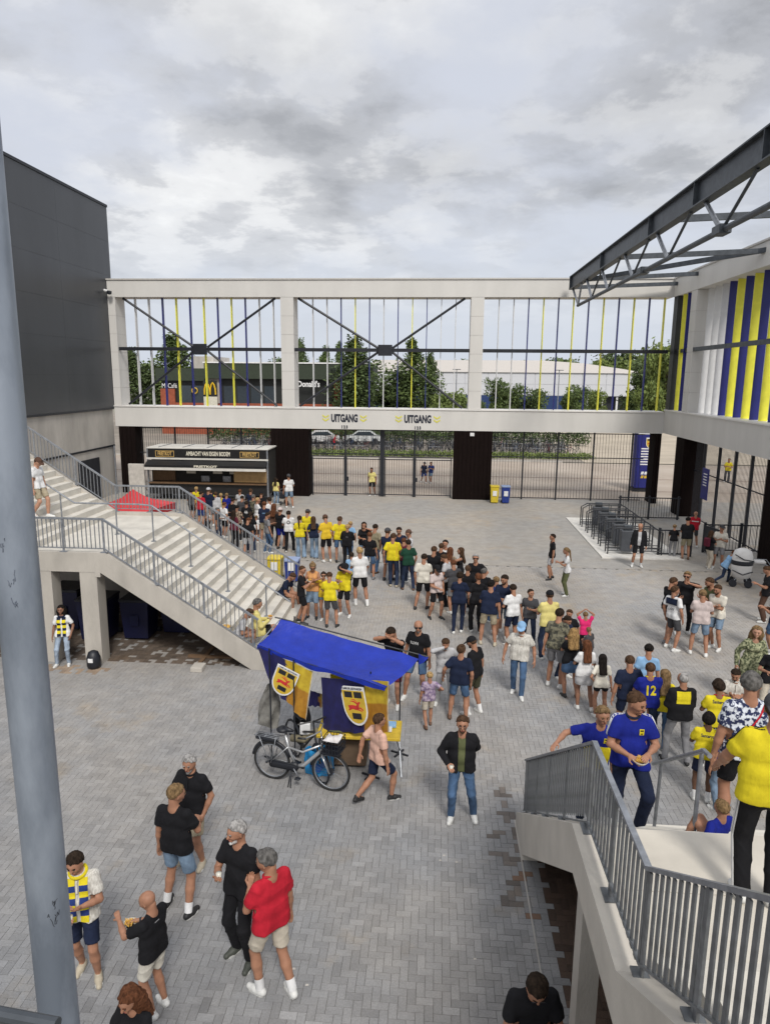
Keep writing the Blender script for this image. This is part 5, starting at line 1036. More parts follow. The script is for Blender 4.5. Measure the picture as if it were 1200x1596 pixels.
    if lod < 2 or d < 30:
        if 'shades' in ex: hp(MB().cbox(-.072, -.006, .090, .102, .0, .036, .004).cbox(.006, .072, .090, .102, .0, .036, .004).box(-.01, .01, .09, .096, .02, .03).box(-.088, -.07, -.01, .09, .022, .03).box(.07, .088, -.01, .09, .022, .03), 'sunglasses', lensm)
        else:
            for q in (-1, 1): hp(MB().lathe([(.001, -.007), (.0085, -.003), (.0085, .003), (.001, .007)], 10, (q*.032, .086, .008)), 'eye', eyem, True); hp(MB().bar((q*.018, .0955, .030), (q*.050, .083, .031), .007, .007), 'eyebrow', hairm(hcol) if ht not in ('cap', 'capback', 'hat', 'bucket') and hcol in HC else hairm('brown'))
        if lod == 0: hp(MB().bar((-.022, .0895, -.056), (.022, .0895, -.056), .006, .008), 'mouth', lipm)
    if 'glasses' in ex:
        for q in (-1, 1): hp(MB().tube([(q*.033+.024*math.cos(a), .098, .008+.018*math.sin(a)) for a in [i*math.pi/6 for i in range(12)]], .003, 5, closed=True), 'glasses', dark)
    if 'beard' in ex:
        Gh = SDF(hcen-.14, hcen+.14, hh); Gh.cone((0, .024, -.03), (0, .032, -.068), .066, .048, k=.03, **hF); Gh.cone((0, .074, -.096), (0, .062, -.09), .02, .02, k=.02, **hF); Q = (Gh.pts()-hcen)@HF; Gh.D = np.maximum(np.maximum(Gh.D, Q[..., 2]+.045-.5*np.clip(np.abs(Q[..., 0])-.03, 0, .05)), -(Q[..., 1]-.01)); V, F = Gh.out(); link('beard', nmesh('beard', V, F, hairm(ex['beard'])), root)
    # ---- things worn
    MT = Matrix([list(T[i])+[pel[i]] for i in range(3)]+[[0, 0, 0, 1]])
    def tp(mb, nm, mat, smooth=False): me = mb.mesh(nm, mat, smooth); me.transform(MT); return link(nm, me, root)
    def onshirt(me, nm, mat, o=.004):
        """lay a flat mesh onto the shirt surface along the depth axis of the torso"""
        bv = BVHTree.FromPolygons([v.co for v in shirt.data.vertices], [p.vertices for p in shirt.data.polygons]); Dv = Vector(T[:, 1])
        for v in me.vertices:
            w = MT@v.co; sgn_ = 1 if v.co.y > 0 else -1; st_ = w+Dv*sgn_*.4; hit = bv.ray_cast(st_, -Dv*sgn_)[0]
            v.co = (hit+Dv*sgn_*o) if hit else w
        me.materials.clear(); me.materials.append(mat); return link(nm, me, root)
    if tt_ in ('polo', 'shirt', 'shirtlong') and 'collar' not in ex: ex = {**ex, 'collar': tcol}; tp(MB().bar((0, .118, .30), (0, .085, .44), .022, .012), 'placket', tmat)
    if 'collar' in ex: tp(MB().tube([(.073*math.cos(a), .005+.06*math.sin(a), .505-.022*math.sin(a)) for a in [i*math.pi/9 for i in range(18)]], .014, 6, closed=True), 'collar', cloth(ex['collar']), True)
    if 'back_text' in ex:
        txt, sz, zz, cn = ex['back_text']; me = textmesh(txt, sz, depth=.0, bold=sz*.03, xs=.8)
        bm = bmesh.new(); bm.from_mesh(me); bmesh.ops.subdivide_edges(bm, edges=[e for e in bm.edges if e.calc_length() > .05], cuts=2); bm.to_mesh(me); bm.free()
        me.transform(Matrix.Translation((0, -.1, zz))@Matrix.Rotation(R(90), 4, 'X')); onshirt(me, 'printed_text', cloth(cn) if cn in CC else hairm(cn))
    if 'chest_text' in ex:
        txt, sz, zz, xx, cn = ex['chest_text']; me = textmesh(txt, sz, depth=.0, bold=sz*.03, xs=.8); me.transform(Matrix.Translation((xx, .1, zz))@Matrix.Rotation(R(180), 4, 'Z')@Matrix.Rotation(R(90), 4, 'X')); onshirt(me, 'printed_text', cloth(cn), .006)
    def patch(x0_, x1_, z0_, z1_, y_, cn, nm='print', nn=5, o=.004):
        mb = MB().grid(lambda u, v: (x0_+(x1_-x0_)*u, y_, z0_+(z1_-z0_)*v), nn, nn); return onshirt(mb.mesh(nm), nm, cloth(cn) if cn in CC else _mats[cn], o)
    for pt in ex.get('patches', ()): patch(*pt)
    if 'crest' in ex:
        patch(-.105, -.055, .30, .37, .1, 'yellow', 'crest_badge', 3, .006); patch(-.098, -.062, .345, .36, .1, 'black', 'badge_mark', 2, .009); patch(-.09, -.07, .31, .322, .1, 'black', 'badge_mark', 2, .009)
    if 'sleeve_stripe' in ex:
        for i in (0, 1):
            q = (-1, 1)[i]; a_ = W_((q*.075, -.02, .50)); 
            bv = BVHTree.FromPolygons([v.co for v in shirt.data.vertices], [p.vertices for p in shirt.data.polygons]); vs = []
            ew = EL[i]*.68+SH[i]*.32
            for k in range(11):
                t_ = k/10; p = a_*(1-t_)+ew*t_; outv = nrm(T@np.array([q*.55, 0, .85])*(1-t_)+nrm(np.cross(EL[i]-SH[i], T[:, 1]))*(t_)*(1 if np.cross(EL[i]-SH[i], T[:, 1])@(T[:, 0]*q) > 0 else -1))
                for w_ in (-.018, .018): 
                    pp = Vector(p+T[:, 1]*w_+outv*.15); hit = bv.ray_cast(pp, Vector(-outv))[0]; vs.append((hit or pp-Vector(outv)*.08)+Vector(outv)*.004)
            MB().add(vs, [(2*k, 2*k+1, 2*k+3, 2*k+2) for k in range(10)]).build('shoulder_stripe', cloth(ex['sleeve_stripe']), root)
    if 'scarf' in ex:
        c1, c2 = ex['scarf']; o_ = .02
        for q in (-1, 1):
            for k in range(8):
                z1_ = .46-k*.075; z0_ = z1_-.075
                if z0_ < .46-ex.get('scarf_len', 8)*.075: continue
                onshirt(MB().grid(lambda u, v: (q*(.022+.095*u), .1, z0_+(z1_-z0_)*v), 4, 3).mesh('scarf_end'), 'scarf_band', cloth((c1, c2)[k % 2]), .016)
        tp(MB().tube([(.088*math.cos(a), -.005+.075*math.sin(a), .50-.035*math.sin(a)) for a in [math.pi*(-.3)+i*math.pi*1.6/14+0*math.pi for i in range(15)]], [.024]*15, 8), 'scarf_neck', cloth(c1), True)
    if 'backpack' in ex:
        tp(MB().cbox(-.14, .14, -.26, -.11, .08, .47, .04), 'backpack', cloth(ex['backpack']))
    if 'strap' in ex:
        me = MB().grid(lambda u, v: (-.14+.27*v+.022*(u-.5), -.1, .02+.46*v), 1, 14).mesh('bag_strap'); onshirt(me, 'bag_strap', cloth(ex['strap']), .006)
    if 'bag' in ex: tp(MB().cbox(.13, .30, -.12, .05, -.16, .06, .02), 'shoulder_bag', cloth(ex['bag']))
    if 'watch' in ex:
        i = ex['watch']; MB().tube([tuple(WR[i]-HD[i]*.035), tuple(WR[i]-HD[i]*.012)], .033*af, 12).build('watch', dark, root, True)
    if 'stripes3' in ex:
        i = ex['stripes3']
        for k in (-1, 0, 1):
            q = (-1, 1)[i]; vs = []
            for a_, b_, ra, rb in ((HP[i], KN[i], .098, .076), (KN[i], AN[i], .076, .060)):
                for t_ in (0, .33, .66, 1): 
                    p = a_*(1-t_)+b_*t_; r_ = ra+(rb-ra)*t_; an_ = (.0+k*.32)/1; dv_ = np.array([q*math.cos(an_), math.sin(an_), 0]); vs.append(tuple(p+dv_*(r_+.004)))
            MB().tube(vs, .006, 4).build('side_stripe', cloth('white'), root)
    hw = [root.matrix_basis]; RM = Matrix.Translation(Vector(loc))@Matrix.Rotation(-R(head), 4, 'Z')@Matrix.Scale(s, 4)
    hc_w = [RM@Vector(c) for c in hand_c]
    if hold:
        kind, hi_, lb = hold; c = (hc_w[0]+hc_w[1])/2 if hi_ == 2 else hc_w[hi_]
        if kind == 'cup':
            t = thing('cup', lb, 'cup', tuple(c-Vector((0, 0, .05))), 0); MB().lathe([(.026, 0), (.034, .12)], 14).build('beaker', M('clear_beaker', (.6, .58, .5), .25), t, True); MB().lathe([(.025, .01), (.031, .085)], 14).build('drink', M('beer', (.45, .20, .02), .2), t, True)
        elif kind == 'tray':
            t = thing('food_tray', lb, 'food tray', tuple(c-Vector((0, 0, .03))), random.random()*3); MB().lathe([(.045, 0), (.05, .005), (.085, .045), (.09, .045), (.052, .0)], 16).build('dish', M('tray_paper', (.62, .58, .50), .7), t, True)
            mb = MB(); r3 = random.Random(4)
            for _ in range(26): a = r3.uniform(0, 6.28); q = r3.uniform(0, .06); x_, y_ = q*math.cos(a), q*math.sin(a); dx, dy, dz = (r3.uniform(-.03, .03) for _ in range(3)); mb.bar((x_-dx, y_-dy, .045-dz*.5), (x_+dx, y_+dy, .055+abs(dz)), .010)
            mb.build('fries', M('fries', (.62, .36, .07), .6), t)
        elif kind == 'phone':
            t = thing('phone', lb, 'phone', tuple(c), -R(head)); MB().cbox(-.036, .036, -.006, .006, -.07, .07, .004).build('phone_case', dark, t)
    return root
def pp(px, py, head, top_py=None, h=None, dx=0, **k):
    p = onz(px, py, 0.0)
    if top_py is not None:
        q = ony(px, top_py, p.y); h = max(1.0, min(1.98, q.z))
    return person((p.x+dx, p.y, 0), head, h=h or 1.78, **k)
Q = 'people queueing across the plaza'; QT = 'people crowding before the chip stand'; QR = 'people queueing at the lower right'
# ---- nearest groups
pp(305, 1348, 195, 1172, top=('polo', 'black'), bot=('shorts', 'khaki'), hair=('short', 'grey'), arms=('pocket', 'hold'), feet=((.1, 0, 0), (.2, .06, 0)), look=-10, nod=10, bulk=1.2, shoes='beige', extra={'watch': 1, 'beard': 'grey'}, label='grey haired man in black polo and khaki shorts at the back of the pair')
pp(281, 1418, 12, 1222, top=('tee', 'black'), bot=('shorts', 'ldenim'), hair=('short', 'dblond'), arms=('down', (.12, .3, .15)), feet='wide', look=35, nod=8, bulk=1.18, shoes='black', socks='white', label='man in black tee shirt and pale denim shorts, seen from behind near the pole')
pp(379, 1492, 205, 1276, top=('tee', 'black'), bot=('trousers', 'black'), hair=('short', 'grey'), arms=('down', 'hold'), feet=((.14, .05, 0), (.12, -.02, 0)), look=20, nod=5, bulk=1.08, shoes='dgreen', extra={'beard': 'white'}, hold=('cup', 1, 'white cup held by the grey haired man all in black'), label='tall grey haired man all in black standing beside the man in the red polo')
pp(426, 1548, -50, 1322, top=('polo', 'red'), bot=('shorts', 'beige'), hair=('short', 'dgrey'), arms=('hold', 'down'), feet=((.10, .12, 0), (.13, -.14, 0)), look=-30, nod=12, bulk=1.3, shoes='white', socks='white', label='stout man in bright red polo shirt and pale shorts')
pp(246, 1575, -70, 1388, top=('tee', 'black'), bot=('shorts', 'cream'), hair=('none', 'grey'), arms=((.12, .42, .32), (.10, .32, .18)), feet='stand', look=-12, nod=18, bulk=1.15, shoes='white', skn='m', extra={'watch': 1, 'back_text': ('~~~', .05, .40, 'lgrey')}, hold=('tray', 1, 'white snack tray held by the bald man at the lower left'), label='bald man in black tee shirt and cream shorts pointing over his snack tray')
pp(136, 1524, 165, 1322, top=('shirt', 'stripe'), bot=('shorts', 'navy'), hair=('short', 'dark'), arms=('hold', (.10, .27, .17)), feet=((.14, .06, 0), (.08, -.14, 0)), look=14, nod=20, bulk=1.12, shoes='beige', extra={'scarf': ('yellow', 'dblue'), 'scarf_len': 8}, hold=('cup', 1, 'white cup held by the man with the striped scarf'), label='smiling man with a yellow and blue striped scarf beside the steel pole')
for (px, py, zh, hd, hcol, lb, hgt) in ((207, 1548, 1.55, 200, 'auburn', 'woman with curly brown hair whose head shows at the bottom edge', 1.68),):
    p = onz(px, py, zh); person((p.x, p.y, 0), hd, h=hgt, sex='f', top=('tee', 'black'), bot=('jeans', 'ddenim'), hair=('curlylong' if hcol == 'auburn' else 'short', hcol), arms=('hold', 'hold'), nod=20, label=lb, hold=('cup', 0, 'red and white cup held by the curly haired woman') if hcol == 'auburn' else None)
p = onz(831, 1520, 1.66); person((p.x, p.y, 0), 175, h=1.86, top=('tee', 'black'), bot=('shorts', 'dgrey'), hair=('short', 'dark'), arms=('hold', 'hold'), nod=38, lean=8, bulk=1.2, extra={'glasses': 1, 'beard': 'dgrey'}, label='man in black tee shirt and glasses looking down at the bottom edge')
pp(589, 1248, 55, 1106, top=('tee', 'peach'), bot=('shorts', 'navy'), hair=('short', 'brown'), arms=('swingb', 'down'), feet=((.08, -.36, .07), (.08, .26, 0)), look=10, bulk=1.18, shoes='black', label='man in peach tee shirt walking past the blue stall table')
pp(716, 1277, 182, 1113, top=('jacket', 'black'), bot=('jeans', 'denim'), hair=('short', 'brown'), arms=('back', (.20, .22, .12)), feet=((.21, -.04, 0), (.13, .04, 0)), bulk=1.05, extra={'glasses': 1, 'beard': 'brown', 'under': 'olive'}, hold=('cup', 1, 'glass of beer held by the man in the leather jacket'), label='man in black leather jacket, olive shirt and blue jeans standing alone')
pp(806, 1084, 188, 966, top=('shirt', 'stripe'), bot=('jeans', 'denim'), hair=('cap', 'lblue'), arms=((.33, .02, -.06), (.33, .04, -.06)), feet=((.08, .16, 0), (.1, -.16, 0)), bulk=1.1, label='man in pale patterned shirt, blue jeans and light cap walking forward')
pp(650, 1086, 190, 962, top=('tee', 'black'), bot=('shorts', 'denim'), hair=('none', 'grey'), arms=('down', 'down'), feet=((.12, -.02, 0), (.24, .16, 0)), extra={'shades': 1, 'beard': 'dgrey', 'chest_text': ('RLVN', .09, .30, .05, 'white')}, bulk=1.12, label='bald man with sunglasses and black printed tee shirt at the end of the awning')
pp(692, 1098, 178, 990, top=('shirtlong', 'lgrey'), bot=('trousers', 'lgrey'), hair=('short', 'brown'), arms=('hips', 'face'), feet='stand', nod=12, bulk=1.05, label='man in pale blue grey shirt with one hand on his hip facing the dark shirts')
pp(714, 1122, 8, 1003, top=('tee', 'navy'), bot=('shorts', 'denim'), hair=('short', 'brown'), arms=((.36, .08, -.02), 'down'), feet='wide', look=25, bulk=1.22, shoes='brown', label='man in navy tee shirt and denim shorts holding the child by the hand')
pp(738, 1112, -50, 990, top=('tee', 'black'), bot=('shorts', 'dolive'), hair=('cap', 'black'), arms=('down', 'down'), nod=18, bulk=1.08, socks='white', extra={'beard': 'dark', 'watch': 1}, label='man in black cap, black tee shirt and dark shorts behind the man in navy')
pp(667, 1133, -12, 1046, top=('tee', 'tiedye'), bot=('shorts', 'beige'), hair=('short', 'blond'), arms=('down', (.34, .0, .22)), feet=((.09, -.14, .02), (.09, .14, 0)), shoes='brown', label='small blond child in lilac tee shirt walking hand in hand')
pp(614, 1100, 195, 972, top=('tee', 'black'), bot=('shorts', 'maroon'), hair=('short', 'dark'), arms=('face', 'face'), nod=25, bulk=1.1, label='man in black tee shirt eating behind the blue awning')
# ---- by the foot of the left stair
G_ = 'group eating at the foot of the left stair'
pp(470, 971, 75, 880, top=('tee', 'black'), bot=('shorts', 'black'), hair=('buzz', 'brown'), arms=('phone', 'phone'), nod=15, bulk=1.12, shoes='black', label='man all in black looking at his phone beside the sitting man', group=G_)
pp(489, 964, 182, 874, sex='f', top=('tank', 'orange'), bot=('skirt', 'ldenim'), hair=('bun', 'dblond'), arms=('hold', 'hold'), feet='stand', nod=15, shoes='black', extra={'shades': 1}, hold=('tray', 2, 'snack tray held by the woman in orange'), label='woman in orange top and denim skirt with sunglasses', group=G_)
pp(506, 967, 185, 890, sex='f', top=('fit', 'gold'), bot=('short', 'ldenim'), hair=('bun', 'dark'), arms=('hold', 'face'), extra={'shades': 1}, label='woman in mustard top and denim shorts between the orange top and the boy', group=G_)
pp(515, 977, 5, 891, top=('tee', 'yellow'), bot=('shorts', 'dgrey'), hair=('short', 'brown'), arms=('hold', 'hold'), nod=10, shoes='black', label='boy in yellow shirt and dark shorts with his back to the plaza front', group=G_)
pp(537, 960, 200, 876, top=('tee', 'yellow'), bot=('shorts', 'black'), hair=('hat', 'black'), arms=('face', 'hold'), nod=20, feet='wide', label='man in yellow shirt shading his face with a wide black hat', group=G_)
pp(561, 944, -15, 845, top=('tee', 'white'), bot=('shorts', 'black'), hair=('short', 'blond'), arms=('hold', 'hold'), feet=((.12, .06, 0), (.20, -.06, 0)), socks='white', label='blond man in white tee shirt and black shorts in front of the queue', group=G_)
pp(549, 926, 0, 860, top=('tee', 'lblue'), bot=('shorts', 'navy'), hair=('short', 'dark'), arms=('hold', 'down'), label='child in light blue half hidden left of the blond man', group=G_)
# ---- first row of the queue
pp(451, 860, 4, 795, top=('tee', 'white'), bot=('trousers', 'black'), hair=('bun', 'dark'), arms=('hold', 'hold'), extra={'back_text': ('O', .22, .30, 'dgrey')}, shoes='white', label='person in white tee shirt with round dark print and black trousers', group=Q)
pp(468, 869, 2, 803, sex='f', top=('tee', 'yellow'), bot=('flared', 'ldenim'), hair=('pony', 'dark'), arms=('hold', 'phone'), label='woman in yellow tee shirt with long dark ponytail and flared jeans', group=Q)
pp(480, 861, 12, 793, top=('tee', 'yellow'), bot=('trousers', 'navy'), hair=('cap', 'dgrey'), arms=('hold', 'hold'), label='man in yellow tee shirt and grey cap just behind the two long haired women', group=Q)
pp(490, 870, -3, 804, sex='f', top=('tee', 'navy'), bot=('flared', 'ldenim'), hair=('long', 'brown'), arms=('down', 'hold'), label='woman in navy tee shirt with long brown hair and flared jeans', group=Q)
pp(509, 876, -25, 801, top=('tee', 'gold'), bot=('shorts', 'black'), hair=('cap', 'brown'), arms=('hold', 'down'), nod=15, bulk=1.08, label='man in orange yellow tee shirt, black shorts and brown cap', group=Q)
pp(529, 876, -2, 804, top=('tee', 'yellow'), bot=('shorts', 'denim'), hair=('short', 'brown'), arms=('pocket', 'hold'), shoes='black', extra={'patches': [(-.02, .02, .1, .42, -.1, 'gold')]}, label='man in yellow shirt with navy sleeves and denim shorts', group=Q)
pp(541, 884, 2, 816, top=('hoodie', 'black'), bot=('trousers', 'black'), hair=('short', 'blond'), arms=('hold', 'hold'), label='person in black top with a pale printed line and black trousers', extra={'back_text': ('-----', .07, .30, 'lgrey')}, group=Q)
pp(545, 868, 10, 812, top=('tee', 'lblue'), bot=('jeans', 'denim'), hair=('short', 'blond'), arms=('down', 'down'), label='blond person in light blue behind the one in black', group=Q)
pp(567, 882, 175, 812, sex='f', top=('tee', 'black'), bot=('jeans', 'ldenim'), hair=('long', 'dark'), arms=('face', 'hold'), label='dark haired woman in black turned towards the queue', group=Q)
pp(576, 902, 2, 828, top=('tee', 'black'), bot=('shorts', 'denim'), hair=('short', 'auburn'), arms=('hold', 'down'), shoes='grey', label='person in black tee shirt and denim shorts right of the blond man', group=Q)
pp(583, 893, 15, 816, top=('tee', 'tan'), bot=('jeans', 'denim'), hair=('short', 'dark'), arms=('hold', 'pocket'), shoes='brown', label='man in tan tee shirt and jeans at the right end of the first queue part', group=Q)
# ---- five around the yellow retro shirt
H_ = 'group round the man in the yellow patterned shirt'
pp(604, 904, 20, 822, top=('tee', 'navy'), bot=('shorts', 'denim'), hair=('cap', 'dgrey'), arms=('hold', 'down'), shoes='black', label='man in navy tee shirt and dark cap left of the yellow patterned shirt', group=H_)
pp(612, 914, 5, 830, top=('tee', 'yellow'), bot=('jeans', 'ddenim'), hair=('short', 'brown'), arms=('down', 'hold'), bulk=1.08, shoes='beige', extra={'patches': [(-.15, -.11, .05, .45, -.1, 'gold'), (.11, .15, .05, .45, -.1, 'gold')]}, label='man in yellow patterned club shirt and dark jeans seen from behind', group=H_)
pp(621, 899, 185, 820, top=('tee', 'navy'), bot=('trousers', 'black'), hair=('short', 'dark'), arms=('hold', 'hold'), label='man in dark shirt facing forward behind the yellow patterned shirt', group=H_)
pp(636, 919, -8, 840, top=('tee', 'green'), bot=('jeans', 'ddenim'), hair=('short', 'dark'), arms=('hold', 'pocket'), feet='wide', bulk=1.08, shoes='brown', label='man in dark green tee shirt and dark jeans seen from behind', group=H_)
pp(637, 901, -115, 824, top=('tee', 'lgrey'), bot=('shorts', 'navy'), hair=('capback', 'brown'), arms=('hold', 'hold'), label='man in pale grey shirt with backwards brown cap turned to the left', group=H_)
pp(629, 907, 10, 838, top=('tee', 'maroon'), bot=('jeans', 'ddenim'), hair=('short', 'auburn'), arms=('hold', 'hold'), label='person in maroon between the yellow and the green shirt', group=H_)
# ---- dense middle of the queue
pp(659, 950, 14, 862, top=('tee', 'cream'), bot=('shorts', 'black'), hair=('short', 'dark'), arms=('down', 'hold'), feet=((.22, -.05, 0), (.1, .1, 0)), shoes='black', label='man in off white tee shirt and black shorts with one leg out to the left', group=Q)
pp(674, 936, 5, 850, top=('tee', 'black'), bot=('shorts', 'dgrey'), hair=('short', 'brown'), arms=('cross', 'cross'), label='man in black tee shirt behind the two in white at the left of the queue', group=Q)
pp(679, 964, 150, 878, top=('tee', 'pinkish'), bot=('shorts', 'black'), hair=('cap', 'black'), arms=('down', 'low'), nod=20, shoes='black', label='man in pinkish white tee shirt and black cap looking down', group=Q)
pp(698, 945, -60, 862, top=('tee', 'lgrey'), bot=('trousers', 'black'), hair=('short', 'brown'), arms=('hold', 'hold'), lean=14, shoes='black', label='man in light grey shirt leaning forward in the queue', group=Q)
pp(693, 922, 160, 840, top=('tee', 'white'), bot=('jeans', 'denim'), hair=('short', 'black'), arms=('down', 'down'), label='black haired young man in white at the back of the dense queue', group=Q)
pp(700, 932, 20, 852, sex='f', top=('tee', 'print'), bot=('jeans', 'ldenim'), hair=('long', 'auburn'), arms=('hold', 'hold'), label='auburn haired woman among the dense part of the queue', group=Q)
pp(716, 934, -75, 852, sex='f', top=('tank', 'black'), bot=('skirt', 'black'), hair=('long', 'brown'), arms=('fwd', 'hold'), label='woman with long brown hair in black sleeveless top facing left', group=Q)
pp(740, 952, 190, 862, top=('tee', 'black'), bot=('trousers', 'black'), hair=('short', 'grey'), arms=('hips', 'down'), bulk=1.15, extra={'shades': 1}, label='man in black tee shirt with sunglasses facing the camera in the queue', group=Q)
pp(727, 962, 5, 880, top=('tee', 'black'), bot=('shorts', 'grey'), hair=('short', 'brown'), arms=('hips', 'hips'), label='man in black tee shirt and grey shorts with elbows out', group=Q)
pp(714, 986, 3, 890, sex='f', top=('tee', 'navy'), bot=('slim', 'navy'), hair=('bun', 'dark'), arms=('hold', 'hold'), h=1.8, label='person in navy top and dark trousers with white shoes in the middle of the queue', group=Q)
pp(741, 985, -15, 892, sex='f', top=('tee', 'black'), bot=('trousers', 'black'), hair=('short', 'auburn'), arms=('pocket', 'hold'), label='auburn haired woman all in black between the two dark backs', group=Q)
pp(760, 1005, 2, 903, top=('tee', 'navy'), bot=('shorts', 'khaki'), hair=('short', 'black'), arms=('hold', 'down'), feet='wide', bulk=1.18, shoes='beige', label='man in navy tee shirt and khaki shorts seen from behind', group=Q)
pp(783, 996, 190, 893, top=('tee', 'navy'), bot=('shorts', 'ldenim'), hair=('short', 'dark'), arms=('down', 'hold'), look=20, extra={'beard': 'dark'}, label='man in navy tee shirt and light denim shorts looking sideways', group=Q)
pp(797, 1006, -30, 910, top=('tee', 'white'), bot=('shorts', 'navy'), hair=('short', 'dark'), arms=('hold', 'hold'), bulk=1.05, label='man in white tee shirt and navy shorts behind the light cap', group=Q)
pp(823, 1005, 190, 917, top=('tee', 'dgrey'), bot=('jeans', 'ddenim'), hair=('short', 'dark'), arms=('hold', 'pocket'), look=-20, bulk=1.08, shoes='black', label='dark haired man in dark grey shirt and jeans right of the white tee shirt', group=Q)
pp(851, 1027, -18, 919, top=('tee', 'pyellow'), bot=('jeans', 'ddenim'), hair=('cap', 'black'), arms=('hold', 'hold'), bulk=1.15, label='man in pale yellow tee shirt with black cap and jeans', group=Q)
# ---- group by the curly haired woman
K_ = 'group round the curly blonde woman'
pp(863, 1070, 30, 948, top=('tee', 'camo'), bot=('shorts', 'grey'), hair=('short', 'dark'), arms=('down', 'hold'), lean=12, shoes='white', label='man in grey green shirt bending over beside the curly blonde woman', group=K_)
pp(877, 1056, 150, 956, top=('tee', 'navy'), bot=('jeans', 'ddenim'), hair=('short', 'dark'), arms=('hold', 'hold'), nod=20, extra={'strap': 'white'}, label='dark haired man with white strap behind the curly blonde woman', group=K_)
pp(882, 1036, 185, 948, top=('tee', 'black'), bot=('jeans', 'denim'), hair=('short', 'brown'), arms=('down', 'down'), label='brown haired man at the back of the curly blonde group', group=K_)
pp(886, 1087, -8, 977, sex='f', top=('tee', 'black'), bot=('sskirt', 'denim'), hair=('curlylong', 'curly'), arms=('hold', 'hold'), shoes='black', bulk=1.05, label='woman with big curly blonde hair in black top and denim skirt', group=K_)
pp(907, 1106, 3, 996, sex='f', top=('tee', 'white'), bot=('sskirt', 'lgrey'), hair=('long', 'auburn'), arms=('hold', 'down'), skn='d', label='woman with auburn hair in white top and pale grey skirt', group=K_)
pp(933, 1118, -5, 1019, sex='f', top=('fit', 'cream'), bot=('short', 'black'), hair=('long', 'black'), arms=('hips', 'down'), label='woman with long black hair, cream top and black shorts', group=K_)
pp(909, 1022, 2, 953, top=('tee', 'pink'), bot=('shorts', 'black'), hair=('short', 'dblond'), arms=('top', 'top'), label='child in pink and black shirt with both hands behind the head', group=K_)
pp(916, 1042, -40, 977, top=('tee', 'dgrey'), bot=('shorts', 'dgrey'), hair=('short', 'dblond'), arms=('hold', 'hold'), label='small boy in grey next to the child in pink', group=K_)
# ---- people standing apart
pp(858, 903, -95, 831, top=('tee', 'black'), bot=('shorts', 'lgrey'), hair=('short', 'dark'), arms=('down', 'down'), shoes='black', label='man in black tee shirt and pale shorts standing apart in mid plaza')
pp(881, 928, -95, 852, sex='f', top=('tee', 'white'), bot=('trousers', 'olive'), hair=('pony', 'dblond'), arms=('hold', 'hold'), label='blonde woman in white top and olive trousers standing apart in mid plaza')
pp(992, 884, 185, 814, top=('jacket', 'black'), bot=('shorts', 'black'), hair=('none', 'grey'), arms=('down', 'down'), bulk=1.15, socks='white', extra={'under': 'lgrey'}, label='bald man in black jacket and black shorts before the turnstiles')
pp(1047, 868, 5, 817, sex='f', top=('tee', 'black'), bot=('trousers', 'grey'), hair=('short', 'dblond'), arms=('hold', 'hold'), label='child in black top and grey trousers at the open gate')
pp(1067, 872, 3, 805, top=('tee', 'black'), bot=('shorts', 'tan'), hair=('short', 'black'), arms=('hold', 'hold'), bulk=1.2, shoes='brown', label='big man in black tee shirt and tan shorts at the open gate')
pp(1078, 853, 10, 796, top=('shirtlong', 'red'), bot=('shorts', 'dgrey'), hair=('none', 'grey'), arms=('down', 'hold'), bulk=1.15, extra={'patches': [(-.16, .16, .30, .34, -.1, 'white')]}, label='man in red jacket with white band behind the open gate')
pp(1102, 886, 70, 826, sex='f', top=('tee', 'black'), bot=('trousers', 'beige'), hair=('long', 'brown'), arms=('hold', 'hold'), extra={'backpack': 'maroon'}, label='woman with maroon backpack and beige trousers by the low fence')
pp(1117, 886, 200, 817, top=('tee', 'cream'), bot=('shorts', 'grey'), hair=('cap', 'dgrey'), arms=('hold', 'hold'), label='man in cream tee shirt and dark cap facing the woman with the backpack')
pp(1128, 908, 78, 848, h=1.78, top=('tee', 'lblue'), bot=('slim', 'ddenim'), hair=('short', 'auburn'), arms=('fwd', 'fwd'), lean=32, feet='lunge', shoes='black', label='red haired man in light blue bending over the pram')
# ---- right hand group
R_ = 'group chatting at the right of the plaza'
pp(1036, 1000, 75, 898, top=('tee', 'black'), bot=('shorts', 'dgrey'), hair=('short', 'brown'), arms=('cross', 'down'), shoes='grey', extra={'beard': 'brown'}, label='bearded man in black behind the man with a jumper on his shoulders', group=R_)
pp(1062, 988, 185, 889, top=('tee', 'black'), bot=('slim', 'black'), hair=('quiff', 'dblond'), arms=('drink', 'down'), extra={'shades': 1}, label='man all in black drinking, with sunglasses', group=R_)
pp(1044, 1012, 65, 912, top=('tee', 'white'), bot=('shorts', 'dgrey'), hair=('short', 'brown'), arms=('down', 'down'), extra={'collar': 'navy', 'patches': [(-.17, .17, .30, .46, -.1, 'navy', 'jumper', 6, .02)], 'back_text': ('LVXV', .09, .18, 'dgrey')}, label='man in white tee shirt with navy jumper over his shoulders', group=R_)
pp(1101, 1004, -110, 893, top=('tee', 'olive'), bot=('shorts', 'dgrey'), hair=('short', 'brown'), arms=('cross', 'cross'), extra={'beard': 'brown'}, label='bearded man in olive shirt laughing at the back of the right group', group=R_)
pp(1087, 1021, 15, 918, top=('tee', 'pinkish'), bot=('shorts', 'ldenim'), hair=('short', 'dblond'), arms=('hold', 'hold'), feet='wide', bulk=1.12, label='man in pale pink tee shirt and denim shorts seen from behind', group=R_)
pp(1112, 1011, -125, 909, top=('tee', 'cream'), bot=('shorts', 'ldenim'), hair=('short', 'brown'), arms=('cross', 'cross'), extra={'beard': 'dark'}, label='bearded man in cream tee shirt with folded arms', group=R_)
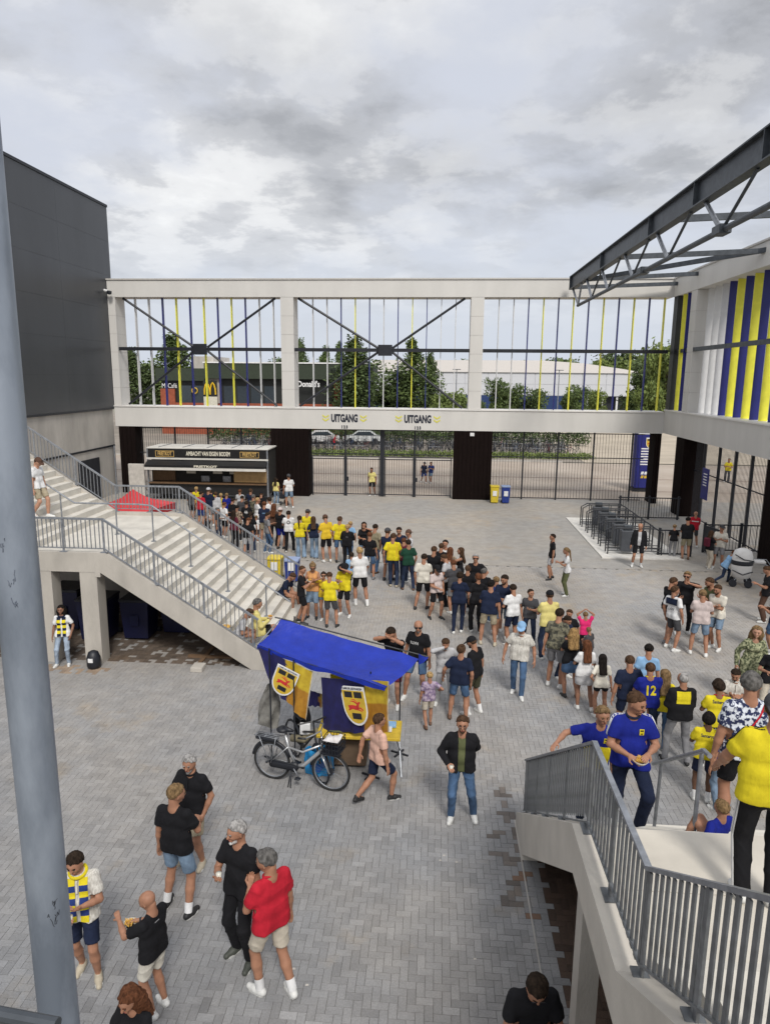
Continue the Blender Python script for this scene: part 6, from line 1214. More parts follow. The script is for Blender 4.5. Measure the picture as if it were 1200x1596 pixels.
pp(1163, 1100, 188, 962, sex='f', top=('dresslong', 'leaf'), bot=('none', 'navy'), hair=('curlylong', 'dblond'), arms=('down', 'down'), feet='step', skn='l', label='woman in green patterned dress with sunglasses on her hair')
pp(1188, 970, -70, 880, top=('tee', 'black'), bot=('trousers', 'brown'), hair=('short', 'brown'), arms=('hold', 'down'), nod=20, bulk=1.1, label='man in black tee shirt and dark brown trousers at the right edge')
pp(1199, 1020, -60, 915, top=('tee', 'navy'), bot=('shorts', 'denim'), hair=('short', 'dark'), arms=('hold', 'hold'), label='man in navy tee shirt cut off by the right edge')
pp(1193, 1122, 195, 1000, sex='f', top=('tee', 'black'), bot=('trousers', 'beige'), hair=('bun', 'dblond'), arms=('face', 'hold'), extra={'shades': 1}, label='woman in black with sunglasses raising her hand at the right edge')
# ---- lower right queue
pp(973, 1152, 2, 1019, top=('tee', 'navy'), bot=('shorts', 'navy'), hair=('buzz', 'brown'), arms=('down', 'down'), bulk=1.25, label='broad man in navy tee shirt with short cropped brown hair', group=QR)
pp(1000, 1122, 5, 1003, top=('tee', 'lblue'), bot=('shorts', 'denim'), hair=('short', 'black'), arms=('down', 'down'), label='dark haired boy in light blue behind the shirt with number twelve', group=QR)
pp(1004, 1166, 5, 1030, top=('tee', 'blue'), bot=('jeans', 'ddenim'), hair=('buzz', 'brown'), arms=('hold', 'hold'), extra={'back_text': ('12', .26, .26, 'yellow'), 'collar': 'yellow'}, label='man in blue club shirt with yellow number 12', group=QR)
pp(1025, 1166, 10, 1042, sex='f', top=('tee', 'yellow'), bot=('jeans', 'denim'), hair=('long', 'dblond'), arms=('down', 'hold'), label='blonde girl in yellow shirt and jeans beside the number twelve', group=QR)
pp(1052, 1188, 2, 1046, top=('jacket', 'black'), bot=('jeans', 'grey'), hair=('fringe', 'grey'), arms=('low', 'low'), feet='wide', bulk=1.2, shoes='black', extra={'under': 'black', 'patches': [(-.12, .12, .24, .46, -.1, 'yellow', 'back_panel', 5, .006)]}, label='grey haired man in black jacket with yellow back panel and grey jeans', group=QR)
pp(1108, 1196, 4, 1060, top=('tee', 'yellow'), bot=('shorts', 'black'), hair=('afro', 'dark'), arms=('hold', 'hold'), feet='wide', bulk=1.05, skn='d', extra={'back_text': ('Santeryz', .08, .40, 'dgrey'), 'collar': 'red'}, label='man in yellow club shirt with small dark lettering across the shoulders', group=QR)
pp(1136, 1160, 195, 1038, top=('shirt', 'stripe'), bot=('jeans', 'denim'), hair=('short', 'dark'), arms=('cross', 'hold'), nod=25, bulk=1.08, extra={'beard': 'dark'}, label='bearded man in cream striped shirt looking down', group=QR)
pp(1091, 1247, 15, 1110, top=('tee', 'yellow'), bot=('shorts', 'navy'), hair=('afro', 'black'), arms=('hold', 'hold'), skn='b', socks='white', extra={'back_text': ('Santeryz', .08, .38, 'dgrey')}, label='boy in yellow club shirt and navy shorts beside the bald man in blue', group=QR)
pp(1122, 1262, -20, 1118, top=('tee', 'blue'), bot=('jeans', 'ldenim'), hair=('none', 'grey'), arms=('down', 'hold'), nod=30, skn='m', extra={'beard': 'dark', 'collar': 'blue'}, label='bald bearded man in blue club shirt and light jeans', group=QR)
person((3.42, 7.3, 2.83-.172*3), 0, h=1.93, top=('tee', 'floral'), bot=('shorts', 'black'), hair=('short', 'dgrey'), arms=('down', 'hold'), bulk=1.3, look=25, feet='stand', lod=0, extra={'strap': 'red', 'bag': 'red', 'shades': 1}, label='big man in blue and white floral shirt with a red shoulder bag', group=QR)
# on the stair
person((2.42, 8.0, 1.80), 178, h=1.88, top=('polo', 'blue'), bot=('trousers', 'navy'), hair=('short', 'brown'), arms=((.10, .30, .19), (.10, .27, .15)), feet=((.11, .2, .12), (.12, -.12, 0)), look=-38, nod=12, bulk=1.2, lod=0, extra={'sleeve_stripe': 'white', 'crest': 1, 'collar': 'navy'}, hold=('tray', 2, 'tray of chips held by the man in the blue polo on the stair'), label='man in blue polo with white shoulder stripes climbing the stair with chips')
person((2.22, 8.95, 1.2), 178, h=1.80, top=('tee', 'blue'), bot=('jeans', 'ddenim'), hair=('quiff', 'dblond'), arms=('down', (.55, .12, .22)), feet='stand', look=-5, nod=5, roll=-8, lod=0, extra={'patches': [(-.17, .17, -.1, .24, .1, 'yellow', 'front_panel', 7, .006)], 'crest': 1}, label='smiling man in blue and yellow shirt reaching for the stair rail')
person((2.86, 5.6, 2.83), 12, h=1.95, top=('tee', 'yellow'), bot=('trousers', 'black'), hair=('capback', 'dgrey'), arms=((.30, .28, .02), 'down'), feet='stand', bulk=1.25, lod=0, extra={'stripes3': 0, 'sleeve_stripe': 'black'}, label='large man in yellow shirt and black striped trousers on the landing')
person((3.12, 7.05, 2.12), -25, h=1.3, top=('tee', 'blue'), bot=('shorts', 'lblue'), hair=('short', 'dblond'), arms=('hips', 'lap'), feet='sitwide', seat=.12, lean=-5, lod=0, socks='white', label='child in blue shirt sitting at the head of the lower flight')
# left stair
person((-10.96, 18.35, 3.36), 95, h=1.74, top=('tee', 'white'), bot=('shorts', 'khaki'), hair=('cap', 'brown'), arms=('down', 'down'), feet=((.1, .2, 0), (.1, -.12, .05)), nod=30, lod=0, label='man in white tee shirt and dark cap walking down the left stair', skn='l')
person((-4.62, 17.2, .0), 70, h=1.94, top=('long', 'pyellow'), bot=('shorts', 'black'), hair=('short', 'dgrey'), arms=('hold', 'hold'), feet=((.12, .42, .14), (.14, .44, .14)), seat=.53, lod=0, bulk=1.3, nod=12, hold=('tray', 2, 'snack tray held by the man in pale yellow on the steps'), label='man in pale yellow sweater eating at the foot of the left stair')
person((-5.0, 16.68, .0), 80, h=1.74, top=('tee', 'lgrey'), bot=('jeans', 'ldenim'), hair=('short', 'brown'), arms=('hold', 'hold'), feet=((.12, .42, .3), (.14, .4, .3)), seat=.66, lean=28, nod=20, lod=1, label='person in pale blue bent over food beside the man in pale yellow')
person((-4.78, 20.95, .0), 105, h=1.82, top=('tee', 'navy'), bot=('shorts', 'black'), hair=('short', 'brown'), arms=('lap', 'lap'), feet=((.2, .5, .0), (.2, .48, .0)), seat=.42, lean=30, nod=30, lod=0, label='man in navy tee shirt sitting on the lowest steps by the blue bin')
p = onz(103, 1036, 0); person((p.x, p.y, 0), 168, h=1.62, sex='f', top=('tee', 'white'), bot=('slim', 'pdenim'), hair=('curlylong', 'black'), arms=('pocket', 'down'), feet='relax', skn='d', lod=0, extra={'scarf': ('navy', 'yellow'), 'scarf_len': 8}, label='girl with navy and yellow scarf leaning under the left stair')
# ---- crowd before the chip stand
pp(431, 786, 20, 744, sex='f', top=('tee', 'pyellow'), bot=('jeans', 'ldenim'), hair=('long', 'dark'), arms=('hold', 'pocket'), label='woman in pale yellow tee shirt and jeans at the right end of the chip stand', group=QT)
pp(451, 792, -20, 738, top=('tee', 'white'), bot=('shorts', 'ldenim'), hair=('capback', 'dgrey'), arms=('down', 'hold'), bulk=1.1, label='man in white tee shirt and denim shorts before the brown pier', group=QT)
pp(438, 855, 25, 790, top=('tee', 'black'), bot=('shorts', 'blue'), hair=('cap', 'pinkish'), arms=('hold', 'hold'), shoes='black', label='man in black tee shirt, blue shorts and pinkish cap', group=QT)
pp(428, 851, 10, 784, sex='f', top=('fit', 'brown'), bot=('flared', 'black'), hair=('long', 'auburn'), arms=('hold', 'hold'), shoes='black', label='woman in brown top and wide black trousers in the chip stand crowd', group=QT)
pp(413, 846, 2, 781, top=('tee', 'navy'), bot=('shorts', 'khaki'), hair=('short', 'auburn'), arms=('hold', 'down'), bulk=1.1, extra={'back_text': ('OOO', .07, .30, 'lblue')}, label='man in navy tee shirt with pale back print and khaki shorts', group=QT)
pp(402, 836, 60, 775, top=('tee', 'white'), bot=('shorts', 'grey'), hair=('short', 'blond'), arms=('down', 'hold'), label='fair haired man in white tee shirt left of the navy back print', group=QT)
pp(421, 836, -70, 774, top=('tee', 'white'), bot=('jeans', 'denim'), hair=('short', 'dark'), arms=('hold', 'hold'), label='dark haired man in white tee shirt right of the navy back print', group=QT)
pp(400, 846, 15, 803, top=('tee', 'white'), bot=('shorts', 'dgrey'), hair=('short', 'dblond'), arms=('hold', 'hold'), label='small child in white tee shirt below the men in white', group=QT)
pp(386, 838, 5, 780, top=('tee', 'black'), bot=('shorts', 'black'), hair=('short', 'dark'), arms=('hold', 'hold'), extra={'back_text': ('44', .2, .26, 'white')}, label='person in black shirt with white number 44', group=QT)
pp(387, 868, 0, 806, top=('tee', 'black'), bot=('shorts', 'lgrey'), hair=('short', 'auburn'), arms=('hold', 'down'), nod=15, label='man in black top and pale shorts just beyond the stair railing', group=QT)
pp(371, 843, 15, 787, top=('tee', 'print'), bot=('trousers', 'black'), hair=('short', 'black'), arms=('hold', 'hold'), skn='d', label='person in brown patterned shirt and black trousers', group=QT)
pp(363, 832, 25, 776, top=('jacket', 'black'), bot=('shorts', 'cream'), hair=('short', 'dark'), arms=('hold', 'down'), bulk=1.25, extra={'under': 'white'}, label='big man in black jacket and cream shorts in the chip stand crowd', group=QT)
pp(376, 812, 10, 762, top=('tee', 'lgrey'), bot=('jeans', 'ddenim'), hair=('short', 'auburn'), arms=('hold', 'hold'), label='man in pale grey tee shirt at the counter of the chip stand', group=QT)
pp(355, 818, 5, 768, top=('tee', 'blue'), bot=('shorts', 'navy'), hair=('short', 'dblond'), arms=('hold', 'hold'), label='person in bright blue shirt near the counter', group=QT)
pp(338, 820, 3, 766, top=('hoodie', 'lgrey'), bot=('jeans', 'ddenim'), hair=('short', 'brown'), arms=('hold', 'down'), label='person in grey hooded top before the chip stand', group=QT)
pp(346, 816, -5, 768, top=('tee', 'yellow'), bot=('trousers', 'black'), hair=('short', 'blond'), arms=('hold', 'hold'), label='slim person in yellow between the grey hooded top and the blue shirt', group=QT)
pp(327, 820, 5, 759, top=('tee', 'navy'), bot=('shorts', 'grey'), hair=('cap', 'lgrey'), arms=('hold', 'hold'), bulk=1.2, label='broad man in navy tee shirt and light cap before the chip stand', group=QT)
pp(314, 822, 15, 765, top=('tee', 'red'), bot=('shorts', 'dblue'), hair=('short', 'dark'), arms=('hold', 'down'), label='man in red tee shirt before the chip stand', group=QT)
pp(308, 808, 5, 758, top=('tee', 'yellow'), bot=('shorts', 'black'), hair=('short', 'yellow') if False else ('short', 'blond'), arms=('hold', 'hold'), label='person in yellow shirt at the left end of the chip stand queue', group=QT)
pp(331, 806, -4, 764, top=('tee', 'yellow'), bot=('shorts', 'black'), hair=('short', 'dark'), arms=('hold', 'hold'), label='person in yellow half hidden behind the broad man in navy', group=QT)
pp(324, 850, 175, 802, sex='f', top=('tank', 'black'), bot=('trousers', 'black'), hair=('long', 'auburn'), arms=('face', 'down'), label='girl in black top facing forward beyond the stair railing', group=QT)
pp(397, 826, 20, 770, top=('tee', 'camo'), bot=('trousers', 'black'), hair=('short', 'dgrey'), arms=('hold', 'hold'), label='man in camouflage shirt behind the men in white', group=QT)
for px_, py_, hd_, tpy_, tp_, bt_, hr_, sx_, lb_ in (
    (379, 826, 8, 772, ('tee', 'dgrey'), ('shorts', 'navy'), ('short', 'dark'), 'm', 'dark haired man in dark grey tee shirt left of the camouflage shirt'),
    (392, 812, 4, 761, ('tee', 'navy'), ('jeans', 'ddenim'), ('short', 'brown'), 'm', 'man in navy tee shirt at the right part of the counter'),
    (408, 818, -10, 766, ('tee', 'black'), ('shorts', 'khaki'), ('cap', 'black'), 'm', 'man in black tee shirt and black cap behind the two in white'),
    (366, 856, 20, 795, ('tee', 'maroon'), ('trousers', 'black'), ('long', 'dark'), 'f', 'dark haired woman in maroon near the stair railing'),
    (350, 838, 30, 782, ('tee', 'white'), ('shorts', 'black'), ('short', 'auburn'), 'm', 'person in white tee shirt left of the big man in the jacket'),
    (418, 862, 60, 798, ('tee', 'grey'), ('jeans', 'denim'), ('short', 'dark'), 'm', 'man in mid grey tee shirt and jeans below the khaki shorts'),
    (392, 860, -20, 797, ('tee', 'black'), ('jeans', 'ddenim'), ('pony', 'dark'), 'f', 'dark haired girl in black with ponytail in the lower chip stand crowd'),
    (340, 846, 90, 790, ('tee', 'dgrey'), ('jeans', 'ddenim'), ('short', 'dgrey'), 'm', 'man in dark grey facing right just beyond the stair railing'),
    (300, 812, 12, 762, ('tee', 'dgrey'), ('shorts', 'black'), ('short', 'dark'), 'm', 'dark dressed man farthest left before the chip stand')):
    pp(px_, py_, hd_, tpy_, sex=sx_, top=tp_, bot=bt_, hair=hr_, arms=('hold', 'down'), label=lb_, group=QT)
for px_, py_, hd_, tpy_, tp_, bt_, hr_, sx_, lb_ in (
    (685, 924, 15, 846, ('tee', 'black'), ('jeans', 'ddenim'), ('short', 'brown'), 'm', 'man in black between the white shirts and the black haired young man'),
    (706, 955, -25, 872, ('tee', 'dgrey'), ('shorts', 'grey'), ('short', 'auburn'), 'm', 'auburn haired man in dark grey shirt in the densest part of the queue'),
    (752, 968, 20, 885, ('tee', 'black'), ('jeans', 'denim'), ('short', 'dgrey'), 'm', 'man in black tee shirt and blue jeans behind the khaki shorts'),
    (772, 985, 5, 898, ('tee', 'dblue'), ('shorts', 'beige'), ('short', 'dblond'), 'm', 'fair haired man in dark blue behind the khaki shorts, to the right')):
    pp(px_, py_, hd_, tpy_, sex=sx_, top=tp_, bot=bt_, hair=hr_, arms=('hold', 'down'), label=lb_, group=Q)
# ---- outside the gate
pp(580, 773, 190, 728, top=('tee', 'pyellow'), bot=('shorts', 'black'), hair=('short', 'dark'), arms=('down', 'down'), skn='d', label='person in pale yellow and black shorts standing outside the double gate', group='people outside the gate')
pp(660, 753, 160, 718, top=('tee', 'navy'), bot=('shorts', 'dblue'), hair=('cap', 'dgrey'), arms=('down', 'down'), feet='walk', label='person in navy walking outside the gate, left of the pair', group='people outside the gate')
pp(671, 753, 200, 719, top=('tee', 'dblue'), bot=('shorts', 'ldenim'), hair=('short', 'brown'), arms=('hold', 'down'), feet='step', extra={'backpack': 'navy'}, label='person in dark blue with backpack outside the gate, right of the pair', group='people outside the gate')
p = onz(521, 703, 0); person((p.x, p.y, 0), 85, h=1.75, top=('tee', 'red'), bot=('shorts', 'navy'), hair=('short', 'dark'), arms=('hold', 'hold'), lean=15, label='person in red beside the bicycle racks', group='people outside the gate')
p = onz(1132, 752, 0); person((p.x, p.y, 0), 200, h=1.78, top=('tee', 'yellow'), bot=('trousers', 'dgrey'), hair=('short', 'brown'), arms=('hold', 'hold'), label='person in yellow outside the fence below the wing', group='people outside the gate')
# ================================================================== stall with blue awning
stl = thing('market_stall', 'small merchandise stall with blue awning and club flags beside the grey bicycle', 'market stall', (-1.8, 12.1, 0))
A_, B_, C_, D_, E_ = ony(438, 964, 12.95), ony(401, 1005, 12.35), ony(600, 1068, 11.3), ony(633, 1022, 12.3), ony(668, 1024, 12.6)
tarp = M('tarp_blue', (.006, .024, .30), .5, .16, 3, bump=.9, bscale=9, spec=.4)
def tarp_pt(u, v):
    f_ = B_.lerp(C_, u); b_ = A_.lerp(D_.lerp(E_, .55), u); p = f_.lerp(b_, v); p.z += -.09*math.sin(v*math.pi)*(.8+.2*math.sin(u*4))+.006*math.sin(u*25+v*5)+.003*math.sin(u*61-v*9)*v+.004*math.sin(v*21+u*13)-.05*math.sin(u*math.pi)
    if u > .8: p.z -= .05*((u-.8)/.2)**2
    return p
P(MB().grid(tarp_pt, 46, 16), 'awning', tarp, stl, smooth=True)
P(MB().grid(lambda u, v: D_.lerp(tarp_pt(1, 1), 1).lerp(E_, u)+Vector((0, .12*u*(v-.5)*(1-u), -.03*math.sin(u*3)+(v-.5)*.22*(1-u))), 8, 4), 'awning_flap', tarp, stl, smooth=True)
P(MB().grid(lambda u, v: tarp_pt(u, 0)+Vector((0, -.012-.01*math.sin(u*30), -.075*v*(1+.25*math.sin(u*17)))), 40, 2), 'awning_hem', tarp, stl, smooth=True)
P(MB().tube([tuple(tarp_pt(u/10, .02)-Vector((0, 0, .015))) for u in range(11)], .016, 6), 'front_bar', dark, stl)
P(MB().tube([tuple(A_+Vector((-.12, 0, .02))), tuple(A_), tuple(E_)], .014, 6), 'back_bar', dark, stl); P(MB().tube([tuple(B_), tuple(A_)], .012, 6), 'side_bar', galv, stl)
q0 = onz(622, 1175); q1 = onz(577, 1210); q2 = Vector((-3.05, 12.2, 0)); q3 = Vector((-2.75, 13.1, 0))
for q, top in ((q0, D_), (q1, C_.lerp(B_, .12)), (q2, B_), (q3, A_), (Vector((-2.55, 12.0, 0)), tarp_pt(.35, .02))):
    P(MB().tube([tuple(q), (q.x, q.y, top.z)], .014, 8), 'pole', dark, stl)
    P(MB().bar((q.x-.16, q.y+.08, .015), (q.x+.18, q.y-.08, .015), .03).bar((q.x-.08, q.y-.14, .015), (q.x+.08, q.y+.14, .015), .03), 'foot', dark, stl)
# trays of goods
cy = M('cloth_counter', (.55, .38, .03), .8, .2, 6, bump=.2)
P(MB().cbox(-2.1, -.55, 11.75, 12.45, .74, .80, .01), 'table_top', cy, stl)
for a, b_ in (((-2.05, 11.8), (-2.05, 12.4)), ((-.62, 11.8), (-.62, 12.4))): P(MB().tube([(a[0], a[1], .75), (a[0]+.1, b_[1], 0)], .015, 6), 'table_leg', galv, stl); P(MB().tube([(b_[0], b_[1], .75), (b_[0]+.1, a[1], 0)], .015, 6), 'table_leg', galv, stl)
P(MB().cbox(-2.1, -1.2, 12.0, 12.6, .05, .6, .03), 'stock_box', M('cardboard_dark', (.12, .08, .05), .9), stl)
for k, (x, y, c, nm, lb) in enumerate(((-1.75, 11.95, 'olive', 'folded_scarf', 'folded olive scarf on the left of the stall table'), (-1.5, 12.0, 'navy', 'folded_scarf', 'folded navy scarf in the middle of the stall table'), (-.85, 12.05, 'white', 'folded_shirt', 'folded white and blue shirts on the stall table by the pole'), (-.78, 12.22, 'lblue', 'folded_shirt', 'folded light blue shirt behind the white one on the stall table'))):
    tag(MB().cbox(x-.13, x+.13, y-.09, y+.09, .803, .84+.02*(k % 2), .012).build(nm, cloth(c)), lb, 'merchandise')
# flags hanging from the awning
def flag_mat():
    m_ = bpy.data.materials.new('flag_blue_yellow'); m_.use_nodes = True; t = m_.node_tree; p = t.nodes['Principled BSDF']; p.inputs['Roughness'].default_value = .7
    a = t.nodes.new('ShaderNodeVertexColor'); a.layer_name = 'dye'; n = t.nodes.new('ShaderNodeTexNoise'); n.inputs['Scale'].default_value = 9; n.inputs['Detail'].default_value = 5
    mx = t.nodes.new('ShaderNodeMix'); mx.data_type = 'RGBA'; mx.blend_type = 'MULTIPLY'; mx.inputs[0].default_value = .6; r = t.nodes.new('ShaderNodeValToRGB'); r.color_ramp.elements[0].color = (.55, .45, .4, 1); r.color_ramp.elements[0].position = .35; r.color_ramp.elements[1].position = .65
    t.links.new(n.outputs[0], r.inputs[0]); t.links.new(a.outputs[0], mx.inputs[6]); t.links.new(r.outputs[0], mx.inputs[7]); t.links.new(mx.outputs[2], p.inputs['Base Color']); return m_
FM = flag_mat()
def flag(label, tl, tr_, br, bl, split, lean_, seedv, nu=40, nv=28):
    t = thing('club_flag', label, 'flag', tuple(tl))
    def fn(u, v):
        p = tl.lerp(tr_, u).lerp(bl.lerp(br, u), v); nrm_ = (tr_-tl).cross(bl-tl).normalized(); return p+nrm_*(.035*math.sin(u*15+seedv+v*2)+.015*math.sin(u*33+v*7))*(.3+.7*v)
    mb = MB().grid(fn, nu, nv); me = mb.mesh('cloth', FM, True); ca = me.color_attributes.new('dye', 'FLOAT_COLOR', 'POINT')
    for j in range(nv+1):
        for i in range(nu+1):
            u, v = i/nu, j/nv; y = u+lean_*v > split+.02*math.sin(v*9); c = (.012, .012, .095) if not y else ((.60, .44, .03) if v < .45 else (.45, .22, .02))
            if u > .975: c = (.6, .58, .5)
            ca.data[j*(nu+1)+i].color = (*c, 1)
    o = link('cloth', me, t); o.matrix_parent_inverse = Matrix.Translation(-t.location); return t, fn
tl, tr2, br2, bl2 = ony(500, 1056, 11.95), ony(606, 1062, 11.35), ony(607, 1140, 11.45), ony(504, 1143, 12.0)
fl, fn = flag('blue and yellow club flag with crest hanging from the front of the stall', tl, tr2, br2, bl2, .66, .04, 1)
def crest_on(fl, fn, u, v, w, out=.05, rollx=0):
    c = fn(u, v); ux = (fn(u+.1, v)-fn(u-.1, v)).normalized(); vy = (fn(u, v-.1)-fn(u, v+.1)).normalized(); m_ = frame(c, ux, vy); m_.translation = c+m_.col[2].xyz*out; crest(fl, m_, w)
crest_on(fl, fn, .53, .44, .56)
tl3, tr3, br3, bl3 = ony(402, 1008, 12.3), ony(488, 1047, 11.9), ony(475, 1124, 11.95), ony(425, 1070, 12.2)
fl2, fn2 = flag('blue and yellow club flag with crest hanging aslant at the left end of the stall', tl3, tr3, br3, bl3, .52, .1, 4)
crest_on(fl2, fn2, .48, .46, .46)
tl4 = ony(484, 1076, 12.5); fl3, fn3 = flag('small dark blue flag with yellow badge glimpsed between the two big ones', tl4, ony(503, 1082, 12.5), ony(503, 1102, 12.5), ony(481, 1100, 12.5), .75, 0, 2, 8, 8)
# pennants for sale under the awning
for k, (x, y, z, c, w) in enumerate(((-1.93, 12.4, 1.72, 'yellow', .28), (-1.5, 12.5, 1.66, 'navy', .3), (-1.15, 12.45, 1.6, 'gold', .25))):
    tag(MB().grid(lambda u, v: (x+w*u, y+.02*math.sin(u*9+v*4), z-.35*v), 8, 8).build('hanging_scarf', cloth(c), None, True), ('yellow', 'navy', 'orange')[k]+' scarf hanging for sale under the blue awning', 'scarf')
# ================================================================== bicycle in front
rw, fw = onz(425, 1213, 0), onz(516, 1232, 0); ax = (fw-rw); L_ = ax.length; ang = math.atan2(ax.y, ax.x)
bk = thing('bicycle', 'silver electric city bicycle with front crate and rear rack before the stall', 'bicycle', tuple(rw), ang); sc = L_/1.12
silver = M('bike_silver', (.50, .51, .52), .3, .06, 4, metal=.6); tyre = M('tyre_black', (.015, .015, .015), .8)
for x, nm in ((0, 'rear_wheel'), (1.12, 'front_wheel')):
    rm = MB(); rm.tube([(x+.305*math.cos(a), 0, .35+.305*math.sin(a)) for a in [i*math.pi/20 for i in range(40)]], .012, 8, closed=True); wl = rm.build(nm, galv, bk, True)
    MB().tube([(x+.335*math.cos(a), 0, .35+.335*math.sin(a)) for a in [i*math.pi/20 for i in range(40)]], .021, 8, closed=True).build('tyre', tyre, wl, True)
    for k in range(28):
        a = k*math.pi/14; MB().tube([(x+.03*math.cos(a+.5), .018*(-1)**k, .35+.03*math.sin(a+.5)), (x+.30*math.cos(a), 0, .35+.30*math.sin(a))], .0016, 3).build('spoke', galv, wl)
    MB().tube([(x, -.05, .35), (x, .05, .35)], .035 if x < 1 else .05, 12).build('hub', dark, wl)
P_ = lambda mb, nm, mt, sm_=True: mb.build(nm, mt, bk, sm_)
P_(MB().tube([(.46, 0, .33), (.34, 0, .62), (.27, 0, .88)], .024, 8).tube([(.46, 0, .33), (.62, 0, .38), (.95, 0, .72), (.96, 0, .88)], .034, 8).tube([(.33, 0, .66), (.60, 0, .62), (.95, 0, .82)], .018, 8).tube([(.0, .06, .35), (.46, .04, .33)], .011, 6).tube([(0, -.06, .35), (.46, -.04, .33)], .011, 6).tube([(0, .06, .35), (.33, .02, .68)], .009, 6).tube([(0, -.06, .35), (.33, -.02, .68)], .009, 6), 'frame', silver)
P_(MB().tube([(.955, 0, .98), (.97, 0, .70), (.98, .06, .66), (1.12, .065, .35)], .015, 8).tube([(.98, -.06, .66), (1.12, -.065, .35)], .015, 8).tube([(.97, 0, .70), (.98, -.06, .66)], .015, 8), 'fork', silver)
P_(MB().tube([(.955, 0, .95), (.94, 0, 1.08)], .014, 8).tube([(.78, -.30, 1.06), (.90, -.20, 1.10), (.94, 0, 1.08), (.90, .20, 1.10), (.78, .30, 1.06)], .012, 8), 'handlebar', galv)
for s_ in (-1, 1): P_(MB().tube([(.66, s_*.31, 1.055), (.80, s_*.30, 1.063)], .018, 8), 'grip', dark)
P_(MB().tube([(.27, 0, .86), (.25, 0, .96)], .014, 8), 'seat_post', galv); P_(MB().lathe([(.01, .0), (.10, .01), (.11, .04), (.07, .07)], 16, (.22, 0, .95)).tube([(.24, 0, .99), (.42, 0, .985)], [.06, .022], 10), 'saddle', dark)
P_(MB().tube([(.33*math.cos(a)*1.12, 0, .35+.375*math.sin(a)) for a in [R(20)+i*R(150)/12 for i in range(13)]], .028, 8), 'rear_mudguard', dark); P_(MB().tube([(1.12+.375*math.cos(a), 0, .35+.375*math.sin(a)) for a in [R(60)+i*R(110)/10 for i in range(11)]], .022, 8), 'front_mudguard', dark)
rk = MB()
for y in (-.07, -.025, .025, .07): rk.tube([(-.30, y, .82), (.26, y, .82)], .007, 5)
for x in (-.28, -.1, .1): rk.tube([(x, -.075, .82), (x, .075, .82)], .007, 5)
rk.tube([(-.02, .08, .35), (-.2, .08, .82)], .008, 5).tube([(-.02, -.08, .35), (-.2, -.08, .82)], .008, 5).tube([(.02, .08, .35), (.12, .08, .82)], .008, 5).tube([(.02, -.08, .35), (.12, -.08, .82)], .008, 5); P_(rk, 'rear_rack', galv); P_(MB().cbox(-.29, .12, -.06, .06, .735, .80, .015), 'battery', dark)
P_(MB().tube([(.44, -.06, .33), (.44, .06, .33)], .085, 18), 'motor', dark); P_(MB().cbox(-.02, .50, -.075, -.045, .27, .40, .03), 'chain_guard', dark); P_(MB().tube([(.46, -.09, .33), (.56, -.1, .19)], .011, 6).tube([(.46, .09, .33), (.36, .1, .47)], .011, 6), 'crank', galv); P_(MB().cbox(.51, .61, -.18, -.10, .175, .20, .008).cbox(.31, .41, .10, .18, .455, .48, .008), 'pedal', dark)
P_(MB().tube([(.40, -.05, .30), (.38, -.16, 0)], .010, 6).tube([(.40, -.05, .30), (.44, -.18, .01)], .010, 6), 'kickstand', dark)
cr = MB()
for z in (.78, .86, .94, 1.0):
    cr.tube([(1.0, -.17, z), (1.32, -.17, z), (1.32, .17, z), (1.0, .17, z)], .009, 5, closed=True)
for k in range(7):
    for y in (-.17, .17): cr.tube([(1.0+k*.053, y, .76), (1.0+k*.053, y, 1.0)], .005, 4)
for k in range(6):
    for x in (1.0, 1.32): cr.tube([(x, -.17+k*.068, .76), (x, -.17+k*.068, 1.0)], .005, 4)
cr.box(1.0, 1.32, -.17, .17, .75, .762); P_(cr, 'front_crate', dark, False); P_(MB().tube([(1.0, .1, .76), (1.12, .07, .40)], .009, 5).tube([(1.0, -.1, .76), (1.12, -.07, .40)], .009, 5), 'carrier_stay', galv)
bk.scale = (sc, sc, sc)
def atb(x, y, z): return bk.matrix_basis_ if False else Matrix.Translation(rw)@Matrix.Rotation(ang, 4, 'Z')@Matrix.Scale(sc, 4)@Vector((x, y, z))
pb = MB().grid(lambda u, v: atb(1.03+.26*u, -.14+.28*v, .98+.035*math.sin(u*5)*math.sin(v*4)+.008*math.sin(u*17+v*13)), 12, 12).build('crumpled_bag', M('bag_white', (.62, .6, .6), .5, bump=.3), None, True); tag(pb, 'crumpled white bag lying in the front crate of the bicycle', 'bag')
# blue carrier bag behind the bicycle, satchel hung on rack, grey jacket on the handlebars behind
cb = thing('carrier_bag', 'bright blue shopping bag standing behind the bicycle frame', 'bag', tuple(atb(.72, .42, 0))); MB().grid(lambda u, v: (-.27+.54*u+.02*math.sin(v*9), .13*math.sin(u*math.pi)+.02*math.sin(u*22+v*6), .50*v+.02*math.sin(u*15)), 16, 12).build('front', M('bag_cyan', (.02, .25, .55), .4, .2, 6, bump=.3), cb, True); MB().grid(lambda u, v: (-.27+.54*u, -.12*math.sin(u*math.pi)-.02*math.sin(u*19+v*5), .50*v+.02*math.sin(u*12)), 16, 12).build('back', _mats['bag_cyan'], cb, True)
MB().grid(lambda u, v: (-.16+.32*u, -.155*math.sin((.2+.6*u)*math.pi)-.012, .16+.16*v+.05*math.sin(u*9)), 10, 4).build('printed_mark', M('bag_print', (.01, .08, .3), .5), cb)
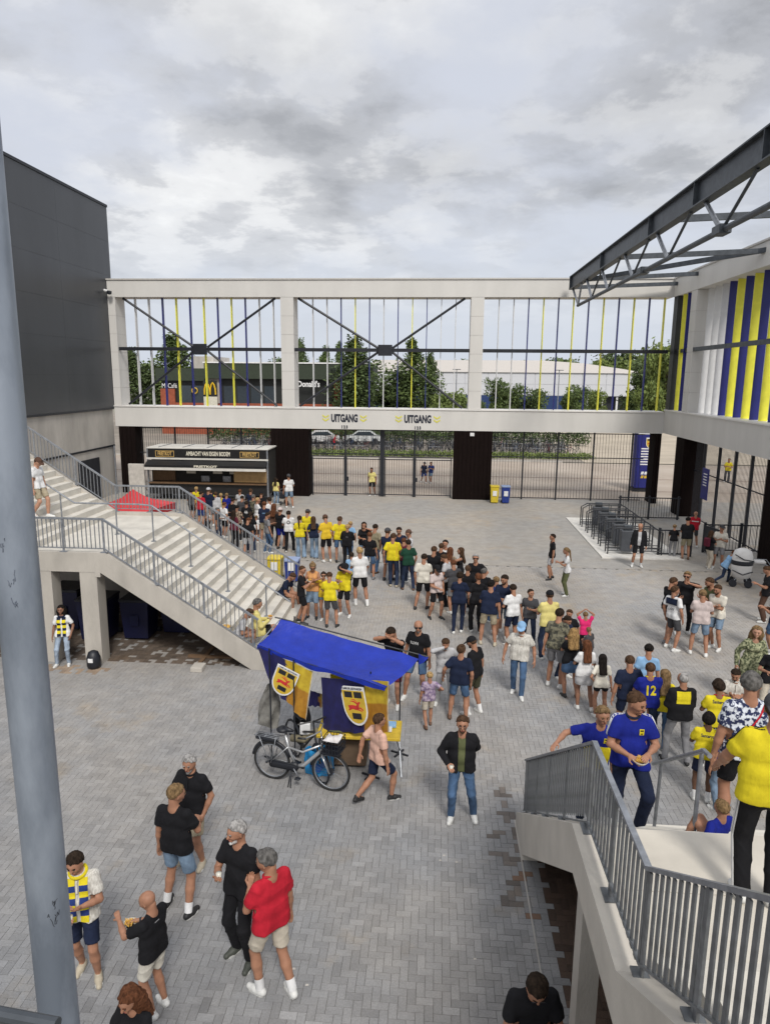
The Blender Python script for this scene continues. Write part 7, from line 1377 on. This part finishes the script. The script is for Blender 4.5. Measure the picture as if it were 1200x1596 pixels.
# second bicycle behind, partly hidden, with a grey rucksack on its handlebar
b2 = thing('bicycle', 'dark bicycle with long grey coat over its bars behind the silver one', 'bicycle', (rw.x+.22, rw.y+.85, 0), ang-R(38))
for nm, me in bs_m[0].items(): link(nm, me, b2)
b2.scale = (1.02, 1.02, 1.05)
coatp = ony(425, 1098, 12.5)
ct = MB(); ct.grid(lambda u, v: (coatp.x-.10*v+.16*math.cos(2*math.pi*u)*(.35+.65*min(1, v*2.2)+.25*v)+.028*math.sin(u*31+v*4), coatp.y+.11*math.sin(2*math.pi*u)*(.4+.7*v)+.03*math.sin(v*11+u*20), 1.44-.86*v+.05*math.sin(u*13)*v), 40, 18); tag(ct.build('grey_coat', M('coat_grey', (.17, .165, .15), .9, .25, 7, bump=.4, bscale=20), None, True), 'grey coat draped over the bars of the hidden bicycle', 'coat')
tb2 = MB().grid(lambda u, v: (coatp.x+.25+.5*u, coatp.y-.05-.25*u, .62+.1*math.sin(u*3)-.06*v+.03*math.sin(u*12)), 12, 4).build('rolled_blanket', cloth('tan'), None, True)
tag(MB().tube([tuple(ony(455, 1150, 12.2)), tuple(ony(475, 1152, 12.1)), tuple(ony(497, 1138, 12.1))], [.07, .075, .06], 12).build('rolled_blanket', cloth('tan'), None, True), 'rolled tan blanket strapped between the two bicycles', 'blanket'); bpy.data.objects.remove(tb2)
tag(MB().lathe([(.12, 0), (.17, .1), (.18, .32), (.14, .5), (.06, .58)], 14, tuple(Vector((coatp.x+.55, coatp.y+.15, .35)))).build('dark_rucksack', cloth('black'), None, True), 'black rucksack hanging between the bicycles under the flag', 'rucksack')
tag(MB().cbox(rw.x+.42, rw.x+.62, rw.y+.5, rw.y+.56, .62, .85, .01).build('price_card', _mats['print_white']), 'white card fixed above the rear rack of the bicycle', 'card')
# pram
pr = onz(1152, 913, 0); pm_ = thing('pram', 'large white pram with black bands and swivel wheels at the right', 'pram', tuple(pr), R(-12)); pw2 = M('pram_white', (.62, .61, .60), .7, .05, 4, bump=.1)
MB().lathe([(.10, .28), (.27, .32), (.33, .55), (.35, .85), (.34, 1.10), (.28, 1.30), (.14, 1.38), (.02, 1.4)], 22).build('hood', pw2, pm_, True).scale = (1, .8, 1)
MB().lathe([(.355, .80), (.362, .82), (.362, .94), (.355, .96)], 22).build('band', dark, pm_, True).scale = (1, .8, 1)
for x, y in ((-.28, -.2), (.22, -.22), (-.2, .3), (.3, .3)): MB().tube([(x, y-.04, .13), (x, y+.04, .13)], .13, 14).build('wheel', dark, pm_); MB().tube([(x, y, .13), (x*.5, y*.5, .4)], .016, 6).build('strut', galv, pm_)
MB().tube([(-.3, -.26, 1.2), (0, -.30, 1.04), (.34, -.2, .98)], .02, 6).tube([(-.34, -.22, .62), (0, -.29, .48), (.33, -.22, .6)], .02, 6).build('piping', dark, pm_)
MB().tube([(.3, -.1, .95), (.75, -.05, .86), (1.0, .0, .72)], .02, 6).tube([(.3, .15, .98), (.8, .15, 1.0), (1.0, .0, .72)], .018, 6).build('handle', galv, pm_); MB().cbox(.35, .75, -.12, .12, .88, 1.0, .04).build('cushion', pw2, pm_)
pr2 = onz(441, 786, 0); st2 = thing('pushchair', 'small dark pushchair beside the woman in pale yellow at the chip stand', 'pushchair', tuple(pr2), .5)
MB().cbox(-.2, .2, -.2, .25, .35, .75, .05).build('seat', dark, st2)
for x, y in ((-.2, -.3), (.2, -.3), (-.2, .25), (.2, .25)): MB().tube([(x-.03, y, .12), (x+.03, y, .12)], .12, 12).build('wheel', dark, st2)
MB().tube([(-.2, .25, .1), (-.2, -.3, .95), (.2, -.3, .95), (.2, .25, .1)], .014, 6).build('frame', galv, st2)
# food on the steps and litter
fs = Vector((-5.05, 17.1, RI*math.ceil((nose(-5.05))/RI)+.02)); t = thing('food_tray', 'round snack tray standing alone on the steps behind the railing', 'food tray', (-5.35, 16.9, .86)); MB().lathe([(.12, 0), (.17, .05), (.17, .055), (.12, .01)], 18).build('dish', M('tray_paper', (.62, .58, .50), .7), t); MB().lathe([(.13, .03), (.09, .07), (.01, .08)], 12).build('snack', M('fries', (.62, .36, .07), .6), t, True)
rl = random.Random(12)
for k in range(7):
    px, py = rl.choice([(560, 1455), (430, 1460), (480, 1530), (700, 1340), (770, 1490), (220, 1390), (640, 1200)]), 0
    x, y = px[0]+rl.uniform(-30, 30), px[1]+rl.uniform(-20, 20); p = onz(x, y, 0)
    tag(MB().add([(p.x-.02, p.y-.015, .003), (p.x+.02, p.y-.01, .006), (p.x+.015, p.y+.018, .003), (p.x-.018, p.y+.012, .008)], [(0, 1, 2, 3)]).build('litter', M('litter_paper', (.45, .42, .38), .8)), 'tiny scrap of paper dropped on the paving stones', 'litter', 'paper scraps on the paving')
